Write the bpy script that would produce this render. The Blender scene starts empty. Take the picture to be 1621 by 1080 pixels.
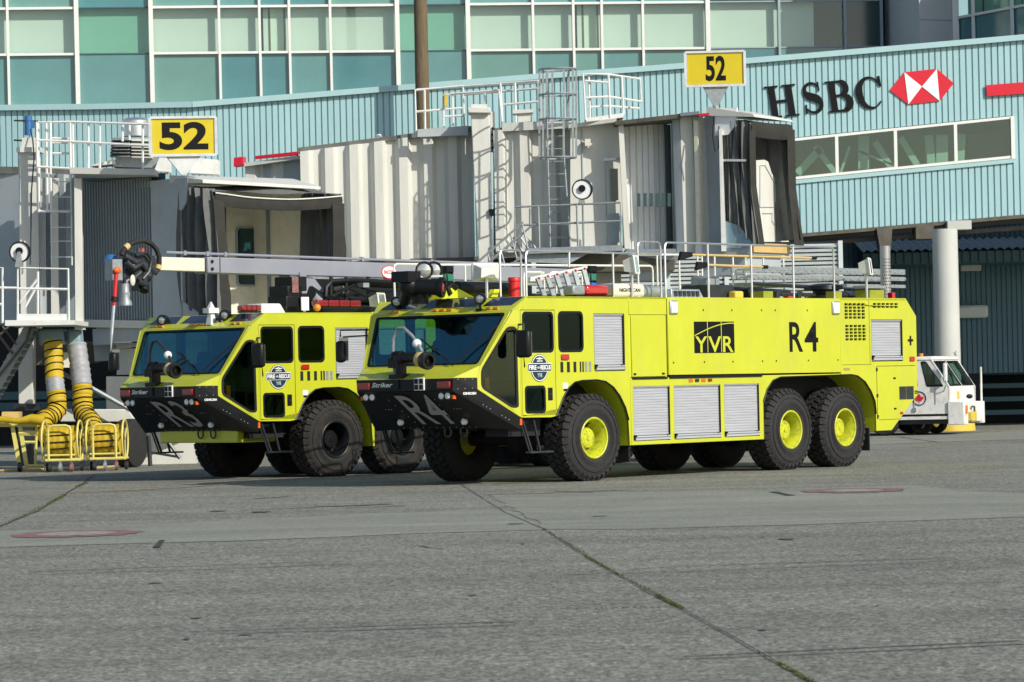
import bpy, bmesh, math, random
from mathutils import Vector, Matrix
from mathutils.geometry import tessellate_polygon
random.seed(7)
R = math.radians
scene = bpy.context.scene
COL = scene.collection

# ---------------------------------------------------------------- camera
FPX, IW, IH = 5700.0, 1621.0, 1080.0
PITCH, ROLL, HC = .0114, .022, 1.6
cam_f = Vector((0, math.cos(PITCH), math.sin(PITCH)))
_u = Vector((0, -math.sin(PITCH), math.cos(PITCH)))
_r = Vector((1, 0, 0))
cam_r = _r*math.cos(ROLL) - _u*math.sin(ROLL)
cam_u = _u*math.cos(ROLL) + _r*math.sin(ROLL)
CAM = Vector((0, 0, HC))
cd = bpy.data.cameras.new('camera')
cam = bpy.data.objects.new('camera', cd)
COL.objects.link(cam)
m3 = Matrix((cam_r, cam_u, -cam_f)).transposed()
cam.matrix_world = Matrix.Translation(CAM) @ m3.to_4x4()
cd.sensor_width = 36.0
cd.lens = 36.0*FPX/IW
cd.clip_start = .5
cd.clip_end = 3000
cd.dof.use_dof = True
cd.dof.focus_distance = 59.0
cd.dof.aperture_fstop = 9.0
scene.camera = cam

# ---------------------------------------------------------------- light
SUN_AZ, SUN_EL = 45.0, 32.0            # azimuth from the camera's back towards the right
sd = Vector((math.sin(R(SUN_AZ))*math.cos(R(SUN_EL)), -math.cos(R(SUN_AZ))*math.cos(R(SUN_EL)), math.sin(R(SUN_EL))))
world = bpy.data.worlds.new('World')
scene.world = world
world.use_nodes = True
wn = world.node_tree
for n in list(wn.nodes): wn.nodes.remove(n)
sky = wn.nodes.new('ShaderNodeTexSky'); sky.sky_type = 'NISHITA'; sky.sun_disc = False
sky.sun_elevation = R(SUN_EL)
sky.sun_rotation = math.atan2(sd.x, sd.y)
bg = wn.nodes.new('ShaderNodeBackground'); bg.inputs['Strength'].default_value = .11
wo = wn.nodes.new('ShaderNodeOutputWorld')
wn.links.new(sky.outputs[0], bg.inputs[0]); wn.links.new(bg.outputs[0], wo.inputs[0])
sl = bpy.data.lights.new('sun', 'SUN'); sl.energy = 3.9; sl.angle = R(.5); sl.color = (1, .95, .84)
so = bpy.data.objects.new('sun', sl); COL.objects.link(so)
so.rotation_mode = 'QUATERNION'; so.rotation_quaternion = sd.to_track_quat('Z', 'Y')
so.location = (30, -30, 40)
scene.view_settings.view_transform = 'Standard'
scene.view_settings.look = 'None'
scene.view_settings.exposure = 0.22
scene.view_settings.gamma = 1.0
scene.render.engine = 'CYCLES'
scene.cycles.max_bounces = 8
scene.cycles.transparent_max_bounces = 16

# ---------------------------------------------------------------- measuring helpers
def ray(x, y): return cam_f + cam_r*((x-IW/2)/FPX) - cam_u*((y-IH/2)/FPX)
def at(x, y, Y):
    d = ray(x, y); return CAM + d*(Y/d.y)
def onground(x, y, z=0.0):
    d = ray(x, y); return CAM + d*((z-HC)/d.z)
def onplane(x, y, P, n):
    d = ray(x, y); return CAM + d*((Vector(P)-CAM).dot(n)/d.dot(n))
class Fr:
    def __init__(s, X, Y, th, Z=0):
        s.o = Vector((X, Y, Z)); t = R(th); s.th = t
        s.a = Vector((math.cos(t), math.sin(t), 0)); s.b = Vector((-math.sin(t), math.cos(t), 0))
    def w(s, a, b, z): return s.o + s.a*a + s.b*b + Vector((0, 0, z))
    def loc(s, P): P = P - s.o; return Vector((P.dot(s.a), P.dot(s.b), P.z))
    def side(s, x, y, b=0): return s.loc(onplane(x, y, s.o+s.b*b, s.b))
    def front(s, x, y, a=0): return s.loc(onplane(x, y, s.o+s.a*a, s.a))
    def pl(s, x, y, P, n):
        nw = s.a*n[0] + s.b*n[1] + Vector((0, 0, n[2]))
        return s.loc(onplane(x, y, s.w(*P), nw))

# ---------------------------------------------------------------- materials
M = {}
def mat(name, col, rough=.5, metal=0.0, var=.0, vscale=3.0, bump=0.0, bscale=40.0, spec=.5, emit=None, coat=0.0, streak=0.0, stretch=(1, 1, 1), dirt=None, dirt_amt=.5):
    m = bpy.data.materials.new(name); m.use_nodes = True
    nt = m.node_tree; b = nt.nodes['Principled BSDF']
    b.inputs['Base Color'].default_value = (*col, 1)
    b.inputs['Roughness'].default_value = rough
    b.inputs['Metallic'].default_value = metal
    b.inputs['Specular IOR Level'].default_value = spec
    b.inputs['Coat Weight'].default_value = coat
    tc = nt.nodes.new('ShaderNodeTexCoord')
    if var > 0 or dirt:
        mp = nt.nodes.new('ShaderNodeMapping'); mp.inputs['Scale'].default_value = stretch
        nt.links.new(tc.outputs['Object'], mp.inputs[0])
        nz = nt.nodes.new('ShaderNodeTexNoise'); nz.inputs['Scale'].default_value = vscale
        nz.inputs['Detail'].default_value = 6; nz.inputs['Roughness'].default_value = .65
        nt.links.new(mp.outputs[0], nz.inputs['Vector'])
        rp = nt.nodes.new('ShaderNodeValToRGB')
        rp.color_ramp.elements[0].position = .3; rp.color_ramp.elements[1].position = .7
        lo = tuple(c*(1-var) for c in col); hi = tuple(min(1, c*(1+var)) for c in col)
        rp.color_ramp.elements[0].color = (*lo, 1); rp.color_ramp.elements[1].color = (*hi, 1)
        nt.links.new(nz.outputs[0], rp.inputs[0])
        out = rp.outputs[0]
        if dirt:
            n2 = nt.nodes.new('ShaderNodeTexNoise'); n2.inputs['Scale'].default_value = vscale*1.7; n2.inputs['Detail'].default_value = 8
            n2.inputs['Roughness'].default_value = .7
            mp2 = nt.nodes.new('ShaderNodeMapping'); mp2.inputs['Scale'].default_value = stretch; mp2.inputs['Location'].default_value = (7, 3, 5)
            nt.links.new(tc.outputs['Object'], mp2.inputs[0]); nt.links.new(mp2.outputs[0], n2.inputs['Vector'])
            r2 = nt.nodes.new('ShaderNodeValToRGB'); r2.color_ramp.elements[0].position = .48; r2.color_ramp.elements[1].position = .72
            nt.links.new(n2.outputs[0], r2.inputs[0])
            mu = nt.nodes.new('ShaderNodeMath'); mu.operation = 'MULTIPLY'; mu.inputs[1].default_value = dirt_amt
            nt.links.new(r2.outputs[0], mu.inputs[0])
            mx = nt.nodes.new('ShaderNodeMix'); mx.data_type = 'RGBA'
            nt.links.new(mu.outputs[0], mx.inputs[0]); nt.links.new(out, mx.inputs[6]); mx.inputs[7].default_value = (*dirt, 1)
            out = mx.outputs[2]
        nt.links.new(out, b.inputs['Base Color'])
        rr = nt.nodes.new('ShaderNodeMapRange'); rr.inputs[3].default_value = max(0, rough-.08); rr.inputs[4].default_value = min(1, rough+.12)
        nt.links.new(nz.outputs[0], rr.inputs[0]); nt.links.new(rr.outputs[0], b.inputs['Roughness'])
    if bump > 0:
        nb = nt.nodes.new('ShaderNodeTexNoise'); nb.inputs['Scale'].default_value = bscale; nb.inputs['Detail'].default_value = 5
        nt.links.new(tc.outputs['Object'], nb.inputs['Vector'])
        bp = nt.nodes.new('ShaderNodeBump'); bp.inputs['Strength'].default_value = bump; bp.inputs['Distance'].default_value = .02
        nt.links.new(nb.outputs[0], bp.inputs['Height']); nt.links.new(bp.outputs[0], b.inputs['Normal'])
    if emit:
        b.inputs['Emission Color'].default_value = (*emit[0], 1); b.inputs['Emission Strength'].default_value = emit[1]
    M[name] = m
    return m
def glass(name, tint, refl=1.0, rough=.02, base=.04):
    m = bpy.data.materials.new(name); m.use_nodes = True
    nt = m.node_tree; nt.nodes.remove(nt.nodes['Principled BSDF']); out = nt.nodes['Material Output']
    tr = nt.nodes.new('ShaderNodeBsdfTransparent'); tr.inputs[0].default_value = (*tint, 1)
    gl = nt.nodes.new('ShaderNodeBsdfGlossy'); gl.inputs['Roughness'].default_value = rough; gl.inputs[0].default_value = (*refl, 1) if isinstance(refl, tuple) else (refl, refl, refl, 1)
    lw = nt.nodes.new('ShaderNodeLayerWeight'); lw.inputs[0].default_value = .5
    pw = nt.nodes.new('ShaderNodeMath'); pw.operation = 'POWER'; pw.inputs[1].default_value = 5
    ad = nt.nodes.new('ShaderNodeMath'); ad.operation = 'MULTIPLY_ADD'; ad.inputs[1].default_value = .85; ad.inputs[2].default_value = base; ad.use_clamp = True
    nt.links.new(lw.outputs['Facing'], pw.inputs[0]); nt.links.new(pw.outputs[0], ad.inputs[0])
    mx = nt.nodes.new('ShaderNodeMixShader')
    nt.links.new(ad.outputs[0], mx.inputs[0]); nt.links.new(tr.outputs[0], mx.inputs[1]); nt.links.new(gl.outputs[0], mx.inputs[2])
    nt.links.new(mx.outputs[0], out.inputs[0])
    M[name] = m; return m

YEL = (.50, .53, .020)
mat('yellow_paint', YEL, .30, var=.07, vscale=1.1, coat=.6, bump=.10, bscale=2.0, stretch=(1, 1, .6), dirt=(.35, .36, .11), dirt_amt=.28)
mat('rim_paint', YEL, .42, var=.10, vscale=5, dirt=(.15, .14, .05), dirt_amt=.75)
mat('yellow_trim', (.56, .62, .02), .5, var=.08)
mat('dark_yellow', (.24, .26, .02), .6, var=.2)
mat('black_satin', (.006, .007, .008), .42, var=.2, vscale=2, spec=.3)
mat('black_matt', (.006, .007, .008), .8)
mat('rubber', (.016, .016, .017), .82, var=.25, vscale=9, bump=.25, bscale=60, dirt=(.045, .041, .034), dirt_amt=.6)
mat('old_rubber', (.016, .016, .016), .85, var=.3, vscale=4, dirt=(.06, .045, .028), dirt_amt=.8)
mat('aluminium', (.50, .51, .54), .42, metal=.35, var=.10, vscale=2.5, stretch=(.6, 1, 14))
mat('bright_metal', (.62, .63, .65), .3, metal=.8, var=.1)
mat('galvanised', (.30, .33, .34), .5, metal=.4, var=.2, vscale=12)
mat('dark_metal', (.045, .05, .055), .4, metal=.5, var=.2)
mat('boom_grey', (.24, .25, .30), .42, var=.08, vscale=2)
mat('boom_cream', (.62, .60, .50), .5)
mat('white_paint', (.70, .71, .68), .45, var=.06, vscale=3, dirt=(.40, .37, .30), dirt_amt=.35)
mat('tug_white', (.74, .74, .72), .4, var=.05, vscale=3, dirt=(.40, .27, .16), dirt_amt=.55)
mat('red_lens', (.45, .006, .012), .15, spec=.8, coat=1)
mat('dark_red_lens', (.22, .006, .01), .2, coat=1)
mat('amber_lens', (.75, .22, .01), .2, coat=1)
mat('green_lens', (.0, .16, .09), .2, coat=1)
mat('blue_lens', (.0, .10, .45), .2, coat=1)
mat('clear_lens', (.78, .80, .78), .15, coat=1)
mat('lamp_glass', (.55, .56, .52), .12, metal=.6, coat=1)
mat('red_paint', (.55, .015, .02), .45, var=.08)
mat('orange', (.75, .12, .01), .5)
mat('blue_paint', (.03, .13, .32), .45)
mat('letter_grey', (.30, .31, .33), .5)
mat('letter_black', (.005, .005, .006), .6, spec=.2)
mat('emblem_navy', (.012, .03, .045), .4)
mat('cream', (.78, .74, .60), .6, var=.05, dirt=(.45, .40, .28), dirt_amt=.3)
mat('seat_fabric', (.01, .015, .03), .9)
mat('cab_interior', (.018, .026, .03), .7)
mat('solar_blue', (.012, .02, .045), .12, coat=1, var=.3, vscale=3)
mat('exhaust_steel', (.4, .4, .4), .4, metal=.6)
mat('tan_wood', (.55, .38, .14), .6, var=.1)
mat('jet_white', (.61, .61, .56), .55, var=.04, vscale=1.8, stretch=(1.3, 1.3, .2), dirt=(.44, .44, .38), dirt_amt=.42)
mat('jet_grey', (.40, .44, .46), .55, var=.06, vscale=.8, dirt=(.24, .26, .26), dirt_amt=.4)
mat('jet_blue', (.25, .37, .43), .5, var=.05)
mat('curtain_grey', (.24, .28, .30), .5, var=.08, metal=.2)
mat('curtain_bright', (.80, .81, .80), .5, var=.04)
mat('bellows', (.13, .135, .13), .75, var=.25, vscale=2, bump=.3, bscale=6)
mat('bellows_pad', (.038, .037, .033), .85, spec=.2, var=.2, vscale=3, bump=.4, bscale=5)
mat('roof_dirty', (.16, .16, .14), .8, var=.4, vscale=3)
mat('sign_yellow', (.60, .47, .008), .45, var=.04)
mat('sign_frame', (.60, .62, .62), .45, var=.1, dirt=(.30, .22, .14), dirt_amt=.3)
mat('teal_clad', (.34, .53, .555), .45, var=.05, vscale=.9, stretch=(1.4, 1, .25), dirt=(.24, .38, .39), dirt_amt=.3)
mat('teal_lower_shaded', (.065, .145, .19), .5, var=.1, vscale=.8)  # deeper teal paint, darkened further to put the walkway's shade into the colour
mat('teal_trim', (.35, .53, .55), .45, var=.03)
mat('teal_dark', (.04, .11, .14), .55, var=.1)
mat('sign_red', (.62, .012, .03), .4)
mat('sign_white', (.82, .82, .82), .4)
mat('mullion', (.74, .74, .70), .45, var=.04)
mat('mullion_grey', (.32, .40, .42), .45)
mat('spandrel', (.10, .245, .245), .10, spec=.8, var=.22, vscale=.22, bump=.08, bscale=.8)
mat('spandrel_dark', (.065, .20, .22), .10, spec=.8, var=.25, vscale=.25, bump=.08, bscale=.8)
mat('spandrel_green', (.12, .26, .235), .10, spec=.8, var=.2, vscale=.25, bump=.08, bscale=.8)
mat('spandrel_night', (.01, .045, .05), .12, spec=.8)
mat('blind', (.60, .62, .56), .8, var=.05, vscale=.6)
mat('blind_green', (.20, .41, .31), .8, var=.05, vscale=.6)
mat('blind_cream', (.66, .70, .58), .8)
mat('concrete_panel', (.46, .49, .50), .7, var=.04, vscale=.8)
mat('column_white', (.50, .51, .48), .6, var=.05, vscale=1.2, dirt=(.42, .41, .36), dirt_amt=.3)
mat('wood_pole', (.13, .095, .055), .85, var=.35, vscale=5, stretch=(6, 6, .5), bump=.4, bscale=25)
mat('brown_steel', (.10, .09, .07), .7, var=.3)
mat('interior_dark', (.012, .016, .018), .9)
mat('louvre', (.55, .60, .60), .5, var=.06)
mat('duct_yellow', (.50, .34, .01), .6, var=.12, vscale=5, bump=.6, bscale=5)
mat('duct_grey', (.30, .31, .33), .5, var=.15, vscale=6, bump=.6, bscale=5)
mat('cart_yellow', (.66, .58, .16), .5, var=.08)
mat('base_yellow', (.60, .44, .06), .6, var=.15)
mat('moss', (.085, .10, .02), .9, var=.4, vscale=5)
mat('joint_dark', (.03, .03, .028), .9)
mat('mark_red', (.20, .085, .085), .8, var=.4, vscale=6, dirt=(.24, .23, .20), dirt_amt=.8)
mat('mark_pale', (.27, .25, .22), .8, var=.3, vscale=6)
mat('mark_orange', (.38, .25, .09), .8, var=.3, vscale=4, dirt=(.2, .2, .17), dirt_amt=.7)
mat('oil_stain', (.09, .09, .085), .7, var=.3)
mat('faint_mark', (.165, .165, .145), .8, var=.3, vscale=3, dirt=(.20, .20, .17), dirt_amt=.9)
glass('windshield', (.60, .84, .84), (.35, .75, .88), base=.17)
glass('side_glass', (.46, .62, .58), (.6, .85, .9), base=.03)
glass('tug_glass', (.70, .84, .78), .9)
glass('bay_glass', (.90, .965, .945), .9, base=.05)
glass('bridge_glass', (.72, .86, .80), .9, base=.08)

def ground_mat(name, base, spec_amt, seed):
    m = bpy.data.materials.new(name); m.use_nodes = True
    nt = m.node_tree; b = nt.nodes['Principled BSDF']; L = nt.links.new
    tc = nt.nodes.new('ShaderNodeTexCoord')
    def noise(scale, detail=6, rough=.6, st=(1, 1, 1), loc=(0, 0, 0)):
        mp = nt.nodes.new('ShaderNodeMapping'); mp.inputs['Scale'].default_value = st; mp.inputs['Location'].default_value = (loc[0]+seed, loc[1]+seed, 0)
        L(tc.outputs['Object'], mp.inputs[0])
        n = nt.nodes.new('ShaderNodeTexNoise'); n.inputs['Scale'].default_value = scale; n.inputs['Detail'].default_value = detail; n.inputs['Roughness'].default_value = rough
        L(mp.outputs[0], n.inputs['Vector']); return n.outputs[0]
    def ramp(src, p0, p1, c0, c1):
        r = nt.nodes.new('ShaderNodeValToRGB'); r.color_ramp.elements[0].position = p0; r.color_ramp.elements[1].position = p1
        r.color_ramp.elements[0].color = (c0, c0, c0, 1); r.color_ramp.elements[1].color = (c1, c1, c1, 1); L(src, r.inputs[0]); return r.outputs[0]
    def mul(a, c):
        x = nt.nodes.new('ShaderNodeMix'); x.data_type = 'RGBA'; x.blend_type = 'MULTIPLY'; x.inputs[0].default_value = 1
        L(a, x.inputs[6]); L(c, x.inputs[7]); return x.outputs[2]
    rgb = nt.nodes.new('ShaderNodeRGB'); rgb.outputs[0].default_value = (*base, 1)
    c = rgb.outputs[0]
    c = mul(c, ramp(noise(30, 4, .85), .40, .60, 1-spec_amt, 1+spec_amt))          # aggregate
    vo = nt.nodes.new('ShaderNodeTexVoronoi'); vo.inputs['Scale'].default_value = 26; L(tc.outputs['Object'], vo.inputs['Vector'])
    sp = nt.nodes.new('ShaderNodeSeparateColor'); L(vo.outputs['Color'], sp.inputs[0])
    c = mul(c, ramp(sp.outputs[0], .15, .9, 1-spec_amt*.55, 1+spec_amt*.6))
    c = mul(c, ramp(noise(12, 4, .8), .35, .65, 1-spec_amt*.3, 1+spec_amt*.3))
    c = mul(c, ramp(noise(.45, 7, .62), .3, .7, .84, 1.12))             # broad staining
    c = mul(c, ramp(noise(.5, 6, .65, (.16, 1.6, 1), (3, 9, 0)), .42, .66, 1.05, .80))   # streaks across the apron
    L(c, b.inputs['Base Color'])
    b.inputs['Roughness'].default_value = .82; b.inputs['Specular IOR Level'].default_value = .3
    bp = nt.nodes.new('ShaderNodeBump'); bp.inputs['Strength'].default_value = spec_amt*1.2; bp.inputs['Distance'].default_value = .02
    L(noise(30, 4, .85), bp.inputs['Height']); L(bp.outputs[0], b.inputs['Normal'])
    M[name] = m
ground_mat('apron_rough', (.215, .216, .18), .70, 0)
ground_mat('apron_smooth', (.235, .242, .198), .24, 11)

# ---------------------------------------------------------------- mesh helpers
ORG = {}
def V(*a): return Vector(a) if len(a) == 3 else Vector(a[0])
class MB:
    def __init__(s, fr=None): s.v = []; s.f = []; s.fr = fr; s.mi = []; s.cur = 0
    def add(s, vs, fs):
        n = len(s.v)
        s.v += [Vector(p) if s.fr is None else s.fr.w(*p) for p in vs]
        s.f += [tuple(i+n for i in f) for f in fs]; s.mi += [s.cur]*len(fs); return s
    def box(s, x0, x1, y0, y1, z0, z1):
        if x0 > x1: x0, x1 = x1, x0
        if y0 > y1: y0, y1 = y1, y0
        if z0 > z1: z0, z1 = z1, z0
        return s.add([(x0,y0,z0),(x1,y0,z0),(x1,y1,z0),(x0,y1,z0),(x0,y0,z1),(x1,y0,z1),(x1,y1,z1),(x0,y1,z1)],
              [(0,3,2,1),(4,5,6,7),(0,1,5,4),(1,2,6,5),(2,3,7,6),(3,0,4,7)])
    def hexa(s, b, t):   # 4 bottom points, 4 top points
        return s.add(list(b)+list(t), [(0,3,2,1),(4,5,6,7),(0,1,5,4),(1,2,6,5),(2,3,7,6),(3,0,4,7)])
    def bar(s, p, q, w, h=None, up=(0, 0, 1)):
        p, q = V(p), V(q); h = h or w; d = (q-p).normalized(); up = V(up)
        if abs(d.dot(up)) > .98: up = Vector((0, 1, 0))
        x = d.cross(up).normalized()*w/2; y = x.cross(d).normalized()*h/2
        return s.hexa([p-x-y, p+x-y, q+x-y, q-x-y], [p-x+y, p+x+y, q+x+y, q-x+y])
    def tube(s, p, q, r, n=8, r2=None, cap=True):
        p, q = V(p), V(q); d = (q-p).normalized(); up = Vector((0, 0, 1)) if abs(d.z) < .9 else Vector((1, 0, 0))
        x = d.cross(up).normalized(); y = d.cross(x); r2 = r if r2 is None else r2
        vs = [p+(x*math.cos(2*math.pi*i/n)+y*math.sin(2*math.pi*i/n))*r for i in range(n)]+[q+(x*math.cos(2*math.pi*i/n)+y*math.sin(2*math.pi*i/n))*r2 for i in range(n)]
        fs = [(i, (i+1) % n, n+(i+1) % n, n+i) for i in range(n)]
        if cap: fs += [tuple(range(n))[::-1], tuple(range(n, 2*n))]
        return s.add(vs, fs)
    def path(s, pts, r, n=7, closed=False, rs=None):
        pts = [V(p) for p in pts]; k = len(pts); vs = []; x = None
        for i, p in enumerate(pts):
            a = pts[(i-1) % k] if (i > 0 or closed) else p; b = pts[(i+1) % k] if (i < k-1 or closed) else p
            d = (b-a).normalized()
            if x is None:
                up = Vector((0, 0, 1)) if abs(d.z) < .9 else Vector((1, 0, 0)); x = d.cross(up).normalized()
            x = (x - d*x.dot(d)).normalized(); y = d.cross(x); rr = rs[i] if rs else r
            vs += [p+(x*math.cos(2*math.pi*j/n)+y*math.sin(2*math.pi*j/n))*rr for j in range(n)]
        fs = [(i*n+j, i*n+(j+1) % n, ((i+1) % k)*n+(j+1) % n, ((i+1) % k)*n+j) for i in range(k if closed else k-1) for j in range(n)]
        if not closed: fs += [tuple(range(n))[::-1], tuple(range((k-1)*n, k*n))]
        return s.add(vs, fs)
    def lathe(s, prof, c, ax, n=24, closed=False):   # prof: (r, h) along ax from c
        c, ax = V(c), V(ax).normalized(); up = Vector((0, 0, 1)) if abs(ax.z) < .9 else Vector((1, 0, 0))
        x = ax.cross(up).normalized(); y = ax.cross(x); k = len(prof); vs = []
        for r, h in prof: vs += [c+ax*h+(x*math.cos(2*math.pi*j/n)+y*math.sin(2*math.pi*j/n))*r for j in range(n)]
        fs = [(i*n+j, i*n+(j+1) % n, (i+1)*n+(j+1) % n, (i+1)*n+j) for i in range(k-1) for j in range(n)]
        if closed: fs += [((k-1)*n+j, (k-1)*n+(j+1) % n, (j+1) % n, j) for j in range(n)]
        else: fs += [tuple(range(n))[::-1], tuple(range((k-1)*n, k*n))]
        return s.add(vs, fs)
    def plate(s, outer, holes=(), t=(0, 0, .02)):    # coplanar polygon with holes, extruded by vector t
        loops = [[V(p) for p in outer]] + [[V(p) for p in h] for h in holes]; t = V(t)
        tris = tessellate_polygon(loops); flat = [p for l in loops for p in l]; n = len(flat)
        fs = [tuple(x) for x in tris] + [tuple(i+n for i in x)[::-1] for x in tris]; o = 0
        for l in loops:
            k = len(l); fs += [(o+i, o+(i+1) % k, o+n+(i+1) % k, o+n+i) for i in range(k)]; o += k
        return s.add(flat+[p+t for p in flat], fs)
    def sheet(s, grid):
        r, c = len(grid), len(grid[0])
        return s.add([p for row in grid for p in row], [(i*c+j, i*c+j+1, (i+1)*c+j+1, (i+1)*c+j) for i in range(r-1) for j in range(c-1)])
    def sphere(s, c, r, n=12, m=8, sc=(1, 1, 1)):
        c = V(c); prof = []
        vs = [c+Vector((0, 0, -r*sc[2]))]
        for i in range(1, m):
            a = -math.pi/2+math.pi*i/m
            vs += [c+Vector((r*sc[0]*math.cos(a)*math.cos(2*math.pi*j/n), r*sc[1]*math.cos(a)*math.sin(2*math.pi*j/n), r*sc[2]*math.sin(a))) for j in range(n)]
        vs += [c+Vector((0, 0, r*sc[2]))]; fs = []
        for j in range(n):
            fs.append((0, 1+(j+1) % n, 1+j))
            for i in range(m-2): fs.append((1+i*n+j, 1+i*n+(j+1) % n, 1+(i+1)*n+(j+1) % n, 1+(i+1)*n+j))
            fs.append((1+(m-2)*n+j, 1+(m-2)*n+(j+1) % n, len(vs)-1))
        return s.add(vs, fs)
    def corr(s, p0, p1, zt, zb, pitch=.17, depth=.04, prof=((0, 0), (.76, 0), (.79, 1), (.97, 1), (1, 0)), back=.02):
        # vertical ribs between ground points p0, p1; zt/zb are (z at p0, z at p1); ribs recess away from the camera
        p0, p1 = V(p0[0], p0[1], 0), V(p1[0], p1[1], 0); L = (p1-p0).length; d = (p1-p0)/L
        nrm = Vector((-d.y, d.x, 0)); 
        if nrm.y < 0: nrm = -nrm
        n = max(1, round(L/pitch)); ts = []
        for i in range(n):
            for f, h in prof[:-1]: ts.append(((i+f)/n, h))
        ts.append((1.0, prof[-1][1]))
        top = []; bot = []
        for t, h in ts:
            q = p0+d*L*t+nrm*h*depth
            top.append((q.x, q.y, zt[0]+(zt[1]-zt[0])*t)); bot.append((q.x, q.y, zb[0]+(zb[1]-zb[0])*t))
        s.sheet([bot, top])
        return s
    def build(s, name, m, parent=None, label=None, smooth=False, bevel=0, kind=None, origin=None):
        if not s.v: return None
        lo = Vector([min(p[i] for p in s.v) for i in range(3)]); hi = Vector([max(p[i] for p in s.v) for i in range(3)])
        o = V(origin) if origin is not None else (lo+hi)/2
        me = bpy.data.meshes.new(name); me.from_pydata([p-o for p in s.v], [], s.f); me.validate()
        ms = m if isinstance(m, (list, tuple)) else [m]
        for q in ms: me.materials.append(M[q] if isinstance(q, str) else q)
        if len(ms) > 1: 
            for p, i in zip(me.polygons, s.mi): p.material_index = i
        bm = bmesh.new(); bm.from_mesh(me); bmesh.ops.recalc_face_normals(bm, faces=bm.faces); bm.to_mesh(me); bm.free()
        if smooth:
            for p in me.polygons: p.use_smooth = True
            try: me.set_sharp_from_angle(angle=R(40))
            except Exception: pass
        ob = bpy.data.objects.new(name, me); COL.objects.link(ob)
        ob.location = o - (ORG[parent.name] if parent else Vector((0, 0, 0)))
        if parent: ob.parent = parent
        ORG[ob.name] = o
        if label: ob['label'] = label
        if name in ('bolts', 'perforations', 'rivets', 'wheel_nuts', 'emblem_lettering', 'maker_lettering', 'badge_lettering'): ob['kind'] = 'stuff'
        if kind: ob['kind'] = kind
        if bevel:
            b = ob.modifiers.new('bevel', 'BEVEL'); b.width = bevel; b.segments = 2; b.limit_method = 'ANGLE'; b.angle_limit = R(35)
            for p in me.polygons: p.use_smooth = True
            try: me.set_sharp_from_angle(angle=R(30))
            except Exception: pass
        return ob
def thing(name, label, cat, loc=(0, 0, 0), rotz=0, group=None, local=False):
    o = bpy.data.objects.new(name, None); COL.objects.link(o); o.location = loc; o.rotation_euler = (0, 0, rotz)
    o.empty_display_size = .3; o['label'] = label; o['category'] = cat
    if group: o['group'] = group
    ORG[o.name] = Vector((0, 0, 0)) if local else Vector(loc)
    return o
def tag(o, label, cat, group=None):
    o['label'] = label; o['category'] = cat
    if group: o['group'] = group
    return o
def tip(pts): # base point of a set of points
    pts = [V(p) for p in pts]
    return Vector((sum(p.x for p in pts)/len(pts), sum(p.y for p in pts)/len(pts), min(p.z for p in pts)))
def copy_part(src, parent, off_loc, rotz=None):
    o = src.copy(); COL.objects.link(o); o.parent = parent; o.location = off_loc
    if rotz is not None: o.rotation_euler = (0, 0, rotz)
    for ch in src.children:
        copy_part(ch, o, ch.location.copy())
    return o
def rrect(x0, x1, z0, z1, r, f, n=4):
    out = []
    for cx, cz, a0 in ((x1-r, z1-r, 0), (x0+r, z1-r, 90), (x0+r, z0+r, 180), (x1-r, z0+r, 270)):
        for i in range(n+1):
            a = R(a0+90*i/n); out.append(f(cx+r*math.cos(a), cz+r*math.sin(a)))
    return out
def roundpoly(pts, r, n=4):
    out = []; k = len(pts); pts = [V(p) for p in pts]
    for i, p in enumerate(pts):
        a, b = pts[i-1]-p, pts[(i+1) % k]-p; la, lb = a.length, b.length
        rr = min(r, la*.45, lb*.45); A = p+a/la*rr; B = p+b/lb*rr
        for j in range(n+1):
            t = j/n; out.append(A*(1-t)**2+p*2*t*(1-t)+B*t*t)
    return out
def text_verts(body, offset=.0, extrude=0, spacing=1.0):
    cu = bpy.data.curves.new('t', 'FONT'); cu.body = body; cu.size = 1; cu.offset = offset; cu.space_character = spacing; cu.resolution_u = 6
    ob = bpy.data.objects.new('t', cu); COL.objects.link(ob)
    dg = bpy.context.evaluated_depsgraph_get(); me = bpy.data.meshes.new_from_object(ob.evaluated_get(dg))
    vs = [v.co.copy() for v in me.vertices]; fs = [tuple(p.vertices) for p in me.polygons]
    bpy.data.objects.remove(ob); bpy.data.curves.remove(cu); bpy.data.meshes.remove(me)
    x0, x1 = min(v.x for v in vs), max(v.x for v in vs); y0, y1 = min(v.y for v in vs), max(v.y for v in vs)
    return [((v.x-x0)/(x1-x0), (v.y-y0)/(y1-y0)) for v in vs], fs
def text_on(mb, body, f, offset=0., spacing=1.0):     # f(u, v) -> point, u, v in 0..1 over the text's box
    vs, fs = text_verts(body, offset, 0, spacing); mb.add([f(u, v) for u, v in vs], fs); return mb
# ================================================================ ground
g = MB(); g.add([(-700, -200, 0), (700, -200, 0), (700, 1400, 0), (-700, 1400, 0)], [(0, 1, 2, 3)])
def struct(o): o['kind'] = 'structure'; return o
struct(g.build('ground', 'apron_rough', origin=(0, 0, 0)))
def gpoly(px, name, m, z=.004, kind='structure', jag=0):
    pts = [onground(x, y) for x, y in px]
    if jag:
        out = []
        for i, p in enumerate(pts):
            q = pts[(i+1) % len(pts)]; n = max(1, int((q-p).length/.5))
            for k in range(n):
                r_ = p.lerp(q, k/n); out.append(r_+Vector((random.uniform(-jag, jag), random.uniform(-jag, jag), 0)))
        pts = out
    mb = MB(); tr_ = tessellate_polygon([[Vector((p.x, p.y, 0)) for p in pts]])
    mb.add([(p.x, p.y, z) for p in pts], [tuple(t) for t in tr_])
    o = mb.build(name, m, origin=(0, 0, 0)); o['kind'] = kind; return o
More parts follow.
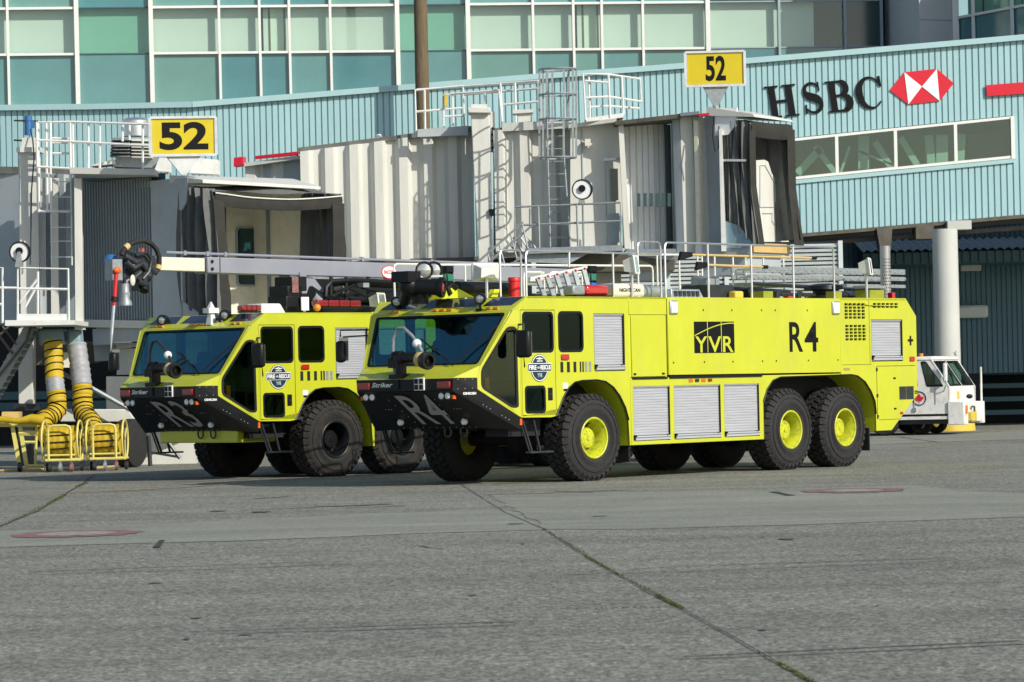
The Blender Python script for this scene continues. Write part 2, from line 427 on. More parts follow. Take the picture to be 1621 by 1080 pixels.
gpoly([(-140, 872), (0, 867), (130, 863), (400, 856), (690, 844), (862, 839), (820, 812), (790, 806), (560, 815), (260, 829), (0, 842), (-140, 848)], 'concrete_strip', 'apron_smooth', jag=.05)
gpoly([(772, 783), (900, 781), (1200, 776), (1440, 768), (1520, 777), (1700, 784), (1760, 812), (1621, 819), (1300, 830), (990, 839), (868, 838), (815, 808)], 'concrete_strip', 'apron_smooth', jag=.05)
gpoly([(1330, 706), (1480, 700), (1621, 696), (1760, 690), (1760, 678), (1621, 681), (1390, 694), (1330, 698)], 'concrete_strip', 'apron_smooth', z=.004)
def joint(px, w, name='joint_line', m='joint_dark', z=.010, wig=.01):
    pts = [onground(x, y) for x, y in px]; dense = []
    for a, b in zip(pts, pts[1:]):
        n = max(1, int((b-a).length/.6)); dense += [a.lerp(b, k/n) for k in range(n)]
    dense.append(pts[-1]); L = []; Rr = []
    for i, p in enumerate(dense):
        d = (dense[min(i+1, len(dense)-1)]-dense[max(i-1, 0)]).normalized(); nrm = Vector((-d.y, d.x, 0)); o = random.uniform(-wig, wig); ww = w*random.uniform(.7, 1.2)
        q = p+nrm*o; L.append((q.x+nrm.x*ww/2, q.y+nrm.y*ww/2, z)); Rr.append((q.x-nrm.x*ww/2, q.y-nrm.y*ww/2, z))
    mb = MB(); mb.sheet([L, Rr]); o = mb.build(name, m, origin=(0, 0, 0)); o['kind'] = 'structure'; return o
joint([(728, 766), (745, 777), (800, 812), (862, 839), (935, 886), (1040, 945), (1075, 962), (1160, 1010), (1230, 1050), (1300, 1090), (1360, 1125)], .012, wig=.004)
joint([(-60, 862), (0, 834), (60, 810), (95, 788), (132, 765), (150, 752)], .03)
joint([(1075, 962), (1250, 955), (1621, 945), (1800, 940)], .006, m='mark_pale'); joint([(540, 970), (700, 966), (900, 962), (1075, 962)], .012)
joint([(1224, 779.5), (1252, 785.5)], .12)
joint([(248, 868), (258, 856)], .08); joint([(1420, 692), (1484, 700.5)], .05)
# weeds growing in the joints
w = MB(); rw = random.Random(3)
def weeds(px, dens, spread, hmax):
    pts = [onground(x, y) for x, y in px]
    for a, b in zip(pts, pts[1:]):
        n = int((b-a).length*dens)
        for k in range(n):
            p = a.lerp(b, rw.random())+Vector((rw.gauss(0, spread), rw.gauss(0, spread), .006)); h = rw.uniform(.2, 1)*hmax; a_ = rw.uniform(0, 6.28); r_ = rw.uniform(.5, 1)*hmax
            tip_ = p+Vector((math.cos(a_)*r_, math.sin(a_)*r_, h)); s_ = Vector((-math.sin(a_), math.cos(a_), 0))*.006
            w.add([p-s_, p+s_, tip_], [(0, 1, 2)])
weeds([(925, 880), (965, 903)], 260, .008, .012); weeds([(1040, 943), (1080, 965)], 500, .010, .014); weeds([(1230, 1050), (1290, 1084)], 400, .008, .012)
weeds([(880, 966), (1075, 962)], 120, .008, .010); weeds([(80, 797), (104, 784)], 110, .02, .03); weeds([(122, 772), (138, 764)], 80, .02, .03); weeds([(0, 835), (80, 797)], 25, .02, .03); weeds([(745, 893), (830, 890)], 40, .012, .02); weeds([(965, 903), (1040, 943)], 40, .01, .02); weeds([(860, 838), (930, 880)], 30, .01, .02)
o = w.build('weeds', 'moss', origin=(0, 0, 0)); o['kind'] = 'stuff'
# painted marks and stains
def gell(cx, cy, rx, ry, name, m, z, hole=0, jag=.04):
    c = onground(cx, cy); e = onground(cx+rx, cy); t = onground(cx, cy-ry); a = (e-c).length; b = (t-c).length; n = 40; rr = random.Random(int(cx))
    ring = lambda k: [(c.x+a*k*math.cos(2*math.pi*i/n)*(1+rr.uniform(-jag, jag)), c.y+b*k*math.sin(2*math.pi*i/n)*(1+rr.uniform(-jag, jag)), z) for i in range(n)]
    mb = MB(); o_ = ring(1)
    if hole:
        i_ = ring(hole); mb.add(o_+i_, [(i, (i+1) % n, n+(i+1) % n, n+i) for i in range(n)])
    else: mb.add(o_, [tuple(range(n))])
    q = mb.build(name, m, origin=(0, 0, 0)); q['kind'] = 'structure'; return q
gell(120, 846, 84, 5.2, 'red_ring_marking', 'mark_red', .010, .60, .10); gell(120, 846, 52, 3.0, 'pale_marking', 'mark_pale', .012, 0, .12)
gell(1352, 777.5, 68, 3.6, 'red_ring_marking', 'mark_red', .010, .60, .12); gell(1352, 777.5, 40, 2.0, 'pale_marking', 'mark_pale', .012, 0, .15)
joint([(0, 786), (120, 781), (290, 772), (330, 769), (450, 763)], .13, 'orange_line_marking', 'mark_orange', .008); joint([(1435, 710), (1500, 705.5), (1560, 702.5), (1621, 700)], .10, 'orange_line_marking', 'mark_orange', .008)
for (x0, y0, x1, y1, wd) in ((380, 808, 500, 804, .10), (500, 803, 620, 798.5, .22), (545, 805, 640, 801, .12), (400, 790, 460, 786, .10), (765, 784, 940, 779.5, .10), (880, 779, 1000, 776, .15), (665, 865, 700, 869, .04)):
    joint([(x0, y0), ((x0+x1)/2, (y0+y1)/2+.4), (x1, y1)], wd, 'tyre_scuff', 'oil_stain', .007, .03)

rsp = random.Random(21)
for k in range(14):
    x, y = rsp.uniform(60, 1580), rsp.uniform(800, 1060); gell(x, y, rsp.uniform(3, 12), rsp.uniform(.5, 1.3), 'oil_spot', 'oil_stain', .008, 0, .35)
for (x0, y0, x1, y1) in ((60, 905, 560, 888), (900, 905, 1500, 884), (300, 1000, 820, 985), (1080, 1040, 1621, 1015)):
    for dy in (0, 5): joint([(x0, y0+dy), ((x0+x1)/2+rsp.uniform(-40, 40), (y0+y1)/2+dy+rsp.uniform(-1, 1)), (x1, y1+dy)], .05, 'faint_tyre_mark', 'faint_mark', .006, .03)
# ================================================================ terminal building
FP = at(810, 60, 116); fd = Vector((1, .10, 0)).normalized(); fn = Vector((fd.y, -fd.x, 0))      # facade line, normal to the camera
def fac(x, y, off=0.0): return onplane(x, y, FP+fn*off, fn)
base = fac(700, 560); base.z = 0
TB = thing('terminal_building', 'glass fronted terminal with green and white window bays behind the walkway', 'terminal', tuple(base))
nf = V(fn)
def fquad(px, off, t, name, m, lab=None, parent=None, lean=0):
    mb = MB(); P = [fac(x, y, off) for x, y in px]; mb.plate(P, (), -nf*t); return mb.build(name, m, parent or TB, label=lab)
# x of a mullion shifts with height because the camera is rolled: XV(x at y=0, y)
def XV(x, y): return x+.0235*y*(1-.35*max(0, (x-700))/900)
def HY(x, y): return y-.0095*(x-30)          # a horizontal line's height at x, given at x=30
rows = [(-150, -60), (-60, 13.5), (13.5, 86.5), (86.5, 170), (170, 260), (260, 340)]
mull = [(-107, 0), (11, 0), (120, 1), (238, 1), (346, 0), (410, 0), (457, 0), (522, 0), (628, 1), (740, 1), (843, 0), (907, 0), (952, 0), (1017, 0), (1120, 1), (1233, 2), (1337, 2), (1395, 2)]
kinds = {2: 'g', 8: 'g', 14: 'g', 15: 'h', 16: 'n'}
def cell(i, j, inset=0): # px corners
    x0, x1 = mull[i][0], mull[i+1][0]; y0, y1 = rows[j]
    return [(XV(x0, y0), HY(x0, y0)), (XV(x1, y0), HY(x1, y0)), (XV(x1, y1), HY(x1, y1)), (XV(x0, y1), HY(x0, y1))]
rb = random.Random(5)
for i in range(len(mull)-1):
    kd = kinds.get(i, 'w')
    for j in range(len(rows)):
        c = cell(i, j)
        if j in (2, 5, 0) and kd in 'wgh':
            fquad(c, -.02, .02, 'window_pane', 'bay_glass')
            x0, x1 = mull[i][0], mull[i+1][0]; y0, y1 = rows[j]
            bm = 'blind_green' if (kd == 'g' and i != 14) else 'blind'
            xa, xb = x0+1, x1-1
            if kd == 'h': xb = x0+(x1-x0)*.52
            if i in (5, 11):        # bay with a gap in the blinds and two dark reveals
                for (u, v, m_) in ((.0, .12, 'interior_dark'), (.12, .28, 'blind'), (.28, .36, 'brown_steel'), (.36, .80, 'blind_cream'), (.80, .88, 'brown_steel'), (.88, 1.0, 'blind')):
                    q0, q1 = x0+(x1-x0)*u, x0+(x1-x0)*v
                    fquad([(XV(q0, y0), HY(q0, y0)), (XV(q1, y0), HY(q1, y0)), (XV(q1, y1), HY(q1, y1)), (XV(q0, y1), HY(q0, y1))], -.30, .01, 'blind', m_)
            else:
                fquad([(XV(xa, y0), HY(xa, y0)), (XV(xb, y0), HY(xb, y0)), (XV(xb, y1), HY(xb, y1)), (XV(xa, y1), HY(xa, y1))], -.28, .01, 'blind', bm)
        else:
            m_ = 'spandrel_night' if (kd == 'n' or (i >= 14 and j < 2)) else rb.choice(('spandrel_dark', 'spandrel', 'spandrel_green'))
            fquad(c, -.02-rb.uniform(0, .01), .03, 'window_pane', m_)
# reveals between blinds and glass: dark void behind
q = MB(); P = [fac(-140, -160, -.6), fac(1400, -160, -.6), fac(1400, 345, -.6), fac(-140, 345, -.6)]; q.plate(P, (), -nf*.3); q.build('inner_wall', 'interior_dark', TB)
for i, (x, k) in enumerate(mull):
    wpx = (4, 7, 4)[k]; y0, y1 = -150, 345; m_ = 'mullion_grey' if k == 2 else 'mullion'
    fquad([(XV(x, y0)-wpx/2, HY(x, y0)), (XV(x, y0)+wpx/2, HY(x, y0)), (XV(x, y1)+wpx/2, HY(x, y1)), (XV(x, y1)-wpx/2, HY(x, y1))], .16 if k == 1 else .12, .26 if k == 1 else .20, 'mullion', m_)
for i in range(len(mull)-1):
    kd = kinds.get(i, 'w')
    for y in (-150, -60, 13.5, 86.5, 170, 260, 340):
        x0, x1 = mull[i][0]+2, mull[i+1][0]-2; h = 1.9 if kd == 'w' else .9; off = .10 if kd == 'w' else .01
        m_ = 'mullion' if kd == 'w' else ('teal_dark' if kd == 'g' and i != 14 else 'mullion_grey')
        fquad([(XV(x0, y), HY(x0, y)-h), (XV(x1, y), HY(x1, y)-h), (XV(x1, y), HY(x1, y)+h), (XV(x0, y), HY(x0, y)+h)], off, .15, 'transom', m_)
# corner pier and right wing
pa = fac(1394, 60, .0); A0 = at(1394, 60, 118.5); A1 = at(1456, 60, 113.0); A2 = at(1511, 60, 113.6); A3 = at(1640, 60, 109.5)
zlo, zhi = 4.0, 17.0
q = MB(); q.hexa([(A0.x, A0.y, 0), (A1.x, A1.y, 0), (A2.x, A2.y, 0), (A2.x, A2.y+3, 0)], [(A0.x, A0.y, zhi), (A1.x, A1.y, zhi), (A2.x, A2.y, zhi), (A2.x, A2.y+3, zhi)]); q.build('corner_pier', 'concrete_panel', TB)
zs = at(1480, 30, 113).z
q = MB(); q.bar((A1.x, A1.y-.01, zs), (A2.x, A2.y-.01, zs), .02, .03); q.build('panel_joint', 'mullion_grey', TB)
q = MB(); q.box(A2.x-.06, A2.x+.14, A2.y-.10, A2.y+.1, 0, zhi); q.build('mullion', 'mullion', TB)
wd = (V(A3)-V(A2)); wd.z = 0; wl = wd.length; wd.normalize(); wnn = Vector((wd.y, -wd.x, 0))
def wp(t, z, o=0): return (A2.x+.14+wd.x*t+wnn.x*o, A2.y+wd.y*t+wnn.y*o, z)
zr = [3, 6.0, 8.3, at(1560, 86, 112).z-.0, at(1560, 19.5, 112).z, 13.6, 15.5, 17]
zr = [7.4, 9.45, at(1560, 19.5, 112).z, 14.0, 15.7]
tr_ = [0, .92, 3.1, 5.3, 7.5]
for a, b in zip(tr_, tr_[1:]):
    for k, (c, d) in enumerate(zip(zr, zr[1:])):
        q = MB(); q.plate([wp(a, c), wp(b, c), wp(b, d), wp(a, d)], (), wnn*-.03); q.build('window_pane', ['spandrel_dark', 'spandrel_dark', 'bay_glass', 'spandrel'][k], TB)
        if k == 2: q = MB(); q.plate([wp(a+.1, c, -.3), wp(b, c, -.3), wp(b, d, -.3), wp(a+.1, d, -.3)], (), wnn*-.01); q.build('blind', 'blind_green', TB)
for a in tr_: q = MB(); q.bar(wp(a, 7.4, .05), wp(a, 15.7, .05), .10, .12); q.build('mullion', 'mullion', TB)
for c in zr: q = MB(); q.bar(wp(0, c, .04), wp(7.5, c, .04), .10, .08); q.build('transom', 'mullion', TB)
q = MB(); q.plate([wp(0, 7.4, -.5), wp(7.5, 7.4, -.5), wp(7.5, 15.7, -.5), wp(0, 15.7, -.5)], (), wnn*-.2); q.build('inner_wall', 'interior_dark', TB)

# ---------------------------------------------------------------- ground floor of the terminal (in the shade behind)
LW = thing('ground_floor_wall', 'dark teal ribbed ground floor wall with awning and open dock under the walkway', 'wall', tuple(at(1500, 600, 107)))
def lw(x, y, Y=107): return at(x, y, Y)
zt = 7.2; z_dock = lw(1500, 592).z
pL, pR = lw(1090, 500), lw(2300, 500)
MB().corr((pL.x, 107), (pR.x, 107), (zt, zt), (z_dock, z_dock), .15, .04).build('cladding', 'teal_lower_shaded', LW)
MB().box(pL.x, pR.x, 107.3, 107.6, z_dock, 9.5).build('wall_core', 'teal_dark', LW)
pl2 = lw(-80, 500)
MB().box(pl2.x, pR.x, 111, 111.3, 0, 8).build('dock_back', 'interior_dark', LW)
for k, z in enumerate((.35, .75, 1.15, 1.55)): MB().box(lw(1520, 600).x, pR.x, 108.0, 108.2, z-.05, z+.09).build('dock_rail', 'teal_dark', LW)
for y in (625, 642): 
    z = at(100, y, 108).z; MB().box(at(-60, y, 108).x, at(340, y, 108).x, 108, 108.2, z-.12, z+.12).build('dock_rail', 'teal_dark', LW)
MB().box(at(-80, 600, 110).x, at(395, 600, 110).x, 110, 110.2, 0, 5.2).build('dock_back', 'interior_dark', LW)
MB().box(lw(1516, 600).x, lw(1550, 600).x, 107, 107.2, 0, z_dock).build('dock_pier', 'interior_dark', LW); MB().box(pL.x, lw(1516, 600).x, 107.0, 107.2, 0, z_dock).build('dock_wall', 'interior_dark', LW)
# awning
za, zb = at(1500, 391, 105).z, at(1500, 415, 105).z
aL, aR = at(1366, 400, 104.3), at(1760, 400, 104.3)
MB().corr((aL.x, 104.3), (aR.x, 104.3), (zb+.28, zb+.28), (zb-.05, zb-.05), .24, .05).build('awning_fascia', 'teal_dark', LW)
mb = MB(); n = int((aR.x-aL.x)/.12); rowf = []; rowb = []
for k in range(n): 
    x = aL.x+k*.12; h = .04 if k % 2 else -.04; rowf.append((x, 104.15, zb+.34+h)); rowb.append((x, 107, zb+.75+h))
mb.sheet([rowf, rowb]); mb.build('awning_roof', 'louvre', LW)
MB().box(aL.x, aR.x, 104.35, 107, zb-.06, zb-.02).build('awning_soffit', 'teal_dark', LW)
wl_ = at(1534, 492, 106.8); MB().box(wl_.x-.55, wl_.x+.55, 106.6, 106.95, wl_.z-.22, wl_.z+.16).build('wall_lamp', 'louvre', LW, bevel=.08)
wl_ = at(1536, 424, 106.8); MB().box(wl_.x-.3, wl_.x+.3, 106.6, 106.95, wl_.z-.1, wl_.z+.1).build('wall_lamp', 'louvre', LW, bevel=.03)
# louvred plant wall
LV = thing('louvre_wall', 'pale grey wall of horizontal louvres behind the roof of truck R4', 'louvre wall', tuple(onplane(1200, 640, Vector((0, 98.5, 0)), Vector((0, 1, 0)))))
xl, xr = at(845, 430, 98.5).x, at(1331, 430, 98.5).x
ztop, zbot = at(1200, 384, 98.5).z, at(1200, 560, 98.5).z
MB().box(xl, xr, 98.75, 98.9, 0, ztop).build('backing', 'interior_dark', LV)
nl = int((ztop-zbot)/.115)
for k in range(nl):
    z = zbot+k*.115; MB().add([(xl, 98.7, z+.10), (xr, 98.7, z+.10), (xr, 98.48, z+.05), (xl, 98.48, z+.05), (xl, 98.5, z-.01), (xr, 98.5, z-.01)], [(0, 1, 2, 3), (3, 2, 5, 4)]).build('louvre_blade', 'louvre', LV)
for x in (845, 958, 1057, 1150, 1331): p = at(x, 430, 98.5).x; MB().box(p-.06, p+.06, 98.43, 98.6, 0, ztop).build('post', 'louvre', LV)

# ================================================================ elevated walkway with ribbed cladding
BY = 100.0
def bp(x, y, off=0.0): return at(x, y, BY-off)
top = [(-140, 177), (0, 166.5), (140, 165), (305, 161.5), (470, 148.5), (627, 135.6), (850, 117.3), (1020, 105), (1188, 92), (1360, 77.5), (1500, 65.5), (1621, 55), (1780, 41), (2500, -22)]
def topy(x):
    for (a, ya), (b, yb_) in zip(top, top[1:]):
        if x <= b: return ya+(yb_-ya)*(x-a)/(b-a)
    return top[-1][1]
def boty(x): return topy(x)+(284 if x < 1621 else 286)-.02*max(0, 1250-x)*.3
BW = thing('elevated_walkway', 'long pale teal ribbed passenger walkway crossing behind the jet bridges', 'walkway', (at(1000, 200, BY).x, BY, at(1000, 380, BY).z))
segs = [-140, 0, 140, 305, 470, 627, 740, 850, 1020, 1188, 1252, 1321, 1414, 1509, 1600, 1690, 1780, 2000, 2250, 2500]
wt = lambda x: 222.3+(187.3-222.3)*(x-1252.6)/(1596.4-1252.6)
wb = lambda x: 281.5+(247.5-281.5)*(x-1252.6)/(1602.4-1252.6)
for a, b in zip(segs, segs[1:]):
    A, B_ = bp(a, topy(a)), bp(b, topy(b)); Ya = BY+(305-a)*.003 if a < 305 else BY; Yb = BY+(305-b)*.003 if b < 305 else BY
    p0, p1 = at(a, topy(a), Ya), at(b, topy(b), Yb)
    pit = .170
    zc = lambda x, y, Y: at(x, y, Y).z
    if a >= 1188 and b <= 1600:
        MB().corr((p0.x, p0.y), (p1.x, p1.y), (zc(a, topy(a)+8, Ya), zc(b, topy(b)+8, Yb)), (zc(a, wt(a)-4, Ya), zc(b, wt(b)-4, Yb)), pit, .048).build('cladding_panel', 'teal_clad', BW)
        MB().corr((p0.x, p0.y), (p1.x, p1.y), (zc(a, wb(a)+9, Ya), zc(b, wb(b)+9, Yb)), (zc(a, boty(a), Ya), zc(b, boty(b), Yb)), pit, .048).build('cladding_panel', 'teal_clad', BW)
        # window: frame, pane, sill
        X0, X1 = p0.x, p1.x; zt0, zt1, zb0, zb1 = zc(a, wt(a)-3, Ya), zc(b, wt(b)-3, Yb), zc(a, wb(a)+3, Ya), zc(b, wb(b)+3, Yb)
        fw = .075
        outer = [(X0, BY-.03, zb0), (X1, BY-.03, zb1), (X1, BY-.03, zt1), (X0, BY-.03, zt0)]
        inner = [(X0+fw*.6, BY-.03, zb0+fw), (X1-fw*.6, BY-.03, zb1+fw), (X1-fw*.6, BY-.03, zt1-fw), (X0+fw*.6, BY-.03, zt0-fw)]
        f_ = MB().plate(outer, [inner], (0, .12, 0)).build('window_frame', 'mullion', BW)
        MB().plate([(p[0], BY+.03, p[2]) for p in inner], (), (0, .01, 0)).build('window_pane', 'bridge_glass', f_)
        MB().bar((X0, BY-.03, zb0-.07), (X1, BY-.03, zb1-.07), .06, .11).build('sill', 'teal_trim', BW)
    else:
        MB().corr((p0.x, p0.y), (p1.x, p1.y), (zc(a, topy(a)+8, Ya), zc(b, topy(b)+8, Yb)), (zc(a, boty(a), Ya), zc(b, boty(b), Yb)), pit, .048).build('cladding_panel', 'teal_clad', BW)
    t0, t1 = Vector((p0.x, p0.y-.06, zc(a, topy(a)+4.5, Ya))), Vector((p1.x, p1.y-.06, zc(b, topy(b)+4.5, Yb)))
    MB().bar(t0, t1, .16, .155).build('parapet_cap', 'teal_trim', BW)
    e0, e1 = Vector((p0.x, p0.y, zc(a, boty(a), Ya))), Vector((p1.x, p1.y, zc(b, boty(b), Yb)))
    MB().hexa([(e0.x, e0.y-.02, e0.z-.10), (e1.x, e1.y-.02, e1.z-.10), (e1.x, e1.y+4, e1.z-.10), (e0.x, e0.y+4, e0.z-.10)], [(e0.x, e0.y-.02, e0.z-.002), (e1.x, e1.y-.02, e1.z-.002), (e1.x, e1.y+4, e1.z-.002), (e0.x, e0.y+4, e0.z-.002)]).build('soffit', 'brown_steel', BW)
    MB().hexa([(p0.x, p0.y+.1, zc(a, topy(a)+6, Ya)), (p1.x, p1.y+.1, zc(b, topy(b)+6, Yb)), (p1.x, p1.y+4, zc(b, topy(b)+6, Yb)), (p0.x, p0.y+4, zc(a, topy(a)+6, Ya))], [(p0.x, p0.y+.1, zc(a, topy(a)+4, Ya)), (p1.x, p1.y+.1, zc(b, topy(b)+4, Yb)), (p1.x, p1.y+4, zc(b, topy(b)+4, Yb)), (p0.x, p0.y+4, zc(a, topy(a)+4, Ya))]).build('roof', 'roof_dirty', BW)
    if not (a >= 1188 and b <= 1600):
        MB().hexa([(e0.x, p0.y+.3, e0.z), (e1.x, p1.y+.3, e1.z), (e1.x, p1.y+.4, e1.z), (e0.x, p0.y+.4, e0.z)], [(t0.x, p0.y+.3, t0.z), (t1.x, p1.y+.3, t1.z), (t1.x, p1.y+.4, t1.z), (t0.x, p0.y+.4, t0.z)]).build('inner_wall', 'teal_dark', BW)
    if b > 1188: MB().hexa([(e0.x, p0.y+3.8, e0.z), (e1.x, p1.y+3.8, e1.z), (e1.x, p1.y+3.9, e1.z), (e0.x, p0.y+3.9, e0.z)], [(t0.x, p0.y+3.8, t0.z), (t1.x, p1.y+3.8, t1.z), (t1.x, p1.y+3.9, t1.z), (t0.x, p0.y+3.9, t0.z)]).build('far_wall', 'mullion_grey', BW)
# window corner trim strip right of the windows
p = bp(1603, 218); MB().box(p.x-.05, p.x+.05, BY-.06, BY+.02, bp(1603, 252).z, bp(1603, 185).z).build('trim', 'mullion', BW)
# braces inside the windows
for (x0, y0, x1, y1, w_) in ((1262, 275, 1300, 235, .35), (1290, 232, 1322, 274, .25), (1330, 275, 1345, 232, .12), (1367, 215, 1367, 268, .5), (1385, 225, 1412, 268, .3), (1425, 218, 1452, 262, .3), (1470, 214, 1474, 262, .40), (1491, 214, 1491, 260, .55), (1520, 212, 1518, 256, .5), (1415, 262, 1360, 240, .1)):
    a, b = at(x0, y0, BY+.9), at(x1, y1, BY+.9); MB().bar(a, b, w_*.6, .12, up=(0, 1, 0)).build('brace', 'blind', BW)
for x in (1440, 1240, 1560): 
    a = at(x, 240, BY+2.5); MB().box(a.x-.5, a.x+.5, BY+2.4, BY+2.6, a.z-.3, a.z+.5).build('interior_panel', 'blind_green', BW)
# girder, brackets and column below
MB().hexa([(bp(1090, 400).x, BY+.5, bp(1090, 402).z), (bp(1780, 350).x, BY+.5, bp(1780, 351).z), (bp(1780, 350).x, BY+.8, bp(1780, 351).z), (bp(1090, 400).x, BY+.8, bp(1090, 402).z)],
          [(bp(1090, 400).x, BY+.5, bp(1090, 398).z+.02), (bp(1780, 350).x, BY+.5, bp(1780, 344).z), (bp(1780, 350).x, BY+.8, bp(1780, 344).z), (bp(1090, 400).x, BY+.8, bp(1090, 398).z+.02)]).build('girder', 'brown_steel', BW)
a = bp(1400, 382); MB().hexa([(a.x-.12, BY-.1, bp(1400, 398).z), (a.x+.16, BY-.1, bp(1400, 398).z), (a.x+.16, BY+.7, bp(1400, 398).z), (a.x-.12, BY+.7, bp(1400, 398).z)], [(a.x-.22, BY-.1, bp(1400, 361).z), (a.x+.22, BY-.1, bp(1400, 361).z), (a.x+.22, BY+.7, bp(1400, 361).z), (a.x-.22, BY+.7, bp(1400, 361).z)]).build('hanger_bracket', 'brown_steel', BW)
a = bp(1517, 358); MB().box(a.x-.33, a.x+.33, BY-.3, BY+.8, bp(1517, 364).z, bp(1517, 350).z).build('bearing_block', 'column_white', BW)
a = bp(1478, 365); MB().box(a.x-.5, a.x+.0, BY-.05, BY+.9, bp(1478, 378).z, bp(1478, 358).z).build('bearing_beam', 'brown_steel', BW)
# column
cx = at(1500, 560, 98.6); cz = bp(1500, 366).z
CO = thing('column', 'round off-white concrete column on a yellow base under the walkway', 'column', (cx.x, 98.6, 0))
MB().lathe([(.36, .18), (.345, cz), (0, cz)], (cx.x, 98.6, 0), (0, 0, 1), 36).build('shaft', 'column_white', CO, smooth=True)
MB().lathe([(.72, 0), (.70, .20), (.36, .22), (0, .22)], (cx.x, 98.6, 0), (0, 0, 1), 28).build('base', 'base_yellow', CO, smooth=True)
# wooden pole
pt, pb_ = at(663, -200, 98.9), at(673, 250, 98.9)
WP = MB(); WP.lathe([(.235, 0), (.20, 8), (.17, 17), (0, 17)], (at(668, 120, 98.9).x, 98.9, 0), (0, 0, 1), 18); tag(WP.build('wooden_pole', 'wood_pole', None, smooth=True, origin=(at(668, 120, 98.9).x, 98.9, 0)), 'tall weathered brown wooden pole standing in front of the glass terminal', 'pole')

# ---------------------------------------------------------------- bank sign on the walkway
SG = thing('bank_sign', 'HSBC lettering in black with a red and white hexagon on the teal walkway', 'sign', tuple(bp(1290, 190, .1)))
def sgp(x, y, off=.10): return bp(x, y, off)
_k = [0]
def letter(polys, ox, oy, sx, sy, name='letter'):
    # unit letter space, u right, v up; px placement with the slant of the photo
    for p in [0]:
        q = MB()
        for i, poly in enumerate(polys):
            _k[0] += 1; off = .05+.0021*(i % 7)
            P = [sgp(ox+u*sx-.155*v*sy, oy-.10*u*sx-v*sy, off) for u, v in poly]; q.plate(P, (), (0, .04, 0))
        q.build(name, 'letter_black', SG)
def ribbon(path, ws):
    L, Rr = [], []
    for i, (x, y) in enumerate(path):
        a = path[max(0, i-1)]; b = path[min(len(path)-1, i+1)]; dx, dy = b[0]-a[0], b[1]-a[1]; l = math.hypot(dx, dy) or 1; nx, ny = -dy/l, dx/l; w_ = ws[i]/2
        L.append((x+nx*w_, y+ny*w_)); Rr.append((x-nx*w_, y-ny*w_))
    return [[L[i], L[i+1], Rr[i+1], Rr[i]] for i in range(len(path)-1)]
def arcp(cx, cy, rx, ry, a0, a1, n): return [(cx+rx*math.cos(R(a0+(a1-a0)*i/n)), cy+ry*math.sin(R(a0+(a1-a0)*i/n))) for i in range(n+1)]
rect = lambda a, b, c, d: [(a, b), (c, b), (c, d), (a, d)]
H_ = [rect(.12, .04, .33, .96), rect(.67, .04, .88, .96), rect(.34, .46, .66, .54), rect(0, 0, .44, .05), rect(0, .95, .44, 1), rect(.56, 0, 1, .05), rect(.56, .95, 1, 1)]
letter(H_, 1217, 187.5, 49, 50)
pS = arcp(.50, .745, .36, .225, 35, 250, 14)[:-1]+arcp(.50, .27, .38, .24, 75, -150, 16); 
pS = arcp(.50, .745, .34, .225, 25, 230, 12)+[(.50, .52)]+arcp(.50, .265, .36, .235, 50, -155, 14)
nS = len(pS); wS = [.05+.17*math.exp(-((i/(nS-1)-.5)/.20)**2)+.05*abs(math.sin(i/(nS-1)*math.pi)) for i in range(nS)]
letter(ribbon(pS, wS)+[[(.80, .99), (.87, .99), (.87, .70), (.82, .70)], [(.11, .30), (.17, .30), (.15, .01), (.08, .01)]], 1274, 181, 33, 49)
B_ = [rect(.12, .04, .36, .96), rect(0, 0, .5, .05), rect(0, .95, .5, 1)]+ribbon([(.34, .965)]+arcp(.52, .745, .24, .222, 90, -90, 12)+[(.34, .52)], [.06]+[.07+.17*math.sin(i/12*math.pi) for i in range(13)]+[.06])+ribbon([(.34, .52)]+arcp(.56, .275, .30, .245, 90, -90, 12)+[(.34, .03)], [.06]+[.07+.19*math.sin(i/12*math.pi) for i in range(13)]+[.06])
letter(B_, 1313, 178.5, 41, 49)
C_ = arcp(.52, .5, .42, .47, 42, 322, 28); letter(ribbon(C_, [.04+.22*math.exp(-((i/28-.5)/.22)**2)+.0 for i in range(29)])+[[(.86, .99), (.93, .99), (.94, .66), (.88, .66), (.80, .80)]], 1360, 174.5, 43, 51)
hexp = [(1408.5, 143), (1431.5, 114.5), (1483, 109), (1510, 132), (1487.5, 160), (1438, 165.5)]; hc = (1459.5, 137.2)
Q = MB(); Q.plate([sgp(x, y, .045) for x, y in hexp], (), (0, .05, 0)); hx = Q.build('hexagon', 'sign_red', SG)
for tri in (((1431.5, 114.5), (1438, 165.5)), ((1483, 109), (1487.5, 160))):
    q = MB(); q.plate([sgp(*tri[0], .06), sgp(*tri[1], .06), sgp(*hc, .06)], (), (0, .01, 0)); q.build('white_triangle', 'sign_white', hx)
q = MB(); q.plate([sgp(1561, 135), sgp(1562.5, 152.5), sgp(1760, 138), sgp(1758, 119)], (), (0, .05, 0)); tag(q.build('red_band_sign', 'sign_red', None), 'red stripe sign panel at the right end of the teal walkway', 'sign')
